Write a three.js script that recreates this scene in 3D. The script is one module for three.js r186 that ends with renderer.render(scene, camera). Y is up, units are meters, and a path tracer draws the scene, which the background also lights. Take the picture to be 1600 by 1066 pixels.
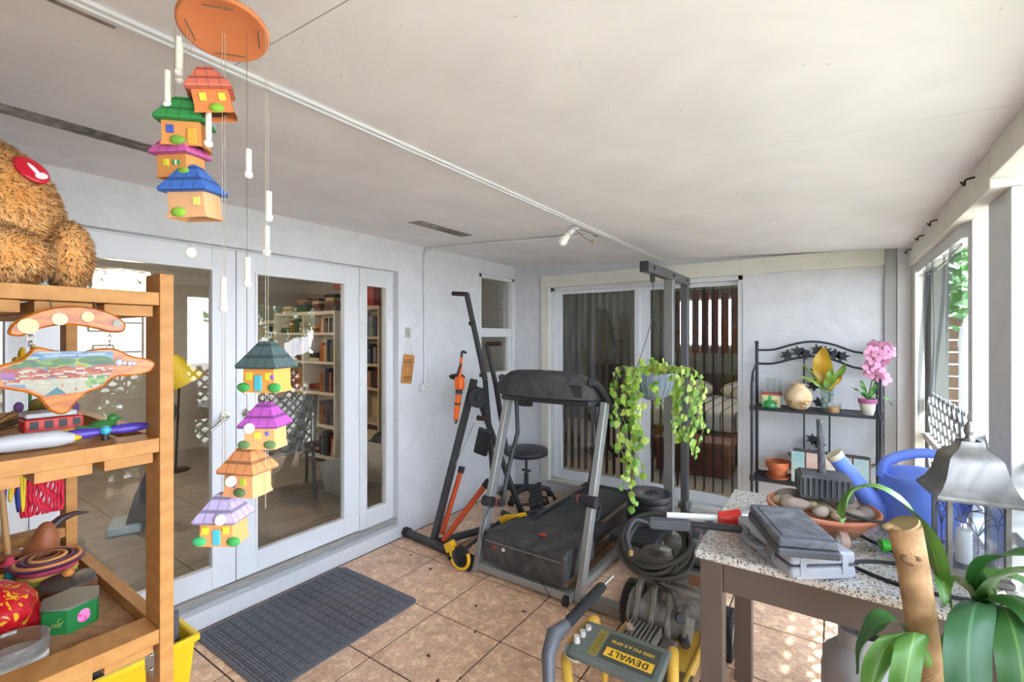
import * as THREE from 'three';
import { RoundedBoxGeometry } from 'three/addons/geometries/RoundedBoxGeometry.js';
import { ConvexGeometry } from 'three/addons/geometries/ConvexGeometry.js';
import { mergeGeometries, mergeVertices, toCreasedNormals } from 'three/addons/utils/BufferGeometryUtils.js';
import { MarchingCubes } from 'three/addons/objects/MarchingCubes.js';
import { ImprovedNoise } from 'three/addons/math/ImprovedNoise.js';
import { RectAreaLightUniformsLib } from 'three/addons/lights/RectAreaLightUniformsLib.js';
RectAreaLightUniformsLib.init();

// ---------- camera, sky, sun, exposure ----------
const scene = new THREE.Scene();
const renderer = new THREE.WebGLRenderer({ antialias: true });
renderer.toneMapping = THREE.LinearToneMapping;
renderer.toneMappingExposure = 1.68;
renderer.shadowMap.enabled = true;
const FOCAL = 735, W = 1600, H = 1066;                       // focal length in pixels of a 1600 x 1066 frame
const camera = new THREE.PerspectiveCamera(THREE.MathUtils.radToDeg(2 * Math.atan(H / 2 / FOCAL)), W / H, 0.05, 120);
camera.position.set(0, 1.715, 0);
camera.rotation.set(0, THREE.MathUtils.degToRad(34.47), 0);
camera.setViewOffset(W, H, 0, 6.3, W, H);                     // the lens is shifted a little
scene.add(camera);

function skyTexture() {                                       // hazy bright summer sky
  const w = 64, h = 32, d = new Float32Array(w * h * 4);
  for (let j = 0; j < h; j++) for (let i = 0; i < w; i++) {
    const e = Math.max(0, (j + 0.5) / h * 2 - 1), k = Math.pow(e, 0.6), o = (j * w + i) * 4;
    d[o] = 0.90 - 0.28 * k; d[o + 1] = 0.97 - 0.20 * k; d[o + 2] = 1.08 - 0.04 * k; d[o + 3] = 1;
  }
  const t = new THREE.DataTexture(d, w, h, THREE.RGBAFormat, THREE.FloatType);
  t.mapping = THREE.EquirectangularReflectionMapping; t.magFilter = THREE.LinearFilter; t.needsUpdate = true;
  return t;
}
scene.background = skyTexture();
scene.backgroundIntensity = 14;
const sun = new THREE.DirectionalLight(new THREE.Color(1, 0.93, 0.8), 11);
sun.position.set(5.6, 8.6, -4.3); sun.target.position.set(0, 0.4, -2.6);
sun.castShadow = true; sun.shadow.radius = 2; sun.shadow.mapSize.set(2048, 2048);
Object.assign(sun.shadow.camera, { left: -7, right: 7, top: 7, bottom: -7, near: 0.5, far: 30 });
sun.name = 'sun'; scene.add(sun, sun.target);

// ---------- helpers ----------
let seed = 7;
function rnd() { seed |= 0; seed = seed + 0x6D2B79F5 | 0; let t = Math.imul(seed ^ seed >>> 15, 1 | seed); t = t + Math.imul(t ^ t >>> 7, 61 | t) ^ t; return ((t ^ t >>> 14) >>> 0) / 4294967296; }
const rr = (a, b) => a + (b - a) * rnd();
const V = (x, y, z) => new THREE.Vector3(x, y, z);
const taken = new Map();
function numbered(n) { const k = taken.get(n) || 0; taken.set(n, k + 1); return k ? n + '_' + String(k).padStart(3, '0') : n; }
function shadows(o) { o.castShadow = true; o.receiveShadow = true; return o; }
function part(name, geo, material, parent) { const m = shadows(new THREE.Mesh(Array.isArray(geo) ? merge(geo) : geo, material)); m.name = name; parent.add(m); return m; }
function thing(name, label, category, pos = [0, 0, 0], turn = 0, group) {
  const g = new THREE.Group(); g.name = numbered(name); g.position.set(...pos); g.rotation.y = turn;
  g.userData = { label, category }; if (group) g.userData.group = group; scene.add(g); return g;
}
function single(name, geo, material, label, category, pos = [0, 0, 0], turn = 0, group) {
  const m = part(numbered(name), geo, material, scene); m.position.set(...pos); m.rotation.y = turn;
  m.userData = { label, category }; if (group) m.userData.group = group; return m;
}
function struct(name, pos = [0, 0, 0]) { const g = new THREE.Group(); g.name = name; g.position.set(...pos); g.userData = { kind: 'structure' }; scene.add(g); return g; }
function structMesh(name, geo, material) { const m = part(name, geo, material, scene); m.userData = { kind: 'structure' }; return m; }
function clean(g) { g = g.index ? g.toNonIndexed() : g; for (const k of Object.keys(g.attributes)) if (!['position', 'normal', 'uv'].includes(k)) g.deleteAttribute(k); if (!g.attributes.uv) g.setAttribute('uv', new THREE.BufferAttribute(new Float32Array(g.attributes.position.count * 2), 2)); return g; }
function merge(list) { return list.length === 1 ? list[0] : mergeGeometries(list.map(clean)); }
function boxUV(g, s = 1, ou = 0, ov = 0) {                    // uv in metres from the dominant side of each face
  g = g.index ? g.toNonIndexed() : g; const p = g.attributes.position, uv = new Float32Array(p.count * 2), a = V(), b = V(), c = V();
  for (let i = 0; i < p.count; i += 3) {
    a.fromBufferAttribute(p, i); b.fromBufferAttribute(p, i + 1); c.fromBufferAttribute(p, i + 2);
    const n = b.clone().sub(a).cross(c.clone().sub(a)), x = Math.abs(n.x), y = Math.abs(n.y), z = Math.abs(n.z);
    [a, b, c].forEach((v, k) => { const [u, w] = y >= x && y >= z ? [v.x, v.z] : x >= z ? [v.z, v.y] : [v.x, v.y]; uv[(i + k) * 2] = u * s + ou; uv[(i + k) * 2 + 1] = w * s + ov; });
  }
  g.setAttribute('uv', new THREE.BufferAttribute(uv, 2)); return g;
}
const place = (g, x = 0, y = 0, z = 0, rx = 0, ry = 0, rz = 0) => g.applyMatrix4(new THREE.Matrix4().compose(V(x, y, z), new THREE.Quaternion().setFromEuler(new THREE.Euler(rx, ry, rz)), V(1, 1, 1)));
function box(w, h, d, x = 0, y = 0, z = 0, r = 0) { const g = r ? new RoundedBoxGeometry(w, h, d, 1, Math.min(r, w / 2.01, h / 2.01, d / 2.01)) : new THREE.BoxGeometry(w, h, d); return boxUV(g.translate(x, y, z)); }
function span(x0, x1, y0, y1, z0, z1, r = 0) { return box(Math.abs(x1 - x0), Math.abs(y1 - y0), Math.abs(z1 - z0), (x0 + x1) / 2, (y0 + y1) / 2, (z0 + z1) / 2, r); }
function bar(a, b, w, h, up = V(0, 1, 0), r = 0.002) {        // box beam from a to b: w across, h along up
  a = V(...a); b = V(...b); const d = b.clone().sub(a), L = d.length(); d.normalize(); let s = new THREE.Vector3().crossVectors(up, d); if (s.length() < 1e-3) s = V(1, 0, 0); s.normalize(); const u = new THREE.Vector3().crossVectors(d, s);
  return box(w, h, L, 0, 0, 0, r).applyMatrix4(new THREE.Matrix4().makeBasis(s, u, d).setPosition(a.add(b).multiplyScalar(0.5)));
}
function rod(a, b, r, r2 = r, seg = 12, open = false) {       // cylinder or cone from a to b
  a = V(...a); b = V(...b); const d = b.clone().sub(a), L = d.length();
  const g = new THREE.CylinderGeometry(r2, r, L, seg, 1, open);
  return g.applyMatrix4(new THREE.Matrix4().compose(a.clone().add(b).multiplyScalar(0.5), new THREE.Quaternion().setFromUnitVectors(V(0, 1, 0), d.normalize()), V(1, 1, 1)));
}
function tube(pts, r, seg = 40, rad = 8, closed = false, tension = 0.5) { return new THREE.TubeGeometry(new THREE.CatmullRomCurve3(pts.map((p) => V(...p)), closed, 'catmullrom', tension), seg, r, rad, closed); }
function bent(pts, rad, r, seg = 8) {                         // straight tube runs with rounded corners
  const c = new THREE.CurvePath(), P = pts.map((p) => V(...p)); let last = P[0];
  for (let i = 1; i < P.length - 1; i++) {
    const a = P[i].clone().add(P[i - 1].clone().sub(P[i]).setLength(Math.min(rad, P[i].distanceTo(P[i - 1]) * 0.45))), b = P[i].clone().add(P[i + 1].clone().sub(P[i]).setLength(Math.min(rad, P[i].distanceTo(P[i + 1]) * 0.45)));
    c.add(new THREE.LineCurve3(last, a)); c.add(new THREE.QuadraticBezierCurve3(a, P[i], b)); last = b;
  }
  c.add(new THREE.LineCurve3(last, P[P.length - 1]));
  const q = []; for (const k of c.curves) { const n = k.isLineCurve3 ? 1 : 6; for (let i = 0; i < n; i++) q.push(k.getPoint(i / n)); } q.push(P[P.length - 1]);
  const g = []; for (let i = 0; i < q.length - 1; i++) if (q[i].distanceTo(q[i + 1]) > 1e-5) g.push(q[i]); g.push(q[q.length - 1]);
  return sweep(g, r, seg);
}
function sweep(q, r, seg = 8) {                               // round tube through given points, radius number or list, with end caps
  const n = q.length, pos = [], nor = [], idx = [], t = V(), u = V(1, 0, 0), s = V();
  let ref = Math.abs(q[1].clone().sub(q[0]).normalize().y) > 0.9 ? V(1, 0, 0) : V(0, 1, 0);
  for (let i = 0; i < n; i++) {
    t.copy(q[Math.min(i + 1, n - 1)]).sub(q[Math.max(i - 1, 0)]).normalize();
    s.crossVectors(ref, t).normalize(); u.crossVectors(t, s).normalize(); ref = u.clone();
    const R = Array.isArray(r) ? r[i] : r;
    for (let k = 0; k <= seg; k++) { const a = k / seg * Math.PI * 2, c = Math.cos(a), d = Math.sin(a); nor.push(s.x * c + u.x * d, s.y * c + u.y * d, s.z * c + u.z * d); const o = nor.length - 3; pos.push(q[i].x + nor[o] * R, q[i].y + nor[o + 1] * R, q[i].z + nor[o + 2] * R); }
  }
  for (let i = 0; i < n - 1; i++) for (let k = 0; k < seg; k++) { const a = i * (seg + 1) + k, b = a + seg + 1; idx.push(a, a + 1, b, b, a + 1, b + 1); }
  for (const [i, f] of [[0, 1], [n - 1, -1]]) { const c = pos.length / 3; pos.push(q[i].x, q[i].y, q[i].z); const d = (i ? q[i].clone().sub(q[i - 1]) : q[0].clone().sub(q[1])).normalize(); nor.push(d.x, d.y, d.z); for (let k = 0; k <= seg; k++) { const o = (i * (seg + 1) + k) * 3; pos.push(pos[o], pos[o + 1], pos[o + 2]); nor.push(d.x, d.y, d.z); } for (let k = 0; k < seg; k++) f > 0 ? idx.push(c, c + 2 + k, c + 1 + k) : idx.push(c, c + 1 + k, c + 2 + k); }
  const g = new THREE.BufferGeometry(); g.setAttribute('position', new THREE.Float32BufferAttribute(pos, 3)); g.setAttribute('normal', new THREE.Float32BufferAttribute(nor, 3)); g.setIndex(idx); return boxUV(g);
}
function flow(pts, radii, seg = 14, n = 28) {                  // smooth tube through points with changing radius
  const c = new THREE.CatmullRomCurve3(pts), q = c.getPoints(n), r = q.map((_, i) => { const k = i / n * (radii.length - 1), a = Math.min(radii.length - 2, Math.floor(k)); return radii[a] + (radii[a + 1] - radii[a]) * (k - a); });
  return sweep(q, r, seg);
}
function lathe(prof, seg = 24) { return new THREE.LatheGeometry(prof.map(([r, y]) => new THREE.Vector2(Math.max(r, 0.0001), y)), seg); }
function extrude(pts, depth, bevel = 0, holes = []) {         // outline in x,y; depth along z centred
  const s = new THREE.Shape(pts.map(([x, y]) => new THREE.Vector2(x, y))); for (const h of holes) s.holes.push(new THREE.Path(h.map(([x, y]) => new THREE.Vector2(x, y))));
  const g = new THREE.ExtrudeGeometry(s, { depth: depth - 2 * bevel, bevelEnabled: bevel > 0, bevelThickness: bevel, bevelSize: bevel, bevelOffset: -bevel, bevelSegments: 1, steps: 1, curveSegments: 6 });
  return boxUV(g.translate(0, 0, -(depth - 2 * bevel) / 2));
}
function smooth(pts, n = 60, closed = true) { const c = new THREE.CatmullRomCurve3(pts.map(([x, y]) => V(x, y, 0)), closed); return c.getPoints(n).slice(0, closed ? -1 : undefined).map((p) => [p.x, p.y]); }
function loft(rings, closeEnds = true) {                      // rings of equal count of Vector3-like arrays
  const n = rings[0].length, pos = [], idx = []; for (const r of rings) for (const p of r) pos.push(...p);
  for (let i = 0; i < rings.length - 1; i++) for (let k = 0; k < n; k++) { const a = i * n + k, b = i * n + (k + 1) % n, c = a + n, d = b + n; idx.push(a, b, c, c, b, d); }
  if (closeEnds) for (const [i, f] of [[0, 1], [rings.length - 1, -1]]) { const c = pos.length / 3, m = [0, 0, 0]; for (const p of rings[i]) for (let k = 0; k < 3; k++) m[k] += p[k] / n; pos.push(...m); for (let k = 0; k < n; k++) { const a = i * n + k, b = i * n + (k + 1) % n; f > 0 ? idx.push(c, b, a) : idx.push(c, a, b); } }
  const g = new THREE.BufferGeometry(); g.setAttribute('position', new THREE.Float32BufferAttribute(pos, 3)); g.setIndex(idx); return g;
}
const creased = (g, a = 0.6) => boxUV(toCreasedNormals(g.index ? g.toNonIndexed() : g, a));
const noiseGen = new ImprovedNoise();
const noise = (x, y, z = 0) => noiseGen.noise(x, y, z);
function fbm(x, y, z = 0, o = 4) { let s = 0, a = 0.5; for (let i = 0; i < o; i++) { s += a * noise(x, y, z + i * 7.3); x *= 2.03; y *= 2.03; a *= 0.5; } return s; }
function pnoise(u, v, f, z = 0) { // noise that repeats on the unit square
  const a = u * Math.PI * 2, b = v * Math.PI * 2, k = f / (2 * Math.PI); return noise(Math.cos(a) * k + 10, Math.sin(a) * k + Math.cos(b) * k, Math.sin(b) * k + z); }
function pfbm(u, v, f, z = 0, o = 4) { let s = 0, a = 0.5; for (let i = 0; i < o; i++) { s += a * pnoise(u, v, f, z + i * 5.1); f *= 2; a *= 0.5; } return s; }
function texture(w, h, fn, color = true) {                    // fn(u, v) -> [r, g, b] in 0..1 (sRGB when colour)
  const d = new Uint8Array(w * h * 4);
  for (let j = 0; j < h; j++) for (let i = 0; i < w; i++) { const c = fn(i / w, j / h), o = (j * w + i) * 4; for (let k = 0; k < 3; k++) d[o + k] = Math.max(0, Math.min(255, Math.round((typeof c === 'number' ? c : c[k]) * 255))); d[o + 3] = 255; }
  const t = new THREE.DataTexture(d, w, h); t.wrapS = t.wrapT = THREE.RepeatWrapping; t.magFilter = THREE.LinearFilter; if (color) t.colorSpace = THREE.SRGBColorSpace; t.needsUpdate = true; return t;
}
function scaled(t, sx, sy = sx) { const c = t.clone(); c.repeat.set(sx, sy); c.needsUpdate = true; return c; }
const mix = (a, b, t) => a.map((v, i) => v + (b[i] - v) * t);
const hex = (h) => [(h >> 16 & 255) / 255, (h >> 8 & 255) / 255, (h & 255) / 255];
function M(color, roughness = 0.6, o = {}) { return new THREE.MeshPhysicalMaterial({ color, roughness, ...o }); }
function mottled(a, b, o = {}) {                              // two-tone patchy surface
  const { f = 4, rough = 0.7, rep = 1, size = 128, dark = 0, extra = {}, z = 0 } = o;
  const t = texture(size, size, (u, v) => { const n = pfbm(u, v, f, z, 5), k = Math.max(0, Math.min(1, 0.5 + n * 1.6)); let c = mix(hex(a), hex(b), k); if (dark) { const s = pfbm(u, v, f * 4, 40 + z, 3); if (s > 0.28) c = c.map((x) => x * (1 - dark)); } return c; });
  t.repeat.set(rep, rep); return M(0xffffff, rough, { map: t, ...extra });
}
function clothLike(r = 0.4) { return { sheen: 0.3, sheenRoughness: 0.6, ...r }; }

// ---------- materials of the building ----------
const stucco = texture(256, 256, (u, v) => 0.5 + 0.5 * pfbm(u, v, 40, 3, 3), false);
const paintGrain = texture(256, 256, (u, v) => { const n = pfbm(u, v, 6, 1, 5), s = pfbm(u, v, 30, 9, 3); return [0.825 + n * 0.05 + s * 0.03, 0.832 + n * 0.05 + s * 0.03, 0.848 + n * 0.045 + s * 0.03]; });
const wallPaint = M(0xffffff, 0.75, { map: paintGrain, bumpMap: scaled(stucco, 2), bumpScale: 0.002 });
const whiteGrime = texture(256, 256, (u, v) => { const n = pfbm(u, v, 5, 21, 5), s = pfbm(u, v, 26, 25, 3); let c = [0.83 + n * 0.04, 0.84 + n * 0.04, 0.845 + n * 0.03]; if (s > 0.4) c = mix(c, [0.72, 0.68, 0.60], 0.6); return c; });
const whitePaint = M(0xffffff, 0.5, { map: whiteGrime });
const whiteVinyl = M(0xdadde2, 0.32);
const creamPaint = M(0xffffff, 0.6, { map: texture(256, 256, (u, v) => { const n = pfbm(u, v, 5, 31, 5), s = pfbm(u, v, 22, 36, 3); let c = [0.85 + n * 0.05, 0.84 + n * 0.05, 0.80 + n * 0.05]; if (s > 0.4) c = mix(c, [0.62, 0.56, 0.47], 0.55); return c; }) });
const ceilingPaint = M(0xffffff, 0.8, { map: texture(512, 512, (u, v) => { const n = pfbm(u, v, 4, 51, 5), s = pfbm(u, v, 60, 55, 2); let c = [0.905 + n * 0.05, 0.90 + n * 0.05, 0.905 + n * 0.05]; if (s > 0.46) c = mix(c, [0.5, 0.46, 0.42], 0.55); return c; }), bumpMap: stucco, bumpScale: 0.001 });
const gap = M(0x3a3733, 0.9);
const glass = M(0xf2f6f6, 0.0, { transmission: 1, thickness: 0, ior: 1.75 });
const darkMetal = M(0x2b2c2f, 0.45, { metalness: 0.4 });
const chrome = M(0xc9c7c2, 0.22, { metalness: 1 });

// ---------- floor: tiles over a mortar bed ----------
const X0 = -3.07, X1 = 0.60, ZB = -4.533, ZF = 1.6, GX = -2.0536, GZ = -2.146, TILE = 0.5;
const floor = struct('floor');
{
  const cells = []; seed = 11; for (let i = 0; i < 34 * 34; i++) cells.push([rnd(), rnd(), rnd()]);
  const N = 34, tint = [[0.91, 0.77, 0.65], [0.86, 0.70, 0.58], [0.93, 0.81, 0.67], [0.83, 0.67, 0.56]];
  const tileMap = texture(1024, 1024, (u, v) => {              // printed broken-stone pattern with rusty veins
    const wu = u + pnoise(u, v, 12, 2) * 0.018, wv = v + pnoise(u, v, 12, 8) * 0.018, x = wu * N, y = wv * N, xi = Math.floor(x), yi = Math.floor(y);
    let f1 = 9, f2 = 9, id = 0;
    for (let b = -1; b <= 1; b++) for (let a = -1; a <= 1; a++) { const k = ((xi + a + N * 4) % N) + ((yi + b + N * 4) % N) * N, c = cells[k], dx = xi + a + c[0] - x, dy = yi + b + c[1] - y, d = Math.hypot(dx, dy); if (d < f1) { f2 = f1; f1 = d; id = k; } else if (d < f2) f2 = d; }
    const t = cells[id][2], n = pfbm(u, v, 8, 15, 5), e = f2 - f1;
    let c = mix(tint[Math.floor(t * 3.99)], tint[0], 0.25).map((q) => q + n * 0.16 + (t - 0.5) * 0.04);
    const w2 = pfbm(u, v, 26, 19, 3); c = c.map((q) => q + w2 * 0.10); if (e < 0.12) c = mix([0.68, 0.50, 0.38].map((q) => q + n * 0.1), c, 0.42 + e * 4.5);
    return c;
  });
  const tileMat = M(0xffffff, 0.42, { map: tileMap, bumpMap: scaled(stucco, 3), bumpScale: 0.0008 });
  part('mortar_bed', span(X0 - 0.1, X1 + 0.05, -0.10, -0.004, ZB - 0.1, ZF, 0), M(0x4f3f35, 0.95), floor);
  const geos = []; seed = 5; for (let k = 0; k < 6; k++) geos.push(boxUV(new RoundedBoxGeometry(TILE - 0.009, 0.012, TILE - 0.009, 1, 0.002), 1, rnd(), rnd()));
  let q = 0;
  for (let i = -3; i <= 6; i++) for (let j = -8; j <= 5; j++) {
    const a = Math.max(X0, GX + i * TILE) + 0.0045, b = Math.min(X1, GX + (i + 1) * TILE) - 0.0045, c = Math.max(ZB, GZ + j * TILE) + 0.0045, d = Math.min(ZF, GZ + (j + 1) * TILE) - 0.0045;
    if (b - a < 0.012 || d - c < 0.012) continue;
    const full = b - a > TILE - 0.012 && d - c > TILE - 0.012;
    const m = part('tile', full ? geos[q % 6] : boxUV(new THREE.BoxGeometry(b - a, 0.012, d - c), 1, rnd(), rnd()), tileMat, floor);
    m.position.set((a + b) / 2, -0.006, (c + d) / 2); if (full) m.rotation.y = Math.floor(rnd() * 4) * Math.PI / 2; q++;
  }
}

// ---------- left wall with french door opening and narrow window ----------
const DZ0 = -2.76, DZ1 = -0.178, DY0 = 0.13, DY1 = 2.272, WT = 0.22;
structMesh('wall_left', [
  span(X0 - WT, X0, -0.1, DY0, ZB - 0.2, ZF), span(X0 - WT, X0, DY0, 2.62, DZ1, ZF), span(X0 - WT, X0, DY1, 2.62, DZ0, DZ1), span(X0 - WT, X0, DY0, 2.62, -3.862, DZ0),
  span(X0 - WT, X0, DY0, 1.29, -4.512, -3.862), span(X0 - WT, X0, 2.385, 2.62, -4.512, -3.862), span(X0 - WT, X0, DY0, 2.62, ZB - 0.2, -4.512),
], wallPaint);
structMesh('trim_1', span(X0 - 0.075, X0 + 0.006, 0.10, 0.128, DZ0 + 0.002, DZ1 - 0.002, 0.004), M(0xaeb0b4, 0.8));   // grey sill ledge
function doorLeaf(name, z0, z1, g0, g1, hingeZ, lever) {       // glazed door leaf, facing +x
  const d = struct(name, [-3.13, 0, 0]), y0 = 0.17, y1 = 2.26, a = 0.31, b = 2.125, t = 0.044;
  part('stile', span(-t, 0, y0, y1, z0, g0, 0.003), whiteVinyl, d); part('stile', span(-t, 0, y0, y1, g1, z1, 0.003), whiteVinyl, d);
  part('rail', span(-t, 0, y0, a, g0, g1, 0.003), whiteVinyl, d); part('rail', span(-t, 0, b, y1, g0, g1, 0.003), whiteVinyl, d);
  const w = 0.016; part('glazing_bead', [span(0, 0.006, a - w, a, g0 - w, g1 + w, 0.002), span(0, 0.006, b, b + w, g0 - w, g1 + w, 0.002), span(0, 0.006, a, b, g0 - w, g0, 0.002), span(0, 0.006, a, b, g1, g1 + w, 0.002)], whiteVinyl, d);
  part('glass_pane', new THREE.PlaneGeometry(g1 - g0, b - a).rotateY(Math.PI / 2).translate(-0.02, (a + b) / 2, (g0 + g1) / 2), glass, d);
  if (hingeZ) for (const y of [0.45, 1.2, 1.98]) part('hinge', [rod([0.008, y - 0.05, hingeZ], [0.008, y + 0.05, hingeZ], 0.008)], whiteVinyl, d);
  if (lever) {
    const z = lever.z; const l = part('door_lever', [rod([0, 1.225, z], [0.012, 1.225, z], 0.034, 0.031, 24), rod([0.01, 1.225, z], [0.055, 1.225, z], 0.011), ...(lever.arm ? [sweep([V(0.05, 1.225, z), V(0.056, 1.215, z + 0.025 * lever.arm), V(0.056, 1.175, z + 0.075 * lever.arm), V(0.054, 1.155, z + 0.10 * lever.arm)], [0.011, 0.011, 0.009, 0.008])] : [new THREE.SphereGeometry(0.024, 16, 12).scale(0.7, 1, 1).translate(0.05, 1.225, z)])], chrome, d);
    l.userData.label = 'chrome lever handle';
    if (lever.bolt) part('deadbolt', [rod([0, 1.37, z], [0.014, 1.37, z], 0.031, 0.027, 24), span(0.012, 0.024, 1.362, 1.378, z - 0.014, z + 0.014, 0.003)], chrome, d);
  }
  return d;
}
doorLeaf('door_1', -1.467, -0.54, -1.328, -0.68, 0, { z: -1.40, arm: 1 });
doorLeaf('door_2', -2.398, -1.472, -2.263, -1.603, -2.402, { z: -1.535, bolt: true });
function sidelight(name, z0, z1, g0, g1) {
  const d = struct(name, [-3.13, 0, 0]), a = 0.31, b = 2.13, t = 0.05;
  part('frame', [span(-t, 0, 0.14, 2.265, z0, g0, 0.003), span(-t, 0, 0.14, 2.265, g1, z1, 0.003), span(-t, 0, 0.14, a, g0, g1, 0.003), span(-t, 0, b, 2.265, g0, g1, 0.003)], whitePaint, d);
  const w = 0.013; part('glazing_bead', [span(0, 0.006, a - w, a, g0 - w, g1 + w, 0.002), span(0, 0.006, b, b + w, g0 - w, g1 + w, 0.002), span(0, 0.006, a, b, g0 - w, g0, 0.002), span(0, 0.006, a, b, g1, g1 + w, 0.002)], whiteVinyl, d);
  part('glass_pane', new THREE.PlaneGeometry(g1 - g0, b - a).rotateY(Math.PI / 2).translate(-0.02, (a + b) / 2, (g0 + g1) / 2), glass, d);
}
sidelight('window_1', -2.757, -2.41, -2.677, -2.478);
sidelight('window_2', -0.53, -0.182, -0.46, -0.26);
structMesh('trim_2', [span(-3.19, -3.135, 2.262, 2.271, DZ0, DZ1), span(-3.19, -3.125, 0.13, 0.165, DZ0, DZ1, 0.003), span(-3.19, -3.14, 0.165, 2.262, -2.41, -2.40), span(-3.19, -3.14, 0.165, 2.262, -0.538, -0.532)], whiteVinyl);
{ // narrow double-hung window beside the corner
  const w = struct('window_3', [X0 - 0.012, 0, 0]), z0 = -4.51, z1 = -3.864, y0 = 1.292, y1 = 2.383, t = 0.06, f = 0.04;
  part('frame', [span(-t, 0.014, y0, y1, z0, z0 + f, 0.003), span(-t, 0.014, y0, y1, z1 - f, z1, 0.003), span(-t, 0.014, y0, y0 + f, z0, z1, 0.003), span(-t, 0.014, y1 - f, y1, z0, z1, 0.003)], whitePaint, w);
  part('meeting_rail', span(-0.05, 0.006, 1.715, 1.81, z0 + f, z1 - f, 0.004), whitePaint, w);
  part('sash_stile', span(-0.05, 0.002, y0 + f, 1.715, z0 + f, z0 + f + 0.05, 0.003), whitePaint, w);
  for (const [a, b] of [[1.81, 2.345], [1.33, 1.715]]) part('glass_pane', new THREE.PlaneGeometry(z1 - z0 - 2 * f, b - a).rotateY(Math.PI / 2).translate(-0.03, (a + b) / 2, (z0 + z1) / 2), glass, w);
  const slats = []; for (let y = 1.30; y < 2.37; y += 0.024) slats.push(box(0.026, 0.0012, 0.58, 0, 0, 0).rotateZ(-0.5).translate(-0.12, y, (z0 + z1) / 2));
  const b = part('blind_slats', slats, M(0x6b6f68, 0.7), w); b.userData = { kind: 'stuff', label: 'grey closed mini blind' };
}

// ---------- back wall with sliding door ----------
const SX0 = -2.60, SX1 = -0.665, SY0 = 0.14, SY1 = 2.256;
structMesh('wall_back', [
  span(X0 - WT, 0.307, -0.1, SY0, ZB - 0.2, ZB), span(X0 - WT, 0.307, SY1, 2.62, ZB - 0.2, ZB),
  span(X0 - WT, SX0, SY0, SY1, ZB - 0.2, ZB), span(SX1, 0.307, SY0, SY1, ZB - 0.2, ZB),
], wallPaint);
structMesh('trim_3', span(-2.70, 0.308, 2.256, 2.392, ZB - 0.002, ZB + 0.045, 0.006), creamPaint);                    // long header board
structMesh('trim_4', span(-2.70, -2.60, 0.13, 2.256, ZB - 0.002, ZB + 0.035, 0.004), creamPaint);
structMesh('trim_5', [span(0.307, 0.378, -0.02, 2.45, ZB - 0.2, ZB + 0.03, 0.003)], M(0xa9aaa8, 0.75));
{
  const d = struct('door_3', [0, 0, ZB - 0.04]);               // two sliding panels in a fixed frame
  part('frame', [span(SX0, -2.545, SY0, SY1, -0.1, 0.03, 0.003), span(SX1 - 0.04, SX1, SY0, SY1, -0.1, 0.03, 0.003), span(SX0, SX1, SY0, 0.18, -0.12, 0.03, 0.003), span(SX0, SX1, 2.215, SY1, -0.1, 0.03, 0.003)], whitePaint, d);
  part('threshold', span(SX0 - 0.03, SX1 + 0.03, SY0 - 0.03, SY0, -0.1, 0.07, 0.004), M(0xb9b9b6, 0.8), d);
  for (const [x0, x1, g0, g1, z] of [[-2.545, -1.60, -2.478, -1.652, 0.0], [-1.65, -0.705, -1.515, -0.718, -0.045]]) {
    const p = part('sliding_panel', [span(x0, g0, 0.18, 2.215, z - 0.035, z + 0.005, 0.003), span(g1, x1, 0.18, 2.215, z - 0.035, z + 0.005, 0.003), span(g0, g1, 0.18, 0.265, z - 0.035, z + 0.005, 0.003), span(g0, g1, 2.182, 2.215, z - 0.035, z + 0.005, 0.003)], whiteVinyl, d);
    part('glass_pane', new THREE.PlaneGeometry(g1 - g0, 2.182 - 0.265).translate((g0 + g1) / 2, (2.182 + 0.265) / 2, z - 0.015), glass, p);
  }
}

// ---------- ceiling: sloping sheets, a batten and two bare strips ----------
const ceilY = (x) => 2.53 - 0.0456 * (x + 3.07);
function slope(g) { const p = g.attributes.position; for (let i = 0; i < p.count; i++) p.setY(i, p.getY(i) + ceilY(p.getX(i))); g.computeVertexNormals(); return g; }
{
  const c = struct('ceiling'), B = -1.365, zs = [ZF, 0.645, -0.625, -1.90, -3.18, ZB - 0.2];
  part('roof_deck', slope(span(X0 - 0.02, 1.38, 0.013, 0.10, ZB - 0.2, ZF)), M(0x8a847c, 0.9), c);
  part('ceiling_panel', slope(span(X0 - 0.02, B - 0.002, 0, 0.012, ZB - 0.05, ZF)), ceilingPaint, c);
  for (let k = 0; k < 5; k++) part('ceiling_panel', slope(span(B + 0.002, 0.62, 0, 0.012, zs[k] - 0.0015, zs[k + 1] + 0.0015)), ceilingPaint, c);
  part('batten', slope(span(B - 0.022, B + 0.022, -0.010, 0, ZB, ZF)), whitePaint, c);
  part('batten_edge', slope(span(B - 0.012, B + 0.006, -0.016, -0.010, ZB, ZF)), whitePaint, c);
  const bare = M(0xffffff, 0.9, { map: texture(64, 256, (u, v) => { const n = pfbm(u, v, 3, 71, 4) + 0.5 * pnoise(u * 1, v, 40, 3); const k = 0.5 + n; return mix([0.33, 0.31, 0.29], [0.72, 0.70, 0.68], k); }) });
  for (const [x0, x1, z0, z1] of [[-2.405, -2.288, -0.79, 0.3], [-2.41, -2.285, -2.80, -2.25], [-1.425, -1.392, -0.39, 0.1]]) part('bare_strip', slope(span(x0, x1, -0.002, 0, z0, z1)), bare, c);
}

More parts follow.
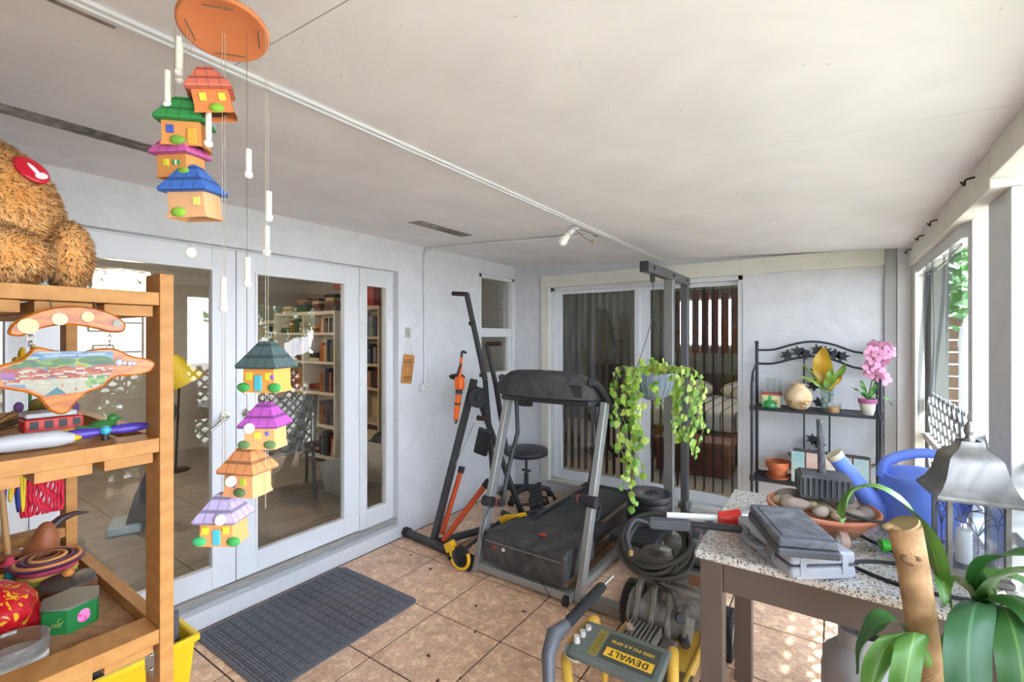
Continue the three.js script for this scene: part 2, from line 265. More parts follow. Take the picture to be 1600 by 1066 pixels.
// ---------- right side: posts, header beam, lattice below, screens above ----------
const meshScreen = M(0x2d2e30, 0.8, { transparent: true, opacity: 0.22 });
{
  const w = struct('wall_right', [0.50, 0, 0]);
  part('corner_post', span(-0.12, -0.035, -0.1, 2.42, ZB - 0.12, ZB + 0.04, 0.004), whitePaint, w);
  part('corner_post', span(-0.034, 0.02, -0.1, 2.30, -4.50, -4.36, 0.004), creamPaint, w);
  part('post', span(0, 0.058, -0.1, 2.36, -2.95, -2.87, 0.004), whitePaint, w);
  part('post', span(0.0, 0.06, -0.1, 2.234, -2.60, -2.31, 0.004), whitePaint, w);
  part('post', span(0.0, 0.09, -0.1, 2.36, -0.80, -0.71, 0.004), whitePaint, w); part('post', span(0.0, 0.09, -0.1, 2.36, 0.45, 0.54, 0.004), whitePaint, w); part('solid_panel', span(0.02, 0.10, -0.1, 2.36, 0.54, ZF, 0), wallPaint, w);
  part('peeled_paint', extrude(smooth([[0.004, 0.0], [0.03, -0.004], [0.046, 0.008], [0.05, 0.03], [0.03, 0.05], [0.006, 0.052]], 30), 0.002).translate(0, 2.27, -2.8695), M(0x9c8458, 0.9), w);
  for (const z of [-4.3, -3.75, -3.3, -2.5]) part('wire_hook', bent([[-0.056, 2.33, z], [-0.085, 2.325, z], [-0.085, 2.30, z], [-0.10, 2.31, z + 0.03]], 0.01, 0.004, 6), M(0x2a2724, 0.7), w);
  part('header_beam', span(-0.055, 0.12, 2.235, 2.45, ZB - 0.1, -2.30, 0.004), creamPaint, w);
  part('header_beam', span(-0.06, 0.12, 2.262, 2.45, -2.27, ZF, 0.004), creamPaint, w);
  part('screen_rail', span(-0.02, 0.03, 2.17, 2.235, -4.36, -2.95, 0.003), whitePaint, w);
  const rails = [[-4.36, -2.95], [-2.865, -2.60], [-2.31, -0.80], [-0.71, 0.45]];
  for (const [a, b] of rails) {
    part('mid_rail', span(0.012, 0.075, 1.0, 1.045, a, b, 0.003), whitePaint, w); part('bottom_rail', span(0.012, 0.075, 0.0, 0.07, a, b, 0.003), whitePaint, w);
    part('insect_screen', new THREE.PlaneGeometry(b - a, 1.19).rotateY(Math.PI / 2).translate(0.035, 1.64, (a + b) / 2), meshScreen, w);
    // diagonal lattice strips, clipped to the bay
    const y0 = 0.07, y1 = 1.33;
    for (const s of [1, -1]) for (let c = a - y1 + y0; c < b + y1 - y0; c += 0.135) {
      // strip z = c + s*(y - y0) for s=1, or z = c' - (y - y0)
      const za = s > 0 ? c : c + (y1 - y0), f = (y) => za + s * (y - y0); let ya = y0, yb = y1;
      const yAt = (z) => y0 + (z - za) / s, cl = [yAt(a), yAt(b)].sort((p, q) => p - q); ya = Math.max(ya, cl[0]); yb = Math.min(yb, cl[1]);
      if (yb - ya < 0.03) continue;
      part('lattice_strip', bar([0.046 + (s > 0 ? 0.004 : -0.004), ya, f(ya)], [0.046 + (s > 0 ? 0.004 : -0.004), yb, f(yb)], 0.034, 0.007, V(1, 0, 0), 0), whitePaint, w);
    }
  }
}
// end of the porch behind the camera: a plain wall
structMesh('wall_front', [span(X0 - WT, 0.62, -0.1, 2.62, ZF, ZF + 0.15)], wallPaint);
{ // geometric iron grille fixed in the middle opening
  const t = new THREE.Group(), b = M(0x25262a, 0.5); t.name = 'iron_grille'; t.position.set(0.028, 0, -1.78); scene.getObjectByName('wall_right').add(t);
  const r = (z0, z1, y0, y1) => { for (const [p, q] of [[[0, y0, z0], [0, y0, z1]], [[0, y1, z0], [0, y1, z1]], [[0, y0, z0], [0, y1, z0]], [[0, y0, z1], [0, y1, z1]]]) part('grille_bar', bar(p, q, 0.018, 0.018, V(1, 0, 0), 0.002), b, t); };
  r(-0.36, 0.36, 1.05, 2.2); r(-0.10, 0.14, 1.78, 1.98); r(-0.08, 0.10, 1.46, 1.62); r(-0.20, 0.12, 1.08, 1.34); r(-0.14, 0.06, 1.14, 1.28);
  for (const [y, z0, z1] of [[1.88, 0.14, 0.36], [1.88, -0.36, -0.10], [1.54, -0.36, -0.08], [1.54, 0.10, 0.36], [1.21, 0.12, 0.36], [1.21, -0.36, -0.20]]) part('grille_bar', bar([0, y, z0], [0, y, z1], 0.018, 0.018, V(1, 0, 0), 0.002), b, t);
}

// ---------- library behind the french doors ----------
const greyTileMap = texture(256, 256, (u, v) => { const n = pfbm(u, v, 5, 81, 5); return [0.62 + n * 0.14, 0.59 + n * 0.14, 0.55 + n * 0.14]; });
const greyTile = M(0xffffff, 0.28, { map: greyTileMap });
const roomPaint = M(0xc9c2b6, 0.85), roomCeiling = M(0xd9d5cd, 0.85);
function tiledFloor(name, x0, x1, z0, z1, y, size, m, bed) {
  const f = struct(name); part('mortar_bed', span(x0, x1, y - 0.1, y - 0.006, z0, z1), bed, f);
  const g = box(size - 0.006, 0.012, size - 0.006); let n = 0;
  for (let x = x0 + size / 2; x < x1; x += size) for (let z = z0 + size / 2; z < z1; z += size) { const t = part('tile', g, m, f); t.position.set(x, y - 0.006, z); n++; }
}
const LX0 = -7.4, LZ0 = -4.62, LZ1 = 1.3, LY = 0.165;
tiledFloor('floor_library', LX0, X0 - WT - 0.002, LZ0, LZ1, LY, 0.54, greyTile, M(0x2f2c2a, 0.9));
structMesh('wall_library', [span(LX0 - 0.1, X0 - WT, 0, 2.65, LZ0 - 0.1, LZ0), span(LX0 - 0.1, X0 - WT, 0, 2.65, LZ1, LZ1 + 0.1), span(LX0 - 0.1, LX0, 0, 2.65, LZ0, LZ1)], roomPaint);
structMesh('ceiling_library', span(LX0 - 0.1, X0 - WT, 2.6, 2.7, LZ0 - 0.1, LZ1 + 0.1), roomCeiling);
function ceilingLamp(label, x, y, z, power) {
  const t = thing('ceiling_lamp', label, 'lamp', [x, y, z]);
  part('lamp_base', lathe([[0, 0], [0.17, 0], [0.17, -0.02], [0.16, -0.03], [0, -0.03]], 28), whiteVinyl, t);
  part('diffuser', lathe([[0.155, -0.03], [0.15, -0.07], [0.10, -0.10], [0, -0.11]], 28), M(0xfff4e2, 0.5, { emissive: 0xffe9cc, emissiveIntensity: 1.5 }), t);
  const l = new THREE.PointLight(0xffe6c4, power); l.position.set(0, -0.16, 0); l.castShadow = true; l.shadow.radius = 6; l.name = 'lamp_light'; t.add(l);
}
{ // capiz shell lamp
  const t = thing('shell_lamp', 'glowing white capiz shell lamp hanging in the library behind the left french door', 'lamp', [-5.25, 2.13, -1.49]), sh = M(0xfff6e6, 0.4, { emissive: 0xfff0d8, emissiveIntensity: 2.2 });
  const g = rod([0, 0, -0.0015], [0, 0, 0.0015], 0.033, 0.033, 14);
  for (let j = 0; j < 3; j++) for (let i = 0; i < 18; i++) { const a = i / 18 * 6.283 + j * 0.17, R = 0.20 + 0.03 * Math.sin(i * 2.1); const m = part('shell_disc', g, sh, t); m.position.set(Math.cos(a) * R, 0.13 - j * 0.058 + 0.012 * Math.sin(i * 3.7), Math.sin(a) * R); m.rotation.y = Math.PI / 2 - a; }
  part('lamp_ring', new THREE.TorusGeometry(0.2, 0.006, 6, 40).rotateX(Math.PI / 2).translate(0, 0.17, 0), chrome, t); part('hanging_rod', rod([0, 0.17, 0], [0, 0.47, 0], 0.006), chrome, t); part('cross_bar', [rod([-0.2, 0.17, 0], [0.2, 0.17, 0], 0.004), rod([0, 0.17, -0.2], [0, 0.17, 0.2], 0.004)], chrome, t);
  const l = new THREE.PointLight(0xffe9cf, 2.2); l.position.set(0, -0.09, 0); l.castShadow = true; l.shadow.radius = 6; l.name = 'lamp_light'; t.add(l);
}
const shelfWhite = M(0xe4dccb, 0.6), shelfTan = M(0xcbb89a, 0.6);
function bookcase(label, x0, x1, z, ys, divs, depth, m, closedBelow) {
  const t = thing('bookcase', label, 'bookcase', [(x0 + x1) / 2, LY, z - depth / 2]), w = x1 - x0, h = ys[0] - LY;
  part('back_panel', box(w, h, 0.01, 0, h / 2, -depth / 2 + 0.005), m, t);
  for (const s of [-1, 1]) part('side_panel', box(0.025, h, depth, s * (w / 2 - 0.0125), h / 2, 0, 0.002), m, t);
  for (const d of divs) part('divider', box(0.025, h, depth - 0.015, d - (x0 + x1) / 2, h / 2, 0.005, 0.002), m, t);
  ys.forEach((y, i) => part('shelf', box(w - 0.05, i ? 0.03 : 0.045, depth - 0.012, 0, y - LY - (i ? 0.015 : 0.022), 0.006, 0.002), m, t));
  if (closedBelow) for (const s of [-1, 1]) { const d = part('cabinet_door', box(w / 2 - 0.03, closedBelow - 0.06, 0.018, s * (w / 4 - 0.004), closedBelow / 2, depth / 2 + 0.004, 0.003), m, t); part('knob', new THREE.SphereGeometry(0.012, 10, 8).translate(-s * 0.02 + s * 0.03, closedBelow / 2, depth / 2 + 0.02), chrome, d); }
  return t;
}
const ROWS = [2.035, 1.77, 1.41, 1.03, 0.63, 0.245];
bookcase('tall cream bookcase full of books behind the right french door', -6.31, -4.95, -3.45, ROWS, [-5.62], 0.30, shelfWhite);
bookcase('cream bookcase at the far left end of the row seen through the french door', -7.1, -6.34, -3.55, [1.95, 1.72, 1.3, 0.9, 0.5, 0.245], [], 0.28, shelfWhite);
bookcase('tan bookcase with closed cupboard seen through the narrow sidelight', -4.86, -4.33, -3.60, [2.08, 1.72, 1.4, 1.12, 0.72], [], 0.28, shelfTan, 0.5);
{ // books
  const tones = [['brown', 0x6b4630], ['dark red', 0x7a2420], ['tan', 0xb58a58], ['black', 0x242326], ['navy blue', 0x27324f], ['cream', 0xcfc2a4], ['dark green', 0x39493a], ['orange', 0xb4622c], ['grey', 0x6f6c68]];
  const mats = tones.map(([, c]) => M(c, 0.55)), geos = [0.020, 0.028, 0.036, 0.046].map((w) => box(w, 1, 1, 0, 0.5, 0, 0.003));
  const rowsName = ['top', 'second', 'third', 'fourth', 'lowest'];
  const ORD = ['first', 'second', 'third', 'fourth', 'fifth', 'sixth', 'seventh', 'eighth', 'ninth', 'tenth', 'eleventh', 'twelfth', 'thirteenth', 'fourteenth', 'fifteenth', 'sixteenth', 'seventeenth', 'eighteenth', 'nineteenth', 'twentieth'], ord = (n) => ORD[n - 1] || n + 'th';
  seed = 99;
  function row(x0, x1, y, z, hMax, where, group, fill = 0.8, lean = 0) {
    let x = x0 + (x1 - x0) * (1 - fill), no = 0;
    while (x < x1 - 0.05) {
      const k = Math.floor(rnd() * 4), w = [0.020, 0.028, 0.036, 0.046][k], c = Math.floor(rnd() * tones.length), h = hMax * rr(0.62, 0.92), d = rr(0.14, 0.19);
      if (x + w > x1 - 0.004) break;
      const b = single('book', geos[k], mats[c], `${tones[c][0]} book, ${ord(++no)} from left, ${where}`, 'book', [x + w / 2, y, z - d / 2], 0, group); b.scale.set(1, h, d); x += w + 0.002; if (rnd() < 0.06) x += rr(0.02, 0.06);
    }
  }
  function pile(x, y, z, n, where, group) { let yy = y; for (let i = 0; i < n; i++) { const c = Math.floor(rnd() * tones.length), t = rr(0.02, 0.045), w = rr(0.17, 0.22); const b = single('book', box(w, t, 0.17, 0, t / 2, 0, 0.003), mats[c], `flat ${tones[c][0]} book, ${ord(i + 1)} from bottom of pile, ${where}`, 'book', [x, yy, z], rr(-0.15, 0.15), group); yy += t; } }
  for (let s = 1; s < 6; s++) for (const [a, b, side] of [[-6.28, -5.635, 'left'], [-5.605, -4.98, 'right']]) {
    const y = ROWS[s]; row(a, b, y, -3.50, (ROWS[s - 1] - ROWS[s] - 0.05), `${rowsName[s - 1]} shelf, ${side} bay of tall bookcase`, 'books in the tall cream bookcase', side === 'left' ? 0.56 : 0.57);
    if (s !== 4) pile(a + 0.125, y, -3.60, 3, `${rowsName[s - 1]} shelf, ${side} bay of tall bookcase`, 'books in the tall cream bookcase');
  }
  for (const [x, n, w] of [[-6.1, 3, 'leftmost'], [-5.76, 6, 'middle left'], [-5.44, 5, 'middle right'], [-5.15, 6, 'rightmost']]) pile(x, 2.035, -3.60, n, `${w} atop tall cream bookcase`, 'books on top of the tall cream bookcase');
  for (const [y, h, n] of [[1.72, 0.3, 'top'], [1.4, 0.27, 'middle'], [1.12, 0.25, 'lower']]) row(-4.82, -4.36, y, -3.62, h, `${n} shelf of tan bookcase behind sidelight`, 'books in the tan bookcase', 0.95);
  for (const [y, h, n] of [[1.72, 0.2, 'top'], [1.3, 0.36, 'middle'], [0.9, 0.36, 'lower']]) row(-7.05, -6.4, y, -3.58, h, `${n} shelf of far left cream bookcase`, 'books in the far left bookcase', 0.7);
  single('storage_box', box(0.34, 0.26, 0.2, 0, 0.13, 0, 0.004), M(0xa8322c, 0.6), 'red cardboard box on top of the tan bookcase behind the sidelight', 'box', [-4.62, 2.08, -3.73]);
  single('storage_box', box(0.2, 0.30, 0.2, 0, 0.15, 0, 0.004), M(0xb05a34, 0.6), 'rust coloured box on the right end of the tall cream bookcase', 'box', [-4.98, 2.30, -3.62]);
}
{ // grey sling chair
  const t = thing('sling_chair', 'grey woven sling chair behind the right french door', 'chair', [-4.50, LY, -2.52], -2.0), fr = M(0x5f5f5d, 0.5, { metalness: 0.3 });
  const weave = M(0xffffff, 0.8, { map: texture(64, 64, (u, v) => { const k = (Math.floor(u * 16) + Math.floor(v * 16)) % 2; return k ? [0.52, 0.51, 0.49] : [0.36, 0.36, 0.35]; }) });
  for (const s of [-1, 1]) {
    part('frame_side', bent([[s * 0.28, 1.0, -0.36], [s * 0.28, 0.45, -0.2], [s * 0.28, 0.42, 0.26]], 0.06, 0.016), fr, t);
    part('leg', rod([s * 0.28, 0.42, 0.24], [s * 0.28, 0, 0.28], 0.015), fr, t); part('leg', rod([s * 0.28, 0.44, -0.18], [s * 0.28, 0, -0.32], 0.015), fr, t);
    part('armrest', span(s * 0.28 - 0.03, s * 0.28 + 0.03, 0.62, 0.645, -0.24, 0.26, 0.01), fr, t); part('arm_support', rod([s * 0.28, 0.42, 0.22], [s * 0.28, 0.63, 0.22], 0.012), fr, t);
  }
  part('seat', box(0.56, 0.02, 0.46, 0, 0.43, 0.03, 0.008), weave, t); part('backrest', box(0.56, 0.58, 0.018, 0, 0, 0, 0.008).rotateX(-0.27).translate(0, 0.72, -0.275), weave, t);
}
function bin(name, label, x, z, w, h, d, color) {
  const t = thing(name, label, 'bin', [x, LY, z]), m = M(color, 0.5), a = (k, y) => [[-w / 2 * k, y, -d / 2 * k], [w / 2 * k, y, -d / 2 * k], [w / 2 * k, y, d / 2 * k], [-w / 2 * k, y, d / 2 * k]];
  part('body', creased(loft([a(0.8, 0), a(1, h), a(0.95, h), a(0.76, 0.01)])), m, t); part('rim', [box(w + 0.03, 0.02, 0.03, 0, h, d / 2), box(w + 0.03, 0.02, 0.03, 0, h, -d / 2), box(0.03, 0.02, d, w / 2, h, 0), box(0.03, 0.02, d, -w / 2, h, 0)], m, t); return t;
}
bin('plastic_bin', 'white plastic bin on the library floor beside the bookcase', -4.08, -2.95, 0.36, 0.28, 0.3, 0xd6d6d2);
{ const t = bin('waste_basket', 'white waste basket holding a dark bag behind the sidelight', -4.05, -3.42, 0.3, 0.42, 0.3, 0xdedcd6); part('bag', new THREE.IcosahedronGeometry(0.13, 2).scale(1, 0.8, 1).translate(0, 0.42, 0), M(0x2c2c30, 0.6), t); }
{ // yellow floor lamp behind the left door
  const t = thing('floor_lamp', 'floor lamp with tilted yellow shade behind the left french door', 'lamp', [-6.30, LY, -2.33], 0);
  part('lamp_shade', place(lathe([[0.07, 0.17], [0.19, -0.17], [0.185, -0.17], [0.066, 0.17]], 28), 0, 1.17, 0.0, 0.5, 0, 0.15), M(0xe6cf1a, 0.5), t); part('pole', rod([0, 0.02, 0.04], [0, 1.15, 0.0], 0.012), darkMetal, t); part('lamp_base', lathe([[0, 0], [0.14, 0], [0.14, 0.015], [0.02, 0.03], [0, 0.03]], 28).translate(0, 0, 0.04), darkMetal, t);
}
{
  const t = thing('vacuum_cleaner', 'dark upright vacuum cleaner standing behind the left french door', 'vacuum', [-4.68, LY, -1.44], -0.4), g = M(0x3a3d40, 0.4);
  part('floor_head', box(0.3, 0.07, 0.22, 0, 0.035, 0.08, 0.02), M(0xa9c0cc, 0.4), t); part('body', creased(loft([[-0.09, 0.1], [0.09, 0.1]].length ? [0.06, 0.3, 0.6].map((yy, i) => { const w = [0.11, 0.1, 0.05][i], d = [0.09, 0.09, 0.04][i], z = -yy * 0.25; return [[-w, yy, z - d], [w, yy, z - d], [w, yy, z + d], [-w, yy, z + d]]; }) : [])), g, t);
  part('handle', bent([[0, 0.58, -0.15], [0, 0.95, -0.25], [0, 1.02, -0.2]], 0.04, 0.014), g, t);
}

// ---------- bedroom behind the sliding door ----------
const BZ0 = -8.2, BX0 = -4.2, BX1 = 0.6, BY = 0.15;
tiledFloor('floor_bedroom', BX0, BX1, BZ0, ZB - 0.202, BY, 0.46, M(0xd8d2c6, 0.3), M(0x4d4843, 0.9));
structMesh('wall_bedroom', [span(BX0 - 0.1, BX0, 0, 2.65, BZ0, ZB - 0.2), span(BX1, BX1 + 0.1, 0, 2.65, BZ0, ZB - 0.2), span(BX0, X0 - WT, 0, 2.65, ZB - 0.3, ZB - 0.2),
  span(BX0 - 0.1, -2.35, 0, 2.65, BZ0 - 0.1, BZ0), span(-1.15, BX1 + 0.1, 0, 2.65, BZ0 - 0.1, BZ0), span(-2.35, -1.15, 0, 1.55, BZ0 - 0.1, BZ0), span(-2.35, -1.15, 2.36, 2.65, BZ0 - 0.1, BZ0)], M(0x7a7d76, 0.85));
structMesh('ceiling_bedroom', span(BX0 - 0.1, BX1 + 0.1, 2.6, 2.7, BZ0 - 0.1, ZB - 0.2), roomCeiling);
ceilingLamp('round white ceiling lamp in the bedroom behind the sliding door', -1.7, 2.6, -6.5, 1.2);
{
  const w = struct('window_4', [0, 0, BZ0]); part('frame', [span(-2.35, -1.15, 1.55, 1.59, -0.06, 0.02), span(-2.35, -1.15, 2.32, 2.36, -0.06, 0.02), span(-2.35, -2.31, 1.55, 2.36, -0.06, 0.02), span(-1.19, -1.15, 1.55, 2.36, -0.06, 0.02)], whitePaint, w);
  const t = thing('window_curtain', 'dark red brown strip curtain over the far bedroom window', 'curtain', [-1.75, 1.45, BZ0 + 0.08]);
  for (let i = 0; i < 9; i++) part('strip', box(0.115, 1.0, 0.01, -0.6 + i * 0.15, 0.5, 0, 0.003), M(0x54302c, 0.8), t); part('curtain_rod', rod([-0.75, 1.02, 0], [0.75, 1.02, 0], 0.012), darkMetal, t);
}
{
  const t = thing('bed', 'bed with pale striped cover behind the sliding door', 'bed', [-1.5, BY, -7.1]), cover = M(0xffffff, 0.9, { map: texture(64, 64, (u, v) => { const k = (u * 6) % 1; return k < 0.12 ? [0.36, 0.37, 0.36] : [0.80, 0.80, 0.76]; }) });
  part('base', box(1.5, 0.32, 1.9, 0, 0.24, 0, 0.03), M(0x4a3a30, 0.7), t); part('mattress', box(1.52, 0.24, 1.92, 0, 0.52, 0, 0.07), cover, t);
  part('headboard', box(1.6, 0.95, 0.06, 0, 0.5, -1.0, 0.02), M(0x3b2b23, 0.5), t);
  for (const s of [-1, 1]) { const p = part('pillow', new THREE.IcosahedronGeometry(0.3, 3).scale(1.05, 0.42, 0.65).rotateX(0.35).translate(s * 0.36, 0.75, -0.7), cover, t); }
  for (const [x, z] of [[-0.7, -0.9], [0.7, -0.9], [-0.7, 0.9], [0.7, 0.9]]) part('leg', rod([x, 0, z], [x, 0.1, z], 0.03), darkMetal, t);
}
{ // vertical blinds in front of the sliding glass
  const m = M(0x2b2725, 0.75), t = thing('vertical_blind', 'dark brown vertical blind with turned slats behind the sliding door', 'blind', [0, 0, ZB - 0.29]);
  part('head_rail', span(-2.62, -0.64, 2.20, 2.235, -0.02, 0.02, 0.004), m, t);
  const g = box(0.003, 1.97, 0.085, 0, 1.21, 0); for (let x = -2.56; x < -0.68; x += 0.084) { const s = part('slat', g, m, t); s.position.x = x; s.rotation.y = 0.06; }
}
{ const t = thing('office_chair', 'dark padded chair in the bedroom behind the left blind slats', 'chair', [-2.5, BY, -5.9], 0.5), c = M(0x1f1f22, 0.7);
  part('seat', box(0.5, 0.09, 0.48, 0, 0.48, 0, 0.04), c, t); part('backrest', box(0.46, 0.6, 0.08, 0, 0.9, -0.24, 0.04).rotateX(0), c, t); part('column', rod([0, 0.06, 0], [0, 0.45, 0], 0.03), darkMetal, t);
  for (let i = 0; i < 5; i++) { const a = i * 1.2566; part('leg', rod([0, 0.1, 0], [Math.cos(a) * 0.28, 0.04, Math.sin(a) * 0.28], 0.025, 0.018), darkMetal, t); } }
{ const t = thing('bench_trunk', 'low brown trunk at the foot of the bed behind the blind', 'trunk', [-1.35, BY, -5.75]); part('body', box(0.8, 0.32, 0.4, 0, 0.17, 0, 0.02), M(0x6e3d2a, 0.6), t); part('lid', box(0.84, 0.06, 0.44, 0, 0.36, 0, 0.02), M(0x7d4a33, 0.6), t); }

// ---------- garden outside the screens ----------
const lawn = mottled(0x96907f, 0xaaa292, { f: 8, rough: 0.95, size: 256 }); lawn.map.repeat.set(0.4, 0.4);
structMesh('ground', boxUV(new THREE.BoxGeometry(60, 0.1, 60).translate(0, -0.165, 0)), lawn);
{
  const wood = mottled(0x7d6650, 0x5f4c3a, { f: 6, rough: 0.9 });
  const t = thing('garden_fence', 'weathered brown board fence beyond the screened opening', 'fence', [0, -0.11, -9.2]);
  const g = box(6.0, 0.16, 0.025, 3.4, 0, 0, 0.004); for (let i = 0; i < 12; i++) { const b = part('board', g, wood, t); b.position.y = 0.12 + i * 0.175; }
  for (let x = 0.5; x < 6.5; x += 1.9) part('post', box(0.1, 2.25, 0.1, x, 1.1, 0.07, 0.005), wood, t);
  const d = thing('downspout', 'white rain downspout outside the torn screen', 'pipe', [0.80, -0.11, -4.75]);
  part('pipe', bent([[0, 0, 0], [0, 1.95, 0], [0.35, 2.28, 0]], 0.15, 0.045, 12), whiteVinyl, d); part('elbow_band', [rod([0, 1.75, 0], [0, 1.79, 0], 0.05, 0.05, 16)], whiteVinyl, d);
}
const leafMat = [M(0x3f6a28, 0.6, { transmission: 0.35, thickness: 0 }), M(0x5d8a3a, 0.6, { transmission: 0.35, thickness: 0 })];
const barkMat = mottled(0x6b5744, 0x8f7c66, { f: 6, rough: 0.95 });
function crownGeo(n, r, leaf) {
  const pos = [], p = V(), q = new THREE.Quaternion(), e = new THREE.Euler();
  for (let i = 0; i < n; i++) {
    const k = Math.floor(rnd() * 12), cx = Math.sin(k * 2.4) * r * 0.55, cy = Math.cos(k * 1.7) * r * 0.45, cz = Math.cos(k * 2.9) * r * 0.55, a = rr(0, 6.283), b = Math.acos(rr(-1, 1)), R = r * 0.55 * Math.cbrt(rr(0.25, 1));
    p.set(cx + R * Math.sin(b) * Math.cos(a), cy + R * Math.cos(b), cz + R * Math.sin(b) * Math.sin(a)); q.setFromEuler(e.set(rr(0, 6.28), rr(0, 6.28), rr(0, 6.28)));
    const v = [[-0.5, 0, 0], [0, 0.12, 0.9], [0, -0.02, -0.9], [0.5, 0, 0]].map((c) => V(...c).multiplyScalar(leaf).applyQuaternion(q).add(p));
    for (const id of [0, 1, 2, 2, 1, 3]) pos.push(v[id].x, v[id].y, v[id].z);
  }
  const g = new THREE.BufferGeometry(); g.setAttribute('position', new THREE.Float32BufferAttribute(pos, 3)); g.computeVertexNormals(); return g;
}
{
  seed = 3; const crowns = [crownGeo(2600, 1.5, 0.11), crownGeo(2600, 1.5, 0.13)];
  const spots = [[1.9, -8.4, 3.2, 0.9, 'leafy tree beyond the torn screen, nearest the fence'], [7.2, -7.6, 3.0, 1.0, 'leafy tree at the right end of the board fence'], [2.2, -12.6, 4.0, 1.4, 'tall leafy tree behind the board fence'], [9.5, -1.0, 2.6, 0.8, 'leafy tree far out in the garden mirrored in the french door']];
  spots.forEach(([x, z, h, s, label], i) => {
    const t = thing('tree', label, 'tree', [x, -0.11, z], i, 'garden trees'); const c = part('crown', crowns[i % 2], leafMat[i % 2], t); c.position.y = h; c.scale.setScalar(s);
    part('trunk', sweep([V(0, 0, 0), V(0.06, h * 0.4, 0.03), V(-0.03, h * 0.75, 0), V(0, h, 0)], [0.12, 0.1, 0.08, 0.05], 10), barkMat, t);
  });
  const hedge = crownGeo(1200, 0.7, 0.07);
  for (const [x, z, l] of [[2.2, -2.6, 'low green bush outside the lattice, opposite the table'], [2.4, -0.6, 'low green bush outside the lattice, nearest the camera'], [1.9, -6.4, 'low green bush outside beyond the corner post']]) { const t = thing('bush', l, 'bush', [x, -0.11, z], x * 3 + z); const c = part('foliage', hedge, leafMat[1], t); c.position.y = 0.55; part('stem', sweep([V(0, 0, 0), V(0.02, 0.3, 0), V(0, 0.6, 0)], [0.03, 0.025, 0.015]), barkMat, t); }
}

// ---------- more helpers ----------
function sdfMesh(fn, lo, hi, res = 40) {                      // surface where fn = 0, meshed on a grid
  const mc = new MarchingCubes(res, new THREE.MeshBasicMaterial(), false, false, 200000), h = res / 2;
  for (let k = 0; k < res; k++) for (let j = 0; j < res; j++) for (let i = 0; i < res; i++) {
    const x = lo[0] + (hi[0] - lo[0]) * i / res, y = lo[1] + (hi[1] - lo[1]) * j / res, z = lo[2] + (hi[2] - lo[2]) * k / res; mc.field[i + j * res + k * res * res] = -fn(x, y, z);
  }
  mc.isolation = 0; mc.update(); const n = mc.count, p = new Float32Array(n * 3);
  for (let i = 0; i < n; i++) for (let c = 0; c < 3; c++) p[i * 3 + c] = lo[c] + (hi[c] - lo[c]) * (mc.positionArray[i * 3 + c] * 0.5 + 0.5);
  let g = new THREE.BufferGeometry(); g.setAttribute('position', new THREE.BufferAttribute(p, 3)); g = mergeVertices(g, 1e-5); g.computeVertexNormals();
  const nn = g.attributes.normal, pp = g.attributes.position, e = 0.003; let dot = 0; for (let i = 0; i < pp.count; i += 17) { const [x, y, z] = [pp.getX(i), pp.getY(i), pp.getZ(i)]; dot += nn.getX(i) * (fn(x + e, y, z) - fn(x - e, y, z)) + nn.getY(i) * (fn(x, y + e, z) - fn(x, y - e, z)) + nn.getZ(i) * (fn(x, y, z + e) - fn(x, y, z - e)); }
  if (dot < 0) { const ix = g.index.array; for (let i = 0; i < ix.length; i += 3) { const t = ix[i]; ix[i] = ix[i + 1]; ix[i + 1] = t; } g.computeVertexNormals(); }
  return g;
}
const smin = (a, b, k) => { const h = Math.max(k - Math.abs(a - b), 0) / k; return Math.min(a, b) - h * h * k * 0.25; };
const ellip = (x, y, z, c, r) => { const a = (x - c[0]) / r[0], b = (y - c[1]) / r[1], d = (z - c[2]) / r[2], k = Math.hypot(a, b, d); return (k - 1) * Math.min(...r); };
function tufts(g, n, len, wid, lean = [0, -0.6, 0]) {          // short hairs growing from a surface
  const p = g.attributes.position, nr = g.attributes.normal, ix = g.index.array, T = ix.length / 3, pos = [], nor = [], a = V(), b = V(), c = V(), m = V(), s = V();
  for (let i = 0; i < n; i++) {
    const t = Math.floor(rnd() * T) * 3; a.fromBufferAttribute(p, ix[t]); b.fromBufferAttribute(p, ix[t + 1]); c.fromBufferAttribute(p, ix[t + 2]); m.fromBufferAttribute(nr, ix[t]);
    let u = rnd(), v = rnd(); if (u + v > 1) { u = 1 - u; v = 1 - v; } const o = a.clone().addScaledVector(b.clone().sub(a), u).addScaledVector(c.clone().sub(a), v);
    const d = m.clone().add(V(lean[0] + rr(-0.5, 0.5), lean[1] + rr(-0.5, 0.5), lean[2] + rr(-0.5, 0.5))).normalize(); s.crossVectors(d, V(rr(-1, 1), rr(-1, 1), rr(-1, 1))).setLength(wid); const L = len * rr(0.6, 1.3), tip = o.clone().addScaledVector(d, L);
    for (const q of [o.clone().sub(s), o.clone().add(s), tip]) { pos.push(q.x, q.y, q.z); nor.push(m.x, m.y, m.z); }
  }
  const r = new THREE.BufferGeometry(); r.setAttribute('position', new THREE.Float32BufferAttribute(pos, 3)); r.setAttribute('normal', new THREE.Float32BufferAttribute(nor, 3)); return r;
}
function canvasTex(w, h, draw) { const c = document.createElement('canvas'); c.width = w; c.height = h; draw(c.getContext('2d'), w, h); const t = new THREE.CanvasTexture(c); t.colorSpace = THREE.SRGBColorSpace; return t; }
function faceUV(g, x0, x1, y0, y1) { const p = g.attributes.position, uv = new Float32Array(p.count * 2); for (let i = 0; i < p.count; i++) { uv[i * 2] = (p.getX(i) - x0) / (x1 - x0); uv[i * 2 + 1] = (p.getY(i) - y0) / (y1 - y0); } g.setAttribute('uv', new THREE.BufferAttribute(uv, 2)); return g; }
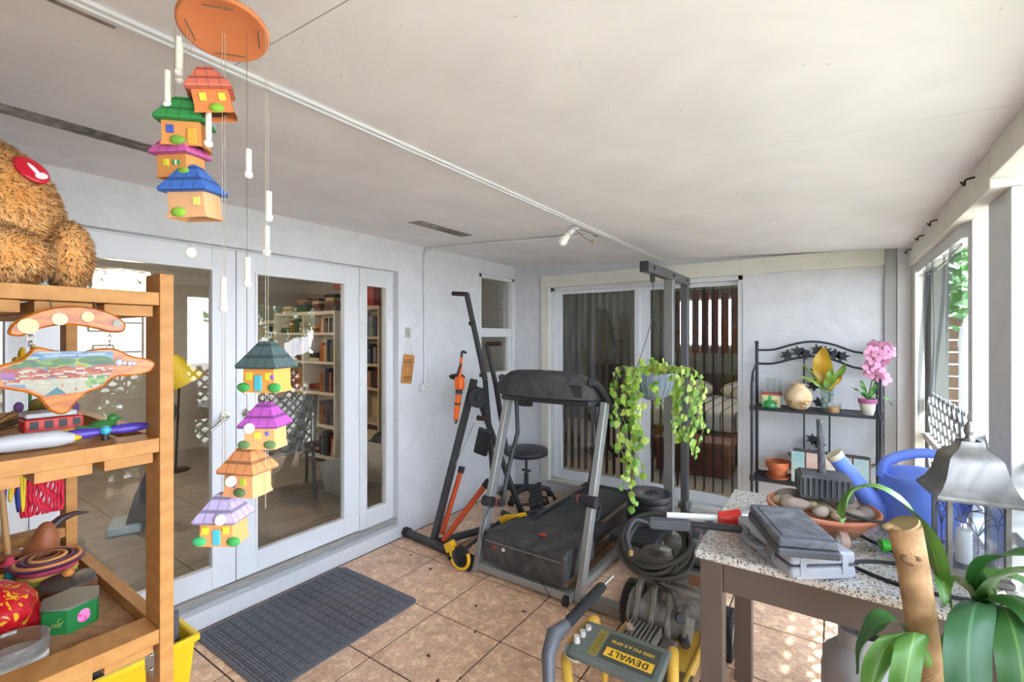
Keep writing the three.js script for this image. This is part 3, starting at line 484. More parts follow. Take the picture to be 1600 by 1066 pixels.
function woodTex(a, b, z, w = 256) { return texture(w, w, (u, v) => { const n = pfbm(u, v, 3, z, 4), g = Math.sin((v * 9 + n * 2.2) * Math.PI * 2) * 0.5 + 0.5, f = pnoise(u, v, 60, z + 9) * 0.25; return mix(hex(a), hex(b), Math.max(0, Math.min(1, g * 0.55 + n * 0.5 + f + 0.1))); }); }
const pine = M(0xffffff, 0.6, { map: scaled(woodTex(0xbd8848, 0xaa7338, 91), 2, 2) });
const pineDusty = M(0xffffff, 0.8, { map: scaled(woodTex(0xb48a63, 0x9a7250, 95), 2, 2) });
const orangeWood = M(0xffffff, 0.3, { map: scaled(woodTex(0xc9740c, 0x8f4406, 98), 5, 5) });
const clay = M(0xd98250, 0.8), terracotta = mottled(0xb9623c, 0xd0825a, { f: 6, rough: 0.85 });

// ---------- pine shelving rack at the left ----------
{
  const t = thing('shelf_rack', 'pine wood slatted shelf rack standing before the left french door', 'shelf', [-1.94, 0, 0]);
  const x = (v) => v + 1.94, ZE = 0.62;
  for (const [a, b] of [[-1.60, -1.50], [-2.46, -2.38]]) for (const [c, d] of [[-0.541, -0.508], [ZE, ZE + 0.033]]) part('post', span(x(a), x(b), 0, a > -2 ? 1.887 : 1.84, c, d, 0.002), pine, t);
  for (const [y0, y1] of [[1.80, 1.835], [1.405, 1.443], [0.89, 0.928]]) {
    part('front_rail', span(x(-1.60), x(-1.50), y0, y1, -0.507, ZE - 0.001, 0.002), y0 < 1 ? pine : pine, t); part('back_rail', span(x(-2.46), x(-2.38), y0, y1, -0.507, ZE - 0.001, 0.002), pine, t);
    for (const [c, d] of [[-0.541, -0.508], [ZE, ZE + 0.033]]) part('cross_rail', span(x(-2.379), x(-1.601), y0, y1, c, d, 0.002), pine, t);
    for (let z = -0.50; z < ZE - 0.08; z += 0.126) part('slat', span(x(-2.44), x(-1.52), y0 - 0.03, y0 - 0.001, z, z + 0.104, 0.002), y0 < 1 ? pine : pine, t);
  }
  part('shelf_board', span(x(-2.38), x(-1.602), 0.891, 0.898, -0.506, ZE - 0.01, 0.001), pineDusty, t);
  part('back_rail', span(x(-2.46), x(-2.38), 0.965, 1.0, -0.507, ZE, 0.002), pine, t);
  const br = part('hinge_plate', [span(x(-1.60) + 0.005, x(-1.50) - 0.03, 0.78, 0.86, -0.5075, -0.5045, 0.001), ...[0.80, 0.84].map((y) => rod([x(-1.55), y, -0.506], [x(-1.55), y, -0.502], 0.005))], chrome, t); br.userData.label = 'metal bracket on the front post';
}

// ---------- plush bear on the rack ----------
{
  const t = thing('plush_bear', 'big fluffy orange plush bear sitting on top of the pine rack', 'plush toy', [-1.76, 1.836, -0.225], 1.45);
  const f = (x, y, z) => { let d = ellip(x, y, z, [-0.03, 0.18, -0.01], [0.175, 0.205, 0.14]); d = smin(d, ellip(x, y, z, [-0.20, 0.42, 0.02], [0.12, 0.115, 0.11]), 0.07); d = smin(d, ellip(x, y, z, [-0.22, 0.39, 0.12], [0.055, 0.05, 0.05]), 0.03);
    d = smin(d, ellip(x, y, z, [0.02, 0.07, 0.12], [0.095, 0.075, 0.085]), 0.014); d = smin(d, ellip(x, y, z, [0.148, 0.09, 0.06], [0.048, 0.095, 0.065]), 0.014); d = smin(d, ellip(x, y, z, [-0.20, 0.07, 0.10], [0.08, 0.07, 0.09]), 0.014); d = smin(d, ellip(x, y, z, [-0.19, 0.20, 0.08], [0.05, 0.10, 0.06]), 0.014);
    for (const s of [-1, 1]) d = smin(d, ellip(x, y, z, [-0.20 + s * 0.10, 0.52, 0], [0.045, 0.045, 0.025]), 0.02); return d; };
  const g = sdfMesh(f, [-0.36, -0.02, -0.22], [0.26, 0.60, 0.26], 52);
  const fur = mottled(0xd9944e, 0xecb878, { f: 5, rough: 1, extra: { sheen: 0.6, sheenColor: new THREE.Color(0.9, 0.7, 0.45), sheenRoughness: 0.5 } });
  part('body', boxUV(g.clone(), 2), fur, t); seed = 21;
  const h1 = part('fur', tufts(g, 42000, 0.011, 0.0009), M(0xeda45a, 0.9), t), h2 = part('fur', tufts(g, 42000, 0.013, 0.0008), M(0xf8d5a0, 0.9), t); h1.userData = { kind: 'stuff' }; h2.userData = { kind: 'stuff' };
  for (const s of [-1, 1]) part('eye', new THREE.SphereGeometry(0.013, 12, 8).translate(-0.21 + s * 0.045, 0.445, 0.125), M(0x18120e, 0.15), t);
  part('nose', new THREE.SphereGeometry(0.017, 12, 8).scale(1.3, 0.9, 0.8).translate(-0.22, 0.405, 0.172), M(0x2a1a12, 0.4), t);
  const q = (gg) => gg.rotateZ(0.5).rotateX(-0.5).rotateY(0.35).translate(0.078, 0.30, 0.082), p = part('satin_patch', q(new THREE.SphereGeometry(0.046, 20, 14).scale(0.7, 0.85, 0.22)), M(0xc81230, 0.28, { sheen: 0.5 }), t); p.userData.label = 'shiny red satin patch with a white mark';
  part('white_mark', [q(new THREE.SphereGeometry(0.018, 12, 8).scale(0.35, 1.1, 0.2).translate(-0.002, -0.004, 0.0085)), q(new THREE.SphereGeometry(0.014, 12, 8).scale(1.1, 0.7, 0.25).translate(0.002, -0.022, 0.0075))], M(0xf4e6e8, 0.6), p);
}

// ---------- carved wooden plaque hanging from the rack ----------
{
  const t = thing('wall_plaque', 'varnished two-board wooden plaque with painted village hanging from the rack', 'plaque', [-1.475, 0, 0], Math.PI / 2);
  const top = smooth([[0.222, 1.721], [0.226, 1.741], [0.248, 1.761], [0.284, 1.78], [0.333, 1.788], [0.38, 1.78], [0.411, 1.764], [0.425, 1.745], [0.42, 1.729], [0.398, 1.726], [0.356, 1.738], [0.311, 1.743], [0.268, 1.732], [0.24, 1.716]]);
  const bot = smooth([[0.190, 1.648], [0.214, 1.656], [0.243, 1.668], [0.263, 1.692], [0.294, 1.685], [0.333, 1.677], [0.368, 1.687], [0.404, 1.686], [0.437, 1.667], [0.477, 1.656], [0.487, 1.646], [0.477, 1.626], [0.443, 1.617], [0.402, 1.615], [0.38, 1.593], [0.35, 1.58], [0.331, 1.56], [0.316, 1.539], [0.302, 1.537], [0.284, 1.551], [0.268, 1.578], [0.248, 1.592], [0.228, 1.599], [0.198, 1.612]], 90);
  part('top_board', extrude(top, 0.018, 0.004), orangeWood, t);
  const b = part('bottom_board', extrude(bot, 0.018, 0.004), orangeWood, t);
  [[0.251, 1.739, 0.017, 0xcdb984], [0.302, 1.756, 0.014, 0xb9bb92], [0.351, 1.763, 0.012, 0xc9b87e], [0.406, 1.748, 0.009, 0x908c78]].forEach(([x, y, r, c]) => part('inlaid_disc', rod([x, y, 0.004], [x, y, 0.012], r, r, 24), M(c, 0.4), t));
  const scenePaint = canvasTex(512, 256, (c, w, h) => {
    let s = 5; const R = () => (s = (s * 16807) % 2147483647) / 2147483647;
    c.fillStyle = '#6f98bd'; c.fillRect(0, 0, w, h); for (let i = 0; i < 40; i++) { c.fillStyle = ['#b4c4d0', '#557fa8', '#8fb0c8'][i % 3]; c.fillRect(R() * w, R() * 50, 30 + R() * 60, 5 + R() * 8); }
    for (let i = 0; i < 26; i++) { c.fillStyle = ['#7fa23a', '#4f8140', '#a5bb4a', '#3d6a55'][i % 4]; c.beginPath(); c.ellipse(R() * w, 60 + R() * 30, 30 + R() * 50, 10 + R() * 16, 0, 0, 7); c.fill(); }
    for (let i = 0; i < 160; i++) { const y = 88 + R() * 70, x = R() * w; c.fillStyle = ['#b8431f', '#c65a2c', '#a3361b', '#cf7040'][i % 4]; c.beginPath(); c.moveTo(x, y + 14); c.lineTo(x + 18, y); c.lineTo(x + 44, y + 2); c.lineTo(x + 54, y + 15); c.fill(); if (i % 2) { c.fillStyle = '#d6cbbb'; c.fillRect(x + 6, y + 14, 42, 10); } }
    c.fillStyle = '#c9c3ac'; c.fillRect(120, 160, w, 96); for (let i = 0; i < 24; i++) { c.fillStyle = ['#cfc8b8', '#b9c2a4', '#d8cfba'][i % 3]; c.fillRect(110 + R() * 380, 155 + R() * 60, 40, 10); }
    c.fillStyle = '#b55aa8'; c.fillRect(10, 118, 70, 24); c.fillStyle = '#7b6bb0'; c.fillRect(30, 140, 50, 12); c.fillStyle = '#3f7f8a'; c.beginPath(); c.moveTo(190, 256); c.lineTo(250, 205); c.lineTo(300, 256); c.fill();
    for (const [x, y, k] of [[330, 215, '#c03a3a'], [400, 205, '#3a3a44'], [270, 190, '#d06a50'], [440, 222, '#5a6a9a']]) { c.fillStyle = k; c.fillRect(x, y, 7, 18); c.fillStyle = '#e0b090'; c.fillRect(x + 1, y - 6, 5, 6); }
    for (let i = 0; i < 30; i++) { c.fillStyle = ['#5f9a46', '#8fba5a'][i % 2]; c.beginPath(); c.arc(380 + R() * 130, 160 + R() * 50, 6 + R() * 8, 0, 7); c.fill(); }
  });
  const pg = new THREE.ShapeGeometry(new THREE.Shape([[0.204, 1.638], [0.214, 1.646], [0.243, 1.662], [0.263, 1.683], [0.399, 1.680], [0.399, 1.629], [0.38, 1.601], [0.344, 1.586], [0.278, 1.582], [0.248, 1.602], [0.215, 1.612]].map(([x, y]) => new THREE.Vector2(x, y)))).translate(0, 0, 0.0102);
  const pm = part('painting', faceUV(pg, 0.2, 0.4, 1.58, 1.685), M(0xc4c4c4, 0.35, { map: scenePaint }), b); pm.userData.label = 'painted village with orange roofs';
  part('glued_shells', [[0.409, 1.652], [0.420, 1.650], [0.431, 1.648], [0.440, 1.648]].map(([x, y], i) => new THREE.SphereGeometry(0.006 + 0.003 * (i === 0), 10, 8).translate(x, y, 0.010)), M(0xb9bccb, 0.3), b);
  for (const [x, y0, y1] of [[0.258, 1.684, 1.728], [0.395, 1.683, 1.729]]) part('chain', [0, 1, 2, 3].map((i) => new THREE.TorusGeometry(0.006, 0.0014, 6, 10).rotateY(i % 2 ? 1.2 : 0.2).translate(x, y0 + (y1 - y0) * (i + 0.5) / 4, 0)), chrome, t);
  for (const x of [0.29, 0.37]) part('cord', rod([x, 1.78, 0], [x, 1.80, -0.01], 0.0015), M(0x5a4a38, 0.8), t);
}

// ---------- toys on the middle tier ----------
{
  const Y = 1.444, red = M(0xc2302a, 0.35), white = M(0xb9b9bd, 0.5), green = M(0x3f8a43, 0.4), yellow = M(0xe0b52a, 0.4), violet = M(0x4a35a0, 0.35), black = M(0x2a2522, 0.5);
  const b = thing('toy_bus', 'red toy bus with white roof and yellow and green stripes on the middle shelf', 'toy', [-1.70, Y, -0.335], 0);
  part('body', box(0.07, 0.042, 0.115, 0, 0.042, 0, 0.006), red, b); part('roof', box(0.074, 0.014, 0.10, 0, 0.071, 0.006, 0.006), white, b); part('stripe', box(0.073, 0.006, 0.118, 0, 0.026, 0, 0.001), yellow, b); part('chassis', box(0.072, 0.012, 0.12, 0, 0.016, 0, 0.004), green, b);
  for (let i = 0; i < 4; i++) part('window', box(0.002, 0.020, 0.016, 0.0355, 0.047, -0.042 + i * 0.027, 0), black, b);
  for (const [x, z] of [[1, 1], [1, -1], [-1, 1], [-1, -1]]) part('wheel', rod([x * 0.028, 0.011, z * 0.038], [x * 0.038, 0.011, z * 0.038], 0.011, 0.011, 14), black, b);
  const p = thing('toy_airplane', 'white wooden toy airplane with violet propeller on the middle shelf', 'toy', [-1.575, Y, -0.30], 0);
  part('fuselage', sweep([V(0, 0.022, 0.16), V(0, 0.024, 0.06), V(0, 0.022, -0.02), V(0, 0.018, -0.05)], [0.006, 0.02, 0.021, 0.012], 14), white, p); part('nose', rod([0, 0.018, -0.045], [0, 0.017, -0.065], 0.012, 0.004, 12), yellow, p);
  part('tail', span(-0.002, 0.002, 0.022, 0.06, 0.13, 0.16, 0.001), violet, p);
  const w = thing('toy_propeller', 'violet toy propeller blades with turquoise hub on the middle shelf rail', 'toy', [-1.585, Y, -0.415], 0);
  const bl = (s) => place(new THREE.SphereGeometry(1, 16, 10).scale(0.008, 0.013, 0.05), 0, 0.024, s * 0.05, 0, 0, 0.3); part('blade', bl(1), violet, w); part('blade', bl(-1), violet, w); part('hub', new THREE.SphereGeometry(0.012, 14, 10).translate(0.004, 0.026, 0), M(0x3fa9c4, 0.35), w); part('stand', rod([0, 0, 0], [0, 0.02, 0], 0.008), black, w);
  const g = single('toy_bird', [new THREE.SphereGeometry(0.026, 16, 12).scale(1, 0.85, 1.2).translate(0, 0.023, 0), new THREE.SphereGeometry(0.013, 12, 8).translate(0, 0.045, -0.022), rod([0, 0.045, -0.032], [0, 0.042, -0.045], 0.004, 0.001, 8), rod([0, 0.02, 0.02], [0, 0.03, 0.055], 0.012, 0.005, 8)], green, 'green painted toy bird behind the violet propeller', 'toy', [-1.66, Y, -0.43]);
  const f = thing('dried_flower_bunch', 'bunch of dried flowers and seed pods lying behind the toy bus', 'flowers', [-1.86, Y, -0.26], 0.4); seed = 31;
  for (let i = 0; i < 14; i++) { const a = rr(-0.8, 0.8), l = rr(0.07, 0.15), e = [Math.sin(a) * l, rr(0.02, 0.09), -Math.cos(a) * l]; part('stem', rod([0, 0.012, 0.05], e, 0.0018), M(0x5c4630, 0.9), f); part('seed_pod', new THREE.SphereGeometry(rr(0.009, 0.017), 10, 8).scale(1, 1.4, 1).translate(...e), [red, yellow, M(0x6d4a86, 0.6), M(0x8a7a3a, 0.7), black][i % 5], f); }
  const c = thing('yellow_flower_toy', 'yellow paper flower hanging behind the plaque', 'toy', [-2.3, Y, -0.40]); part('stem', rod([0, 0, 0], [0, 0.17, 0], 0.004), green, c); for (let i = 0; i < 7; i++) { const a = i * 0.9; part('petal', new THREE.SphereGeometry(0.028, 10, 8).scale(1, 0.5, 0.35).rotateZ(a).translate(0, 0.19 + Math.sin(a) * 0.03, Math.cos(a) * 0.035), yellow, c); }
}

// ---------- things on the lower tier ----------
{
  const Y = 0.899;
  { const t = thing('ash_tray', 'clear glass dish with white base at the front of the lower shelf', 'dish', [-1.655, 0.929, -0.235]); const gl = M(0xf4f8f6, 0.04, { transmission: 1, thickness: 0.01, ior: 1.45 });
    part('white_base', lathe([[0, 0], [0.056, 0], [0.06, 0.006], [0.058, 0.022], [0, 0.022]], 32), M(0xeeeeec, 0.4), t); part('glass_wall', lathe([[0.058, 0.022], [0.062, 0.035], [0.062, 0.06], [0.058, 0.06], [0.055, 0.03], [0, 0.026]], 32), gl, t); t.position.set(-1.675, 0.899, -0.262); t.scale.setScalar(1.05); }
  { const t = thing('hexagonal_box', 'green hexagonal box with a pink flower and gold lettering on the lower shelf', 'box', [-1.80, Y, -0.395], 0.25), green = M(0x1f7a3e, 0.4);
    part('body', new THREE.CylinderGeometry(0.068, 0.068, 0.066, 6).translate(0, 0.033, 0), green, t); part('lid', new THREE.CylinderGeometry(0.070, 0.070, 0.006, 6).translate(0, 0.069, 0), M(0x6f7468, 0.5), t);
    const face = (tex, a) => { const g = new THREE.PlaneGeometry(0.058, 0.058).translate(0, 0.033, 0.0594).rotateY(a); part('printed_side', g, M(0xffffff, 0.4, { map: tex }), t); };
    face(canvasTex(128, 128, (c) => { c.fillStyle = '#1f7a3e'; c.fillRect(0, 0, 128, 128); c.fillStyle = '#d8c46a'; c.font = 'italic 34px serif'; c.fillText('ons', 40, 90); c.strokeStyle = '#d8c46a'; c.lineWidth = 3; c.beginPath(); c.arc(95, 55, 14, 0, 5); c.stroke(); }), Math.PI / 6);
    face(canvasTex(128, 128, (c) => { c.fillStyle = '#1f7a3e'; c.fillRect(0, 0, 128, 128); for (let i = 0; i < 6; i++) { c.fillStyle = ['#e45aa8', '#f08cc4'][i % 2]; c.beginPath(); c.ellipse(64 + Math.cos(i) * 16, 64 + Math.sin(i) * 22, 18, 26, i, 0, 7); c.fill(); } }), Math.PI / 2); }
  { const t = thing('wooden_pot', 'round brown wooden lidded pot behind the green box', 'pot', [-1.965, Y, -0.425]), m = M(0xffffff, 0.3, { map: woodTex(0x7a4a2c, 0x5c3420, 111, 128) });
    part('bowl', lathe([[0, 0], [0.05, 0], [0.068, 0.02], [0.07, 0.04], [0.062, 0.055], [0.05, 0.057]], 28), m, t); part('lid', lathe([[0.066, 0.055], [0.064, 0.066], [0.03, 0.074], [0, 0.075]], 28), M(0x4d4741, 0.5), t); part('knob', lathe([[0.010, 0.074], [0.016, 0.082], [0.010, 0.094], [0, 0.095]], 16), M(0xc8823a, 0.4), t); }
  { const t = thing('striped_basket', 'woven striped basket with flat purple and tan lid on the lower shelf', 'basket', [-2.10, Y, -0.405]);
    const cols = [0x7a3f6a, 0xc9a84a, 0x8fae3e, 0xc9a84a, 0xb23c5a]; cols.forEach((c, i) => part('woven_band', new THREE.TorusGeometry(0.058 + 0.002 * i, 0.010, 8, 28).rotateX(Math.PI / 2).translate(0, 0.010 + i * 0.0165, 0), M(c, 0.75), t));
    part('bottom', rod([0, 0.002, 0], [0, 0.008, 0], 0.056, 0.056, 24), M(0xa9854a, 0.8), t); const l = part('lid', lathe([[0, 0.098], [0.09, 0.090], [0.092, 0.096], [0, 0.106]], 32), M(0x6e3d63, 0.6), t);
    [[0.078, 0.099, 0xd28a4c], [0.060, 0.102, 0x5d3350], [0.042, 0.105, 0xd9a05c], [0.025, 0.108, 0x7a4a2a]].forEach(([r, y, c]) => part('lid_ring', new THREE.TorusGeometry(r, 0.006, 6, 30).rotateX(Math.PI / 2).translate(0, y, 0), M(c, 0.5), l)); }
  { const t = thing('clay_bird_jug', 'brown clay bird jug with striped dark beak at the back of the lower shelf', 'jug', [-2.27, Y, -0.415], 0.2), br = M(0x9a5a36, 0.5), dk = M(0x3a2c26, 0.45);
    part('body', sdfMesh((x, y, z) => smin(ellip(x, y, z, [0, 0.055, 0], [0.06, 0.055, 0.05]), ellip(x, y, z, [0, 0.12, -0.02], [0.032, 0.05, 0.03]), 0.04), [-0.09, -0.01, -0.09], [0.09, 0.19, 0.09], 30), br, t);
    part('beak', sweep([V(0, 0.145, -0.035), V(0, 0.165, -0.06), V(0, 0.172, -0.10), V(0, 0.162, -0.14)], [0.018, 0.014, 0.009, 0.003], 10), dk, t); part('painted_band', new THREE.TorusGeometry(0.056, 0.009, 8, 28).rotateX(Math.PI / 2 - 0.2).translate(0, 0.062, 0), dk, t); }
  { const t = thing('wooden_pestle', 'brown wooden mortar with a tall pale pestle at the back left of the lower shelf', 'mortar', [-2.29, Y, -0.345]); part('mortar', lathe([[0, 0], [0.04, 0], [0.038, 0.03], [0.04, 0.08], [0.034, 0.088], [0, 0.085]], 20), M(0xa05a38, 0.5), t); part('pestle', rod([0, 0.07, 0], [-0.01, 0.40, 0.02], 0.009, 0.007), M(0xb58a58, 0.5), t); }
  { const t = thing('cloth_doll', 'small cloth doll in turquoise and red beside the basket', 'doll', [-2.14, Y, -0.325]); part('skirt', lathe([[0, 0], [0.022, 0], [0.012, 0.05], [0, 0.055]], 14), M(0xc23a56, 0.8), t); part('body', new THREE.SphereGeometry(0.018, 12, 10).scale(1, 1.2, 0.8).translate(0, 0.065, 0), M(0x2f8f9a, 0.8), t); part('head', new THREE.SphereGeometry(0.015, 12, 10).translate(0, 0.095, 0), M(0x8a5a3a, 0.7), t); part('hat', lathe([[0.022, 0.102], [0.012, 0.108], [0.008, 0.122], [0, 0.124]], 14), M(0xc23a56, 0.8), t); for (const s of [-1, 1]) part('arm', rod([0, 0.072, s * 0.014], [0.012, 0.06, s * 0.045], 0.006), M(0xd8b23a, 0.8), t); }
  { const t = thing('fabric_bag', 'red brocade drawstring bag with gold pattern on the lower shelf', 'bag', [-1.90, Y, -0.245], 0.3);
    const g = sdfMesh((x, y, z) => { let d = ellip(x, y, z, [0, 0.06, 0], [0.10, 0.062, 0.085]); d = smin(d, ellip(x, y, z, [-0.05, 0.11, 0.05], [0.05, 0.04, 0.05]), 0.04); return d + noise(x * 28, y * 28, z * 28) * 0.006 + noise(x * 60, y * 30, z * 60) * 0.003; }, [-0.14, -0.02, -0.13], [0.14, 0.19, 0.13], 44);
    const p = g.attributes.position; for (let i = 0; i < p.count; i++) if (p.getY(i) < 0) p.setY(i, 0);
    t.scale.setScalar(1.15); part('bag_body', boxUV(g, 3), M(0xffffff, 0.35, { sheen: 0.5, map: texture(256, 256, (u, v) => { const n = pfbm(u, v, 9, 121, 3), s = Math.sin(u * 40 + n * 14) * Math.sin(v * 40 - n * 12); return s > 0.45 ? [0.86, 0.66, 0.16] : [0.74, 0.08, 0.14]; }) }), t);
    part('ruffle', sweep([V(0.06, 0.03, -0.06), V(0.10, 0.02, -0.075), V(0.12, 0.012, -0.06)], [0.03, 0.02, 0.008], 10), M(0xc0182c, 0.4), t); }
  { const t = thing('rope_bundle', 'bundle of yellow, blue and red ropes hanging under the middle tier', 'rope', [-2.33, 1.34, -0.36]); seed = 41; const cs = [M(0xe3c52a, 0.7), M(0x2d3d96, 0.7), M(0xb22a34, 0.7)];
    for (let i = 0; i < 9; i++) { const z = -0.035 + i * 0.011, l = rr(0.16, 0.24); part('rope_loop', tube([[0, 0.03, z], [rr(-0.01, 0.02), -l * 0.5, z + rr(-0.02, 0.02)], [0.01, -l, z + 0.01], [0.02, -l * 0.5, z + rr(0, 0.03)], [0.01, 0.03, z + 0.012]], 0.0045, 30, 6), cs[i % 3 === 2 && i > 4 ? 1 : i % 3], t); } }
  { const t = thing('red_mesh_hammock', 'red knotted netting hanging under the middle tier beside the ropes', 'netting', [-2.34, 1.34, -0.435]), rm = M(0xd0213f, 0.7); seed = 43;
    for (let i = 0; i < 11; i++) { const z = -0.055 + i * 0.0105, pts = []; for (let k = 0; k <= 12; k++) pts.push([0.008 * Math.sin(k * 2.1 + i * 1.7), 0.03 - k * 0.024, z + 0.003 * Math.cos(k * 2.6 + i)]); part('knotted_cord', tube(pts, 0.0052, 40, 6), rm, t); } }
}

{ // bits of dry leaf on the tiles
  const g = new THREE.SphereGeometry(1, 8, 5).scale(0.014, 0.003, 0.008), m = M(0x5a3c26, 0.9); seed = 77;
  for (const [x, z, s] of [[-1.885, -2.34, 1], [-1.60, -2.46, 1.2], [-1.72, -2.13, 0.9], [-1.80, -1.83, 1.1], [-1.28, -2.36, 1], [-1.63, -1.72, 1.1], [-1.55, -1.80, 0.8], [-2.46, -2.52, 1.3], [-2.75, -2.60, 0.9]]) { const d = single('dry_leaf', g, m, 'tiny brown fragment of dry leaf lying on the floor tiles', 'leaf', [x, 0.003, z], rr(0, 6), 'dry leaf fragments on the floor'); d.scale.setScalar(s); }
}
// ---------- yellow crate of odds and ends on the floor ----------
{
  const t = thing('plastic_crate', 'yellow plastic crate on the floor behind the pine rack', 'crate', [-2.60, 0, -0.72]), y = M(0xecc81c, 0.4), w = 0.48, d = 0.44, h = 0.38, ring = (k, yy) => [[-w / 2 * k, yy, -d / 2 * k], [w / 2 * k, yy, -d / 2 * k], [w / 2 * k, yy, d / 2 * k], [-w / 2 * k, yy, d / 2 * k]];
  part('crate_body', creased(loft([ring(0.84, 0), ring(0.98, h), ring(0.94, h), ring(0.80, 0.012)])), y, t);
  part('rim', [box(w + 0.02, 0.03, 0.022, 0, h - 0.01, d / 2, 0.006), box(w + 0.02, 0.03, 0.022, 0, h - 0.01, -d / 2, 0.006), box(0.022, 0.03, d, w / 2, h - 0.01, 0, 0.006), box(0.022, 0.03, d, -w / 2, h - 0.01, 0, 0.006)], y, t);
  const dk = M(0x2c2d30, 0.5);
  const cam = (label, x, yy, z, r) => { const c = thing('camera_body', label, 'camera', [-2.60 + x, yy, -0.72 + z], r); part('body', box(0.13, 0.08, 0.055, 0, 0.04, 0, 0.008), dk, c); part('lens', [rod([0, 0.04, 0.025], [0, 0.04, 0.075], 0.032, 0.03, 20), rod([0, 0.04, 0.075], [0, 0.04, 0.078], 0.02, 0.02, 20)], M(0x55585c, 0.3), c); part('viewfinder', box(0.04, 0.025, 0.04, 0, 0.09, 0, 0.005), dk, c); };
  const pile = single('dark_cloth', sdfMesh((x, yy, z) => ellip(x, yy, z, [0, 0.13, 0], [0.19, 0.17, 0.17]) + noise(x * 14, yy * 14, z * 14) * 0.03, [-0.26, -0.08, -0.24], [0.26, 0.36, 0.24], 30), M(0x34363a, 0.75), 'dark bundled cloth filling the yellow crate', 'cloth', [-2.60, 0.05, -0.72]);
  cam('black camera with round lens lying in the yellow crate, front one', 0.10, 0.33, 0.06, 1.1); cam('black camera with round lens lying in the yellow crate, rear one', -0.03, 0.34, -0.08, 0.9);
  { const c = thing('flat_charger', 'grey flat charger plate standing in the crate corner', 'charger', [-2.44, 0.30, -0.85], 0.5); part('case', box(0.03, 0.18, 0.12, 0, 0.09, 0, 0.01), M(0x5c6066, 0.5), c); part('port', box(0.004, 0.03, 0.05, 0.016, 0.1, 0, 0.002), dk, c); }
}

// ---------- door mat ----------
{
  const w = 0.80, l = 0.99, r = 0.05, o = []; for (const [sx, sz, a0] of [[1, 1, 0], [-1, 1, 1], [-1, -1, 2], [1, -1, 3]]) for (let k = 0; k <= 5; k++) { const a = (a0 + k / 5) * Math.PI / 2; o.push([sx * (w / 2 - r) + r * Math.cos(a), sz * (l / 2 - r) + r * Math.sin(a)]); }
  const t = thing('door_mat', 'dark grey ribbed rubber door mat lying before the french doors', 'mat', [-2.625, 0.001, -1.68]);
  const g = extrude(o, 0.010, 0.002).rotateX(-Math.PI / 2).translate(0, 0.005, 0);
  const mm = texture(256, 256, (u, v) => { const a = (u * 16) % 1, b = (v * 16) % 1, e = a < 0.18 || b < 0.3 ? 0.75 : 1, n = pfbm(u, v, 20, 131, 3), s = pfbm(u, v, 90, 133, 2); let c = [0.47, 0.48, 0.52].map((q) => q * e + n * 0.07); if (s > 0.36) c = mix(c, [0.6, 0.58, 0.55], 0.5); return c; });
  part('rubber_base', boxUV(g, 4), M(0xffffff, 0.85, { map: mm, bumpMap: scaled(texture(128, 128, (u, v) => ((u * 8) % 1 < 0.18 || (v * 8) % 1 < 0.3 ? 0.1 : 0.9), false), 2), bumpScale: 0.003 }), t);
  const ribs = []; for (let z = -l / 2 + 0.03; z < l / 2 - 0.02; z += 0.016) ribs.push(box(w - 0.06, 0.004, 0.008, 0, 0.0115, z)); const rb = part('ribs', ribs, M(0xffffff, 0.85, { map: mm }), t); rb.userData = { kind: 'stuff' };
}

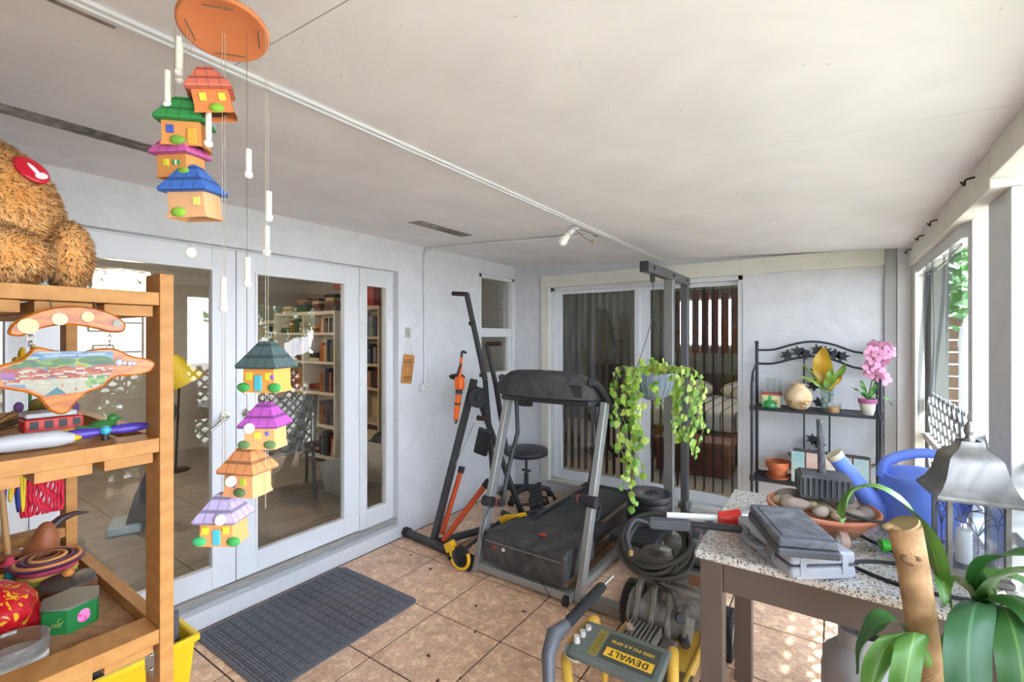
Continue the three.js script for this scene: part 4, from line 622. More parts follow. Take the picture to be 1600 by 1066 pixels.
// ---------- clay house wind chime hanging near the camera ----------
{
  const t = thing('wind_chime', 'clay wind chime with round plate and eight little painted houses', 'wind chime', [-0.931, 2.283, -0.416]);
  const P = (x, y, z) => [x + 0.931, y - 2.283, z + 0.416];
  const dir = V(0.931, 0, 0.416).normalize(), tilt = new THREE.Quaternion().setFromUnitVectors(V(0, -1, 0), V(0, -1, 0).addScaledVector(dir, 0.22).normalize());
  part('plate', lathe([[0, 0.006], [0.02, 0.006], [0.05, 0.004], [0.070, -0.004], [0.075, -0.002], [0.075, 0.004], [0.05, 0.014], [0, 0.016]], 40).applyQuaternion(tilt), clay, t);
  const string = M(0xa89f90, 0.8), dark = M(0x6b5a48, 0.8), tubeM = M(0xeae4d2, 0.5), bead = M(0xf1eee6, 0.4);
  part('hanging_cord', [rod([0, 0.01, 0], [0, 0.145, 0], 0.0012), rod([0.05, 0.005, 0.02], [0, 0.10, 0], 0.0008), rod([-0.05, 0.005, -0.02], [0, 0.10, 0], 0.0008), rod([0.01, 0.0, -0.055], [0, 0.10, 0], 0.0008)], dark, t);
  const st = []; for (const [a, b] of [[0.2, 1.0], [1.9, 2.7], [3.3, 4.2], [4.9, 5.6]]) { const r = 0.06; st.push(rod([Math.cos(a) * r, -0.006, Math.sin(a) * r], [Math.cos(b) * r, -0.006, Math.sin(b) * r], 0.0011).applyQuaternion(tilt)); } st.forEach((g) => part('knotted_thread', g, dark, t));
  function house(label, roof, wall, pos, turn, k, deco) {
    const q = P(...pos), g = new THREE.Group(); // the walls carry roof, door, windows and bushes
    const ring = (w, d, y) => [[-w, y, -d], [w, y, -d], [w * 1.08, y, 0], [w, y, d], [-w, y, d], [-w * 1.08, y, 0]];
    const walls = part('clay_house', creased(loft([ring(0.037, 0.030, -0.041), ring(0.034, 0.027, -0.032), ring(0.033, 0.027, 0.008), ring(0.026, 0.02, 0.008), ring(0.026, 0.02, -0.037)], false), 0.5), M(wall, 0.75), t);
    walls.position.set(q[0], q[1] + 0.004, q[2]); walls.rotation.set(deco.tx || 0, turn, deco.tz || 0); walls.scale.set(k * 0.92, k * 1.02, k * 0.92); walls.userData.label = label;
    const rr4 = (w, d, y) => [[-w, y, -d], [w, y, -d], [w, y, d], [-w, y, d]];
    part('roof', creased(loft([rr4(0.043, 0.037, 0.002), rr4(0.044, 0.038, 0.008), rr4(0.030, 0.026, 0.026), rr4(0.014, 0.010, 0.049), rr4(0.010, 0.006, 0.051)]), 0.35), M(0xffffff, 0.7, { map: scaled(texture(64, 64, (u, v) => { const a = (u * 4) % 1, b = (v * 4) % 1; return hex(roof).map((c) => c * (b < 0.2 ? 0.68 : a < 0.12 ? 0.8 : 1)); }), 12, 12) }), walls);
    part('inside', rod([0, -0.0345, 0], [0, -0.0335, 0], 0.022, 0.022, 16), M(0x4a2a1a, 0.9), walls);
    (deco.windows || []).forEach(([x, y, c]) => part('window', [box(0.013, 0.014, 0.003, x, y - 0.010, 0.0285, 0.001)], M(c, 0.6), walls));
    if (deco.door !== undefined) part('door', box(0.015, 0.028, 0.004, deco.door, -0.024, 0.0295, 0.001), M(deco.doorColor || 0x4fb3c4, 0.6), walls);
    (deco.bushes || []).forEach(([x, c]) => part('bush', new THREE.SphereGeometry(0.011, 12, 8).scale(1.3, 0.8, 0.6).translate(x, -0.032, 0.028), M(c, 0.7), walls));
    (deco.flowers || []).forEach(([x, y, c]) => part('flower', new THREE.SphereGeometry(0.005, 8, 6).scale(1, 1, 0.4).translate(x, y - 0.010, 0.029), M(c, 0.6), walls));
    return q;
  }
  const wl = 0xd9914e, G = 0x3f9a4a, Yl = 0xd9cf3a, B = 0x3f4fa8, T = 0.5;
  const hs = [
    house('orange clay house with coral roof, topmost', 0xd9715a, 0xcf7a42, [-0.945, 2.155, -0.400], T + 0.55, 0.93, { windows: [[-0.015, -0.002, Yl], [0.02, -0.002, Yl]], bushes: [[0.006, 0x7fae2e]], tz: 0.1, tx: 0.12 }),
    house('clay house with green roof', 0x2f8f45, wl, [-0.985, 2.098, -0.374], T + 0.35, 0.98, { windows: [[-0.018, -0.003, B]], door: 0.02, doorColor: 0xe5a13a, bushes: [[-0.006, 0x6f9f34]], tz: -0.06, tx: 0.12 }),
    house('clay house with pink roof', 0xcf5fa0, wl, [-1.0, 2.042, -0.372], T, 0.92, { windows: [[-0.012, -0.003, Yl]], flowers: [[0.012, -0.004, 0xf0e6d0], [0.017, -0.004, G], [0.007, -0.004, G]], bushes: [[0.027, 0x7fae2e]], tz: -0.06, tx: 0.12 }),
    house('clay house with blue roof, lowest of the upper string', 0x3f6fc0, 0xe0a878, [-0.975, 1.972, -0.384], T + 0.12, 1.04, { windows: [[0.02, -0.004, 0xd8d06a]], bushes: [[-0.014, 0x8ab83a]], tz: -0.04, tx: 0.12 }),
    house('clay house with dark grey green roof', 0x4c5f60, 0xe59a4c, [-0.865, 1.652, -0.461], T - 0.05, 0.98, { windows: [[-0.02, -0.002, Yl], [0.022, -0.002, 0xe9d33a]], door: 0.001, bushes: [[-0.032, G], [0.036, G]], flowers: [[0.031, -0.003, 0x8a5ac0]] }),
    house('clay house with magenta roof', 0xb455b0, 0xe8a66a, [-0.869, 1.545, -0.460], T + 0.1, 0.88, { windows: [[-0.004, -0.003, 0xc4cf45]], bushes: [[0.024, 0x5f7a4a], [-0.034, 0x5f7a4a]], flowers: [[0.018, 0.001, 0x6a6ac0]] }),
    house('clay house with orange tiled roof', 0xd98e58, 0xe8a06c, [-0.895, 1.462, -0.441], T - 0.1, 0.95, { windows: [[-0.026, -0.004, 0xb4c43a], [0.012, -0.002, 0xb4c43a]], bushes: [[0.004, 0x4f6a3e]], flowers: [[-0.012, -0.004, 0x5a4ab0], [-0.007, -0.001, 0x5a4ab0], [-0.009, -0.008, 0x5a4ab0]] }),
    house('clay house with lavender roof, lowest of all', 0xb9a8cc, 0xe29a5c, [-0.931, 1.374, -0.416], T + 0.1, 0.95, { windows: [[-0.022, -0.002, 0xd4d23a], [0.02, -0.001, 0xd4d23a]], door: 0.002, bushes: [[-0.034, 0x3fae6a], [0.036, G]] }),
  ];
  // strings from the plate to houses, tubes and beads
  const line = (x, y0, y1, z, m = string) => part('string', rod(P(x, y0, z), P(x, y1, z), 0.0006, 0.0006, 6), m, t);
  line(-0.985, 2.28, 1.88, -0.382); line(-0.973, 2.28, 2.0, -0.372); line(-0.995, 2.28, 2.04, -0.36);
  line(-0.872, 2.28, 1.46, -0.466); line(-0.862, 2.28, 1.40, -0.456); line(-0.937, 2.28, 1.38, -0.420); line(-0.930, 2.28, 1.37, -0.412); line(-0.897, 2.28, 1.44, -0.440, dark);
  const chimeTube = (px, y, z, h = 0.045) => { const q = P(px, y, z); part('chime_tube', rod([q[0], q[1], q[2]], [q[0], q[1] + h, q[2]], 0.0052), tubeM, t); part('bead', new THREE.SphereGeometry(0.0075, 14, 10).translate(q[0], q[1] - 0.006, q[2]), bead, t); };
  // positions from the hanging order, left to right
  chimeTube(-1.0, 2.195, -0.37, 0.06); chimeTube(-0.992, 2.205, -0.365, 0.06); chimeTube(-0.984, 2.136, -0.345, 0.055); chimeTube(-0.945, 2.075, -0.395, 0.055);
  chimeTube(-0.895, 2.022, -0.442, 0.04); chimeTube(-0.864, 1.942, -0.463, 0.042); chimeTube(-0.868, 1.878, -0.461, 0.042); chimeTube(-0.897, 1.82, -0.441, 0.042); chimeTube(-0.932, 1.775, -0.415, 0.05);
  for (const [x, y, z] of [[-0.985, 1.872, -0.382], [-0.86, 1.552, -0.425], [-0.872, 1.462, -0.40], [-0.90, 1.39, -0.395]]) part('bead', new THREE.SphereGeometry(0.0095, 14, 10).translate(...P(x, y, z)), bead, t);
}

// ---------- wall fittings on the left ----------
{
  const g = thing('conduit', 'white painted electric conduit running up the left wall and along the ceiling', 'conduit', [X0, 0, 0]);
  const cy = ceilY(-1.45) - 0.016;
  part('pipe', bent([[0.014, 1.29, -3.06], [0.014, 2.505, -3.06], [0.10, 2.508, -3.06], [1.62, cy, -3.06]], 0.07, 0.011, 10), whitePaint, g);
  for (const y of [1.6, 2.1, 2.40]) part('clamp', [box(0.006, 0.018, 0.05, 0.004, y, -3.06, 0.002), rod([0.012, y - 0.008, -3.06], [0.012, y + 0.008, -3.06], 0.014)], whitePaint, g);
  const b = part('outlet_box', box(0.05, 0.075, 0.11, 0.026, 1.262, -3.05, 0.008), whiteVinyl, g); part('outlet_cover', box(0.006, 0.06, 0.09, 0.054, 1.262, -3.05, 0.004), M(0xd2d4d6, 0.4), b); part('socket_slot', [box(0.003, 0.012, 0.003, 0.058, 1.265, -3.04), box(0.003, 0.012, 0.003, 0.058, 1.265, -3.06)], gap, b);
  const l = thing('bulb_holder', 'bare white bulb in a ceiling holder with loose wires at the batten', 'bulb', [-1.44, ceilY(-1.44), -2.84]);
  part('junction_box', lathe([[0, 0], [0.03, 0], [0.03, -0.018], [0.022, -0.024], [0, -0.024]], 20), whitePaint, l); part('socket', rod([-0.01, -0.012, 0], [-0.035, -0.045, 0.015], 0.019, 0.022, 16), whiteVinyl, l);
  part('bulb', sdfMesh((x, y, z) => smin(ellip(x, y, z, [-0.07, -0.095, 0.037], [0.032, 0.034, 0.032]), ellip(x, y, z, [-0.045, -0.06, 0.022], [0.019, 0.026, 0.019]), 0.02), [-0.13, -0.16, -0.03], [0.0, 0.0, 0.10], 26), M(0xf4f2ec, 0.25), l);
  part('loose_wire', [tube([[0.0, -0.015, 0], [0.04, -0.06, -0.03], [0.07, -0.09, -0.12], [0.05, -0.06, -0.18]], 0.002, 20, 6), tube([[0.0, -0.015, 0], [0.06, -0.03, -0.05], [0.10, -0.05, -0.15], [0.04, -0.03, -0.2]], 0.002, 20, 6)], M(0x3a332c, 0.7), l);
  part('wire_nut', rod([0.068, -0.08, -0.12], [0.075, -0.10, -0.13], 0.006, 0.003, 8), M(0xd0a83a, 0.5), l);
  single('switch_plate', [box(0.008, 0.085, 0.06, 0.004, 0, 0, 0.003), box(0.008, 0.02, 0.008, 0.010, 0, 0, 0.002)], M(0xa9aba8, 0.6), 'small grey switch plate on the left wall above the paper tag', 'switch', [X0, 1.755, -2.865]);
  const tg = thing('hanging_tag', 'brown paper tag with printed lines hanging by a string on the left wall', 'tag', [X0 + 0.010, 1.44, -2.86], Math.PI / 2);
  const tt = canvasTex(128, 256, (c) => { c.fillStyle = '#b9824a'; c.fillRect(0, 0, 128, 256); c.fillStyle = '#6d4522'; for (const [y, w, h] of [[50, 70, 6], [66, 84, 10], [88, 60, 5], [190, 96, 8], [206, 80, 6], [222, 96, 6]]) c.fillRect((128 - w) / 2, y, w, h); c.strokeStyle = '#6d4522'; c.lineWidth = 3; c.strokeRect(34, 108, 60, 60); });
  const outline = [[-0.075, -0.125], [0.045, -0.135], [0.072, 0.10], [0.062, 0.118], [-0.045, 0.125], [-0.055, 0.11]];
  const pg = extrude(outline, 0.004, 0).rotateZ(-0.06); part('paper', faceUV(pg, -0.08, 0.08, -0.135, 0.13), M(0xffffff, 0.85, { map: tt }), tg); part('string', [rod([-0.03, 0.12, 0], [0.008, 0.30, 0], 0.0012), rod([0.05, 0.12, 0], [0.008, 0.30, 0], 0.0012)], M(0xc9bfae, 0.8), tg);
}

// ---------- treadmill ----------
const blackRubber = M(0x232427, 0.75), blackPlastic = M(0x2e2f33, 0.45), charcoal = M(0x3d3f42, 0.5, { metalness: 0.3 }), silver = M(0xa4a6a4, 0.42, { metalness: 0.55 }), dustyBlack = mottled(0x313235, 0x514e49, { f: 6, rough: 0.75, rep: 2 });
{
  const t = thing('treadmill', 'grey and black treadmill standing before the sliding door', 'treadmill', [-1.765, 0, -3.3]);
  const X = (x) => x + 1.765, Z = (z) => z + 3.3, p = (x, y, z) => [X(x), y, Z(z)];
  part('upright', bar(p(-1.36, 0.0, -2.745), p(-1.36, 1.24, -3.165), 0.045, 0.075, V(0, 0, 1), 0.006), silver, t);
  part('upright', bar(p(-2.165, 0.0, -2.70), p(-2.165, 1.26, -3.12), 0.045, 0.075, V(0, 0, 1), 0.006), silver, t);
  for (const x of [-2.165, -1.36]) { part('foot_wheel', rod(p(x - 0.035, 0.035, -2.66), p(x - 0.065, 0.035, -2.66), 0.034, 0.034, 18), blackRubber, t); part('bolt', rod(p(x - 0.025, 0.09, -2.75), p(x + 0.03, 0.09, -2.75), 0.011, 0.011, 8), chrome, t); }
  part('front_crossbar', span(X(-2.14), X(-1.385), 0.02, 0.075, Z(-2.735), Z(-2.675), 0.005), silver, t);
  part('inner_crossbar', span(X(-2.10), X(-1.42), 0.09, 0.13, Z(-3.0), Z(-2.96), 0.005), silver, t);
  for (const x of [-2.13, -1.40]) part('base_rail', span(X(x) - 0.025, X(x) + 0.025, 0.02, 0.07, Z(-4.0), Z(-2.74), 0.005), silver, t);
  part('rear_crossbar', span(X(-2.10), X(-1.43), 0.03, 0.07, Z(-4.0), Z(-3.95), 0.005), silver, t);
  // motor hood with sloping top
  const hood = extrude([[0, 0.12], [0, 0.285], [0.06, 0.315], [0.42, 0.295], [0.46, 0.26], [0.46, 0.12]], 0.66, 0.012).rotateY(Math.PI / 2).translate(X(-1.755), 0, Z(-2.665));
  const hd = part('motor_hood', hood, dustyBlack, t); part('hood_line', span(X(-2.06), X(-1.45), 0.262, 0.268, Z(-2.668), Z(-2.658), 0.001), M(0x77746e, 0.6), hd); part('power_socket', box(0.03, 0.02, 0.012, X(-1.98), 0.235, Z(-2.662), 0.003), M(0xb8463a, 0.4), hd); part('badge', rod(p(-1.90, 0.235, -2.664), p(-1.90, 0.235, -2.657), 0.014, 0.014, 16), M(0xd8d6d0, 0.4), hd);
  const key = part('safety_key', box(0.05, 0.012, 0.02, X(-1.70), 0.318, Z(-2.86), 0.004), M(0xcf3a2c, 0.4), hd); part('key_cord', tube([p(-1.70, 0.32, -2.85), p(-1.66, 0.27, -2.65), p(-1.58, 0.12, -2.64), p(-1.50, 0.04, -2.63)], 0.0022, 24, 6), blackRubber, key);
  part('deck', span(X(-2.06), X(-1.47), 0.16, 0.225, Z(-4.30), Z(-3.09), 0.008), blackPlastic, t);
  part('running_belt', span(X(-1.99), X(-1.54), 0.226, 0.236, Z(-4.29), Z(-3.085), 0.004), M(0xffffff, 0.85, { map: texture(128, 128, (u, v) => { const n = pfbm(u, v, 5, 141, 4), s = pfbm(u, v, 40, 143, 2); return [0.25 + n * 0.09 + s * 0.05, 0.25 + n * 0.09 + s * 0.05, 0.25 + n * 0.08 + s * 0.05]; }) }), t);
  for (const x of [-2.03, -1.50]) { part('side_rail', span(X(x) - 0.032, X(x) + 0.032, 0.20, 0.262, Z(-4.32), Z(-3.05), 0.008), blackPlastic, t); part('foot_strip', span(X(x) - 0.015, X(x) + 0.015, 0.2625, 0.266, Z(-4.15), Z(-3.45), 0.001), M(0x8a7460, 0.7), t); }
  part('rear_roller_cover', box(0.62, 0.09, 0.07, X(-1.765), 0.20, Z(-4.34), 0.02), blackPlastic, t); for (const x of [-2.02, -1.51]) part('rear_foot', rod(p(x, 0, -4.33), p(x, 0.16, -4.33), 0.025), blackRubber, t);
  // console: wide curved panel with side wings
  const prof = (w, y, z, h) => [[-w, y, z], [w, y, z], [w, y + h, z - 0.05], [-w, y + h, z - 0.05]];
  const rings = []; for (let i = 0; i <= 10; i++) { const k = i / 10 * 2 - 1, x = k * 0.40, e = 1 - k * k, y0 = 1.275 + 0.0 * e, y1 = 1.385 + 0.085 * Math.sqrt(Math.max(0, 1 - Math.pow(Math.abs(k), 3))), zf = -2.98 + 0.07 * e, zb = -3.22; rings.push([[X(-1.795) + x, y0, Z(zf)], [X(-1.795) + x, y1 - 0.03, Z(zf - 0.02)], [X(-1.795) + x, y1, Z(zf - 0.10)], [X(-1.795) + x, y1 - 0.09, Z(zb)], [X(-1.795) + x, y0 - 0.01, Z(zb + 0.03)]]); }
  const con = part('console', creased(loft(rings), 0.7), dustyBlack, t);
  for (const s of [-1, 1]) part('speaker_panel', box(0.13, 0.085, 0.012, X(-1.795) + s * 0.29, 1.335, Z(-2.957), 0.004).applyMatrix4(new THREE.Matrix4()), blackPlastic, con);
  part('display', place(box(0.30, 0.10, 0.006), X(-1.795), 1.425, Z(-3.125), -1.0, 0, 0), blackRubber, con);
  part('console_tray', span(X(-2.16), X(-1.40), 1.225, 1.27, Z(-3.16), Z(-2.99), 0.015), blackPlastic, t);
  for (const [x, x2] of [[-2.165, -2.18], [-1.36, -1.35]]) { part('hand_rail', bent([p(x * 0.9 - 0.177, 1.40, -2.97), p(x, 1.40, -3.0), p(x, 1.30, -3.16), p(x2, 1.165, -3.26), p(x2, 1.135, -3.46)], 0.07, 0.026, 12), blackRubber, t); }
  // folding arm wheels, knobs and the cable
  for (const [x, y, z, s] of [[-1.36, 0.60, -2.925, -1], [-2.165, 0.47, -2.84, 1]]) { const k = part('lock_knob', [rod(p(x + s * 0.03, y, z), p(x + s * 0.14, y + 0.01, z), 0.03, 0.024, 18), rod(p(x - 0.04, y, z), p(x + 0.04, y, z), 0.042, 0.042, 18)], blackPlastic, t); part('knob_ring', new THREE.TorusGeometry(0.027, 0.004, 6, 20).rotateY(Math.PI / 2).translate(X(x + s * 0.09), y + 0.006, Z(z)), M(0xb0473a, 0.5), k); }
  part('pulley_wheel', [new THREE.TorusGeometry(0.055, 0.014, 8, 24).rotateY(Math.PI / 2).translate(X(-1.40), 0.47, Z(-3.10)), rod(p(-1.41, 0.47, -3.10), p(-1.39, 0.47, -3.10), 0.02), ...[0, 1, 2].map((i) => bar(p(-1.40, 0.47 + 0.05 * Math.sin(i * 1.05), -3.10 + 0.05 * Math.cos(i * 1.05)), p(-1.40, 0.47 - 0.05 * Math.sin(i * 1.05), -3.10 - 0.05 * Math.cos(i * 1.05)), 0.008, 0.008))], blackRubber, t);
  for (const [x, o] of [[-1.405, 0], [-2.10, 0.03]]) part('swing_arm', sweep([V(...p(x, 1.22, -3.12)), V(...p(x, 0.95, -3.14)), V(...p(x - 0.01, 0.70, -3.03)), V(...p(x, 0.45, -2.96 + o))], 0.018, 10), charcoal, t);
  part('sensor_cable', tube([p(-2.12, 0.47, -2.80), p(-2.12, 0.30, -2.70), p(-2.05, 0.22, -2.64), p(-1.98, 0.24, -2.655)], 0.004, 24, 6), charcoal, t);
}

// ---------- ski walker machine leaning against the wall ----------
{
  const t = thing('ski_machine', 'folded charcoal ski walker machine with orange struts against the left wall', 'exercise machine', [-2.62, 0, -2.85]);
  const p = (x, y, z) => [x + 2.62, y, z + 2.85], orange = M(0xc8502a, 0.4, { metalness: 0.2 }), grip = M(0x3a2a26, 0.8);
  part('base_tube', rod(p(-3.03, 0.036, -2.82), p(-2.25, 0.036, -2.74), 0.034, 0.034, 16), charcoal, t); for (const [x, z] of [[-3.03, -2.82], [-2.25, -2.74]]) part('end_cap', rod(p(x - 0.02, 0.04, z), p(x + 0.03, 0.04, z + 0.003), 0.0395, 0.0395, 16), blackRubber, t);
  part('long_tube', rod(p(-2.66, 0.05, -2.80), p(-2.35, 0.05, -3.62), 0.03, 0.03, 14), charcoal, t); part('rear_tube', rod(p(-2.62, 0.032, -3.66), p(-2.2, 0.032, -3.52), 0.03, 0.03, 14), charcoal, t);
  part('mast', bar(p(-2.70, 0.05, -2.80), p(-2.50, 1.36, -3.08), 0.05, 0.05, V(0, 0, 1), 0.006), charcoal, t);
  part('mast', bar(p(-2.50, 1.30, -3.08), p(-2.30, 0.06, -3.55), 0.04, 0.04, V(0, 0, 1), 0.006), charcoal, t);
  part('handle_arm', bar(p(-2.40, 1.36, -3.1), p(-2.60, 2.09, -3.1), 0.036, 0.036, V(0, 0, 1), 0.005), charcoal, t); part('grip', rod(p(-2.59, 2.08, -3.1), p(-2.755, 2.095, -3.1), 0.02, 0.02, 14), grip, t);
  part('handle_arm', bar(p(-2.33, 1.30, -3.16), p(-2.46, 1.66, -3.2), 0.032, 0.032, V(0, 0, 1), 0.005), charcoal, t); part('grip', rod(p(-2.46, 1.655, -3.2), p(-2.32, 1.66, -3.22), 0.02, 0.02, 14), grip, t);
  part('arm_knob', rod(p(-2.53, 1.83, -3.07), p(-2.48, 1.83, -3.05), 0.022, 0.016, 12), blackRubber, t);
  part('lower_arm', bar(p(-2.40, 1.36, -3.1), p(-2.33, 0.55, -3.12), 0.034, 0.034, V(0, 0, 1), 0.005), charcoal, t); part('lower_arm', bar(p(-2.33, 1.30, -3.16), p(-2.22, 0.75, -3.16), 0.034, 0.034, V(0, 0, 1), 0.005), charcoal, t);
  part('pivot_disc', [rod(p(-2.44, 1.22, -3.03), p(-2.40, 1.22, -3.01), 0.085, 0.085, 28), rod(p(-2.45, 1.22, -3.04), p(-2.38, 1.22, -3.0), 0.03, 0.03, 14)], blackRubber, t);
  part('saddle_pad', new THREE.SphereGeometry(0.05, 16, 10).scale(1.6, 0.55, 1).translate(...p(-2.62, 1.38, -3.0)), blackRubber, t);
  part('strut', rod(p(-2.66, 0.10, -2.86), p(-2.56, 0.60, -2.98), 0.021, 0.021, 14), orange, t); part('strut_cap', rod(p(-2.562, 0.59, -2.978), p(-2.554, 0.635, -2.988), 0.027, 0.027, 14), blackRubber, t);
  part('strut', rod(p(-2.62, 0.06, -2.83), p(-2.36, 0.50, -3.05), 0.024, 0.024, 14), orange, t); part('strut_cap', rod(p(-2.365, 0.49, -3.045), p(-2.335, 0.54, -3.07), 0.029, 0.029, 14), blackRubber, t);
  const pedal = (x, y, z, rx) => { const g = new THREE.Group(); const k = part('pedal', place(new RoundedBoxGeometry(0.12, 0.035, 0.29, 2, 0.015), ...p(x, y, z), rx, 0.5, 0.25), blackRubber, t); part('pedal_grip', [-2, -1, 0, 1, 2].map((i) => place(box(0.10, 0.008, 0.02), ...p(x, y, z)).applyMatrix4(new THREE.Matrix4())).map((g2, i) => { const m = new THREE.Matrix4().makeTranslation(...p(x, y, z)).multiply(new THREE.Matrix4().makeRotationFromEuler(new THREE.Euler(rx, 0.5, 0.25))).multiply(new THREE.Matrix4().makeTranslation(0, 0.02, (i - 2) * 0.05)); return box(0.10, 0.008, 0.022).applyMatrix4(m); }), charcoal, k); };
  pedal(-2.36, 0.86, -3.02, -1.15); pedal(-2.18, 0.30, -3.55, 0.6);
  part('tension_knob', rod(p(-2.42, 1.05, -3.03), p(-2.34, 1.05, -3.03), 0.022, 0.018, 14), grip, t);
  part('pull_cable', rod(p(-2.47, 1.0, -3.05), p(-2.62, 0.55, -2.9), 0.0035), silver, t);
}
{ // orange pruner hanging on the machine
  const t = thing('pruning_tool', 'orange long handled pruner hanging on the ski machine', 'tool', [-2.55, 1.0, -2.94]), o = M(0xe2641f, 0.35);
  part('lower_shaft', rod([-0.03, 0.04, 0], [0, 0.24, 0], 0.022, 0.026, 14), o, t); part('tip', rod([-0.036, 0.0, 0], [-0.03, 0.04, 0], 0.012, 0.02, 12), chrome, t); part('joint_ring', rod([-0.012, 0.16, 0], [-0.010, 0.175, 0], 0.028, 0.028, 14), blackPlastic, t); part('joint_ring', rod([0.001, 0.25, 0], [0.003, 0.275, 0], 0.03, 0.03, 14), blackPlastic, t);
  part('body', box(0.075, 0.11, 0.06, 0.01, 0.335, 0, 0.018), o, t); part('upper_shaft', rod([0.012, 0.38, 0], [0.03, 0.55, 0], 0.014, 0.012, 12), o, t); part('hook', bent([[0.03, 0.54, 0], [0.035, 0.60, 0], [0.08, 0.585, 0]], 0.02, 0.011), blackPlastic, t); part('lever', bar([0.0, 0.40, 0.02], [0.05, 0.50, 0.03], 0.012, 0.02), blackPlastic, t);
}
{ // yellow trimmer on the floor
  const t = thing('string_trimmer', 'yellow and black string trimmer lying behind the treadmill upright', 'trimmer', [-2.20, 0, -2.80], 0), y = M(0xe6b31c, 0.4), p = (x, yy, z) => [x + 2.20, yy, z + 2.80];
  part('guard_ring', new THREE.TorusGeometry(0.085, 0.013, 8, 30, 4.6).rotateZ(2.2).translate(...p(-2.27, 0.10, -2.63)), y, t); part('guard_shield', lathe([[0.04, 0], [0.085, 0.0], [0.085, 0.05], [0.075, 0.05], [0.07, 0.01]], 24).rotateX(Math.PI / 2).scale(0.9, 0.9, 0.7).translate(...p(-2.27, 0.10, -2.66)), blackPlastic, t);
  part('head_block', place(new RoundedBoxGeometry(0.09, 0.07, 0.05, 1, 0.01), ...p(-2.37, 0.15, -2.64), 0, 0, 0.6), y, t); part('mount_bolt', rod(p(-2.355, 0.075, -2.61), p(-2.355, 0.075, -2.65), 0.014), blackRubber, t);
  part('shaft', rod(p(-2.29, 0.12, -2.68), p(-2.30, 0.20, -3.30), 0.014), charcoal, t); part('handle', sweep([V(...p(-2.28, 0.19, -3.15)), V(...p(-2.24, 0.22, -3.18)), V(...p(-2.16, 0.24, -3.2)), V(...p(-2.08, 0.27, -3.24))], [0.03, 0.028, 0.02, 0.016], 12), y, t); part('handle_grip', rod(p(-2.10, 0.265, -3.235), p(-2.0, 0.30, -3.28), 0.018, 0.015, 12), blackRubber, t);
}
// ---------- round stool in the corner ----------
{
  const t = thing('rolling_stool', 'black round rolling stool in the back left corner', 'stool', [-2.70, 0, -4.20]);
  part('seat', lathe([[0, 0.46], [0.20, 0.46], [0.228, 0.475], [0.235, 0.50], [0.225, 0.53], [0.15, 0.545], [0, 0.548]], 36), M(0x2c2d31, 0.45), t); part('gas_lift', [rod([0, 0.26, 0], [0, 0.46, 0], 0.014), rod([0, 0.10, 0], [0, 0.27, 0], 0.024)], charcoal, t); part('lift_knob', rod([-0.05, 0.30, 0], [0.05, 0.30, 0], 0.012), blackPlastic, t);
  for (let i = 0; i < 5; i++) { const a = i * 1.2566 + 0.35, c = Math.cos(a), s = Math.sin(a); part('base_leg', sweep([V(0, 0.12, 0), V(c * 0.12, 0.115, s * 0.12), V(c * 0.27, 0.075, s * 0.27)], [0.032, 0.028, 0.022], 10), blackPlastic, t); part('caster', rod([c * 0.27 - s * 0.022, 0.03, s * 0.27 + c * 0.022], [c * 0.27 + s * 0.022, 0.03, s * 0.27 - c * 0.022], 0.03, 0.03, 16), blackRubber, t); }
}
{ // loose spoked disc and boot-like black part on the floor
  const t = thing('spoked_disc', 'black spoked detector coil disc leaning on the floor beside the treadmill', 'disc', [-2.31, 0.13, -3.88]); t.rotation.set(-0.35, 0.5, 0);
  part('outer_ring', new THREE.TorusGeometry(0.12, 0.014, 8, 36), blackRubber, t); part('inner_ring', new THREE.TorusGeometry(0.05, 0.012, 8, 24), blackRubber, t); for (let i = 0; i < 6; i++) { const a = i * 1.047; part('spoke', rod([Math.cos(a) * 0.045, Math.sin(a) * 0.045, 0], [Math.cos(a) * 0.115, Math.sin(a) * 0.115, 0], 0.008), blackRubber, t); } part('hub', rod([0, 0, -0.02], [0, 0, 0.03], 0.022, 0.022, 14), blackPlastic, t); part('stem', rod([0, 0, 0.02], [-0.2, -0.06, 0.18], 0.014), blackPlastic, t);
}

